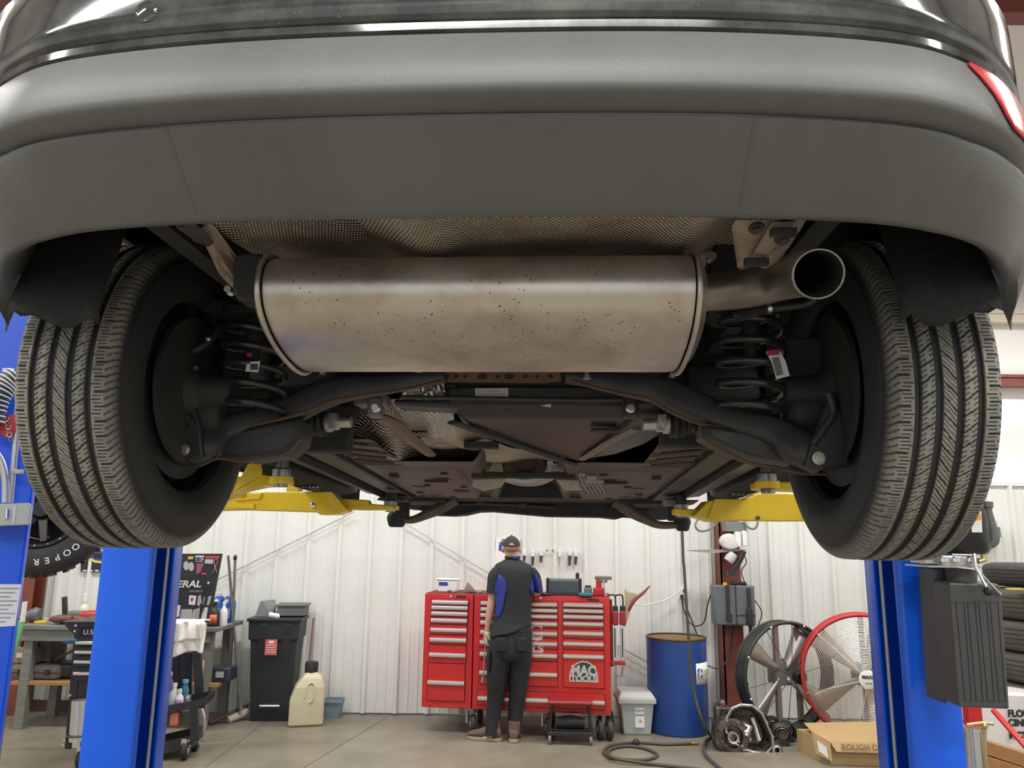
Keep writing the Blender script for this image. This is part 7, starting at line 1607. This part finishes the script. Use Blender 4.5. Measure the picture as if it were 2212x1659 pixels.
# ================= right background =================
def ttyre(lab, pos, R, W, m, grp, white=0):
    t = thing('stacked_tire', lab, 'tire', pos, 0, grp)
    b = B(); b.lathe([(R*.6, .01), (R*.8, 0), (R*.95, .015), (R, .04), (R, W-.04), (R*.95, W-.015), (R*.8, W), (R*.6, W-.01), (R*.58, W/2), (R*.6, .01)], (0, 0, 0), (0, 0, 1), 56, cap=False); o = part('rubber_carcass', b, m, t, sm=50)
    for k in range(4):
        b = B(); b.torus((0, 0, W*(.28+.15*k)), R+.0005, .0035, (0, 0, 1), 56, 5); part('tread_groove', b, MBLKP, o)
    if white:
        b = B(); b.torus((0, 0, W*.5), R+.003, .004, (0, 0, 1), 56, 5); part('white_band', b, MSTW, o)
    return t
TYY = 6.0; tcx = P(2262, 1450, TYY).x; M1 = mat('stack_rubber', (.06, .055, .045), .75, noise=(5, .4, .7), col2=(.09, .08, .062)); zt6 = P(2200, 1276, TYY-.3).z
words = ('lowest', 'second from the floor', 'third from the floor', 'fourth from the floor', 'fifth from the floor', 'sixth from the floor')
for k in range(6): ttyre('used tire in the stack at the right edge, %s' % words[k], (tcx+random.uniform(-.01, .02), TYY, zt6/6*k), .33, zt6/6, M1, 'stacked tires at the right edge', k == 1)
t = ttyre('dark used tire on top of the stack at the right edge', (tcx+.05, TYY+.1, zt6+.012), .34, .17, mat('stack_rubber_dark', (.035, .035, .03), .75), 'stacked tires at the right edge')
b = B(); b.box((P(2204, 1268, TYY-.28).x, TYY-.22, zt6+.006), (.10, .06, .010)); solo('yellow_level', b, mat('yellow_tool2', (.75, .55, .05), .5), 'small yellow tool wedged under the top tire of the stack', 'tool', bev=.002)
# wooden crate planks
k0 = PZ(2205, 1700); k0.y = 5.2
for i, (px, py, lab) in enumerate(((2168, 1612, 'rough wooden plank at the right edge, upper of two'), (2168, 1645, 'rough wooden plank at the right edge, lower of two'))):
    a = P(2128, py-12, 5.35); c = P(2260, py+30, 5.0); b = B(); n_ = (c-a).normalized()
    b.prism([a, c, c-Vector((0, 0, .085)), a-Vector((0, 0, .085))], (.02, .10, 0)); solo('wooden_plank', b, MWOD, lab, 'plank', 'wooden planks at the right edge', sm=0, bev=.003)
b = B(); b.bb(P(2140, 1650, 5.3).x, P(2260, 1650, 5.3).x, 5.22, 5.5, 0, P(2160, 1668, 5.3).z); solo('wooden_crate', b, MWOD, 'low wooden crate under the planks at the right edge', 'crate', sm=0, bev=.004)
# white lettered drum
c = P(2150, 1560, 5.75); t = thing('white_drum', 'white drum with black stencilled letters behind the right lift post', 'drum', (c.x+.08, 5.75, 0))
hD2 = P(2150, 1500, 5.6).z; b = B(); b.lathe([(.2, 0), (.2, hD2), (.01, hD2)], (0, 0, 0), (0, 0, 1), 40); part('drum_shell', b, MSTW, t, sm=40)
for k, s_ in enumerate(('FLORA', 'CINNA', 'MC37-2')):
    z_ = P(2150, (1541, 1561, 1588)[k], 5.55).z; o = text(s_, .06, MBLKP, t, (-.02, -.205, z_), align='CENTER', name='stencil_lettering', bold=.003)
    for v in o.data.vertices: v.co.z -= 0.2-math.sqrt(max(.0, .04-min(.039, (v.co.x-.02)**2))) if 0 else 0
# red jack post & silver cylinder
t = thing('transmission_jack', 'red upright jack with polished cylinder and brass fitting beside the right post', 'jack', PZ(2110, 1700))
JY = 4.4
t.location = (P(2110, 1640, JY).x, JY, 0)
b = B(); b.bb(P(2094, 1560, JY+.1).x, P(2124, 1560, JY+.1).x, JY+.1, JY+.16, .0, P(2110, 1480, JY+.1).z); wpart('red_upright', b, mat('jack_red', (.55, .02, .02), .35), t, bev=.004)
b = B(); zc2 = P(2110, 1570, JY).z; xx = P(2104, 1600, JY).x; b.lathe([(.045, 0.02), (.045, zc2-.02), (.05, zc2-.02), (.05, zc2)], (xx, JY, 0), (0, 0, 1), 26); wpart('polished_cylinder', b, MATS['polished_tube'], t, sm=40)
b = B(); b.bb(xx-.15, xx+.25, JY-.1, JY+.25, 0, .03); wpart('jack_base', b, MATS['jack_red'], t, bev=.004)
b = B(); b.tube([P(2088, 1566, JY-.05), P(2120, 1562, JY-.05), P(2146, 1564, JY-.05)], .008, 8); b.tube([P(2128, 1562, JY-.05), P(2128, 1620, JY-.05), P(2132, 1665, JY-.05)], .008, 8); b.ball(P(2126, 1568, JY-.05), .018); wpart('brass_fitting', b, mat('brass_gold', (.60, .48, .22), .3, .9), t)
b = B(); b.tube([P(2146, 1534, 5.0), P(2215, 1612, 4.8), P(2240, 1640, 4.7)], .018, 10); solo('red_pole', b, MATS['jack_red'], 'red pole leaning diagonally at the lower right edge', 'pole')
# ---- hydraulic power unit on the right post
HY = 2.72
def hp_(a, c, dy=0): return P(a, c, HY+dy)
t = thing('hydraulic_power_unit', 'black hydraulic power unit with ribbed plastic tank on the right blue post', 'power unit', hp_(2110, 1530))
fr = [hp_(2050, 1258), hp_(2160, 1262), hp_(2165, 1284), hp_(2182, 1533), hp_(2072, 1528)]
MTNK = mat('tank_black', (.060, .061, .063), .42, noise=(3, .4, .7), col2=(.075, .076, .077))
b = B(); bk = [v+Vector((.0, .11, .006)) for v in fr]; b.loft([fr, bk]); tk = wpart('oil_tank', b, MTNK, t, sm=0, bev=.008)
for k in range(4):
    x0_ = 2066+24.5*k; b = B(); o4 = [(x0_, 1300), (x0_+17, 1300), (x0_+34, 1515), (x0_+20, 1515)]
    b.tube([hp_(a, c, -.002) for a, c in o4], .0016, 6, closed=True); wpart('tank_rib', b, MTNK, t, tk)
b = B(); b.prism([hp_(2021, 1228, .1), hp_(2050, 1228, .1), hp_(2110, 1240, .1), hp_(2112, 1262, .1), hp_(2062, 1262, .1), hp_(2047, 1520, .1), hp_(2040, 1520, .1)], (0, .12, 0)); wpart('tank_side', b, MTNK, t, tk, sm=0, bev=.004)
b = B(); b.cyl(hp_(2075, 1228, .08), hp_(2075, 1260, .08), .052, seg=26); wpart('tank_neck', b, MTNK, t, tk)
MPMP = mat('pump_aluminium', (.50, .48, .46), .35, .85)
b = B(); b.bb(hp_(2030, 1200).x, hp_(2108, 1200).x, HY, HY+.14, hp_(2060, 1224).z, hp_(2060, 1200).z); pb = wpart('pump_block', b, MPMP, t, bev=.006)
b = B(); b.bb(hp_(2004, 1200).x, hp_(2032, 1200).x, HY+.02, HY+.12, hp_(2060, 1218).z, hp_(2060, 1208).z); b.bb(hp_(2000, 1200).x, hp_(2112, 1200).x, HY-.01, HY+.15, hp_(2060, 1226).z, hp_(2060, 1222).z); wpart('pump_flange', b, MPMP, t, pb)
for px in (2036, 2062, 2094): b = B(); b.lathe([(.013, 0), (.012, -.012), (.006, -.014)], hp_(px, 1210), (0, 1, 0), 16); wpart('pump_bolt', b, MCHRM, t, pb)
b = B(); b.lathe([(.07, 0), (.085, .02), (.085, .12), (.075, .18), (.03, .20)], hp_(2084, 1196, .08), (0, 0, 1), 30); mt = wpart('electric_motor', b, mat('motor_black', (.015, .017, .022), .25), t, sm=50)
b = B(); b.prism([hp_(2098, 1112, -.02), hp_(2120, 1104, -.02), hp_(2122, 1150, -.02), hp_(2100, 1150, -.02)], (0, .004, 0)); lb_ = wpart('warning_label', b, MPAP, t, mt, sm=0); b = B(); b.prism([hp_(2104, 1124, -.024), hp_(2120, 1110, -.024), hp_(2120, 1122, -.024)], (0, .003, 0)); wpart('orange_triangle', b, mat('label_orange', (.8, .35, .03), .5), t, mt, sm=0)
b = B(); b.tube([hp_(2132, 1086, .05), hp_(2134, 1105, .05), hp_(2142, 1140, .05), hp_(2146, 1165, .05), hp_(2138, 1176, .05), hp_(2128, 1172, .05)], [.014, .014, .018, .020, .016, .012], 12, smooth=4); b.cyl(hp_(2132, 1096, .05), hp_(2132, 1084, .05), .02, seg=14); wpart('grey_hose', b, mat('hose_grey', (.13, .135, .13), .5), t)
b = B(); b.cyl(hp_(2118, 1130, .03), hp_(2121, 1165, .03), .012, seg=12); wpart('black_hose', b, MBLKP, t)
b = B(); b.cyl(hp_(2121, 1165, .03), hp_(2123, 1195, .03), .013, seg=12); b.tube([hp_(2123, 1195, .03), hp_(2126, 1210, .03), hp_(2112, 1212, .03)], .010, 10); wpart('brass_elbow', b, MATS['brass_gold'], t)
b = B(); b.tube([hp_(2104, 1196, -.02), hp_(2108, 1225, -.03), hp_(2133, 1272, -.05)], .0055, 8); b.tube([hp_(2106, 1226, -.02), hp_(2140, 1262, -.02), hp_(2162, 1284, -.01)], .004, 8); lv = wpart('release_lever', b, MCHRM, t)
b = B(); b.ball(hp_(2135, 1277, -.05), .016); wpart('lever_ball', b, MBLKP, t, lv)
b = B(); b.bb(hp_(2020, 1300, .2).x, hp_(2060, 1300, .2).x, HY+.18, HY+.34, hp_(2040, 1240).z, hp_(2040, 1180).z); wpart('mount_bracket', b, MBLU, t)
WB_ = YB-.14
t = thing('electrical_box', 'pale grey electrical box on the wall, partly behind the hydraulic hose at right', 'electrical box', P(2145, 1184, WB_))
b = B(); b.prism([P(2118, 1126, WB_), P(2156, 1122, WB_), P(2162, 1150, WB_), P(2158, 1184, WB_), P(2118, 1184, WB_)], (0, .12, 0)); wpart('box_body', b, mat('pale_grey_box', (.62, .64, .60), .5), t, sm=0, bev=.008)
b = B(); b.box(P(2158, 1150, WB_-.01), (.02, .02, .10)); wpart('box_latch', b, MGRY, t, sm=0)
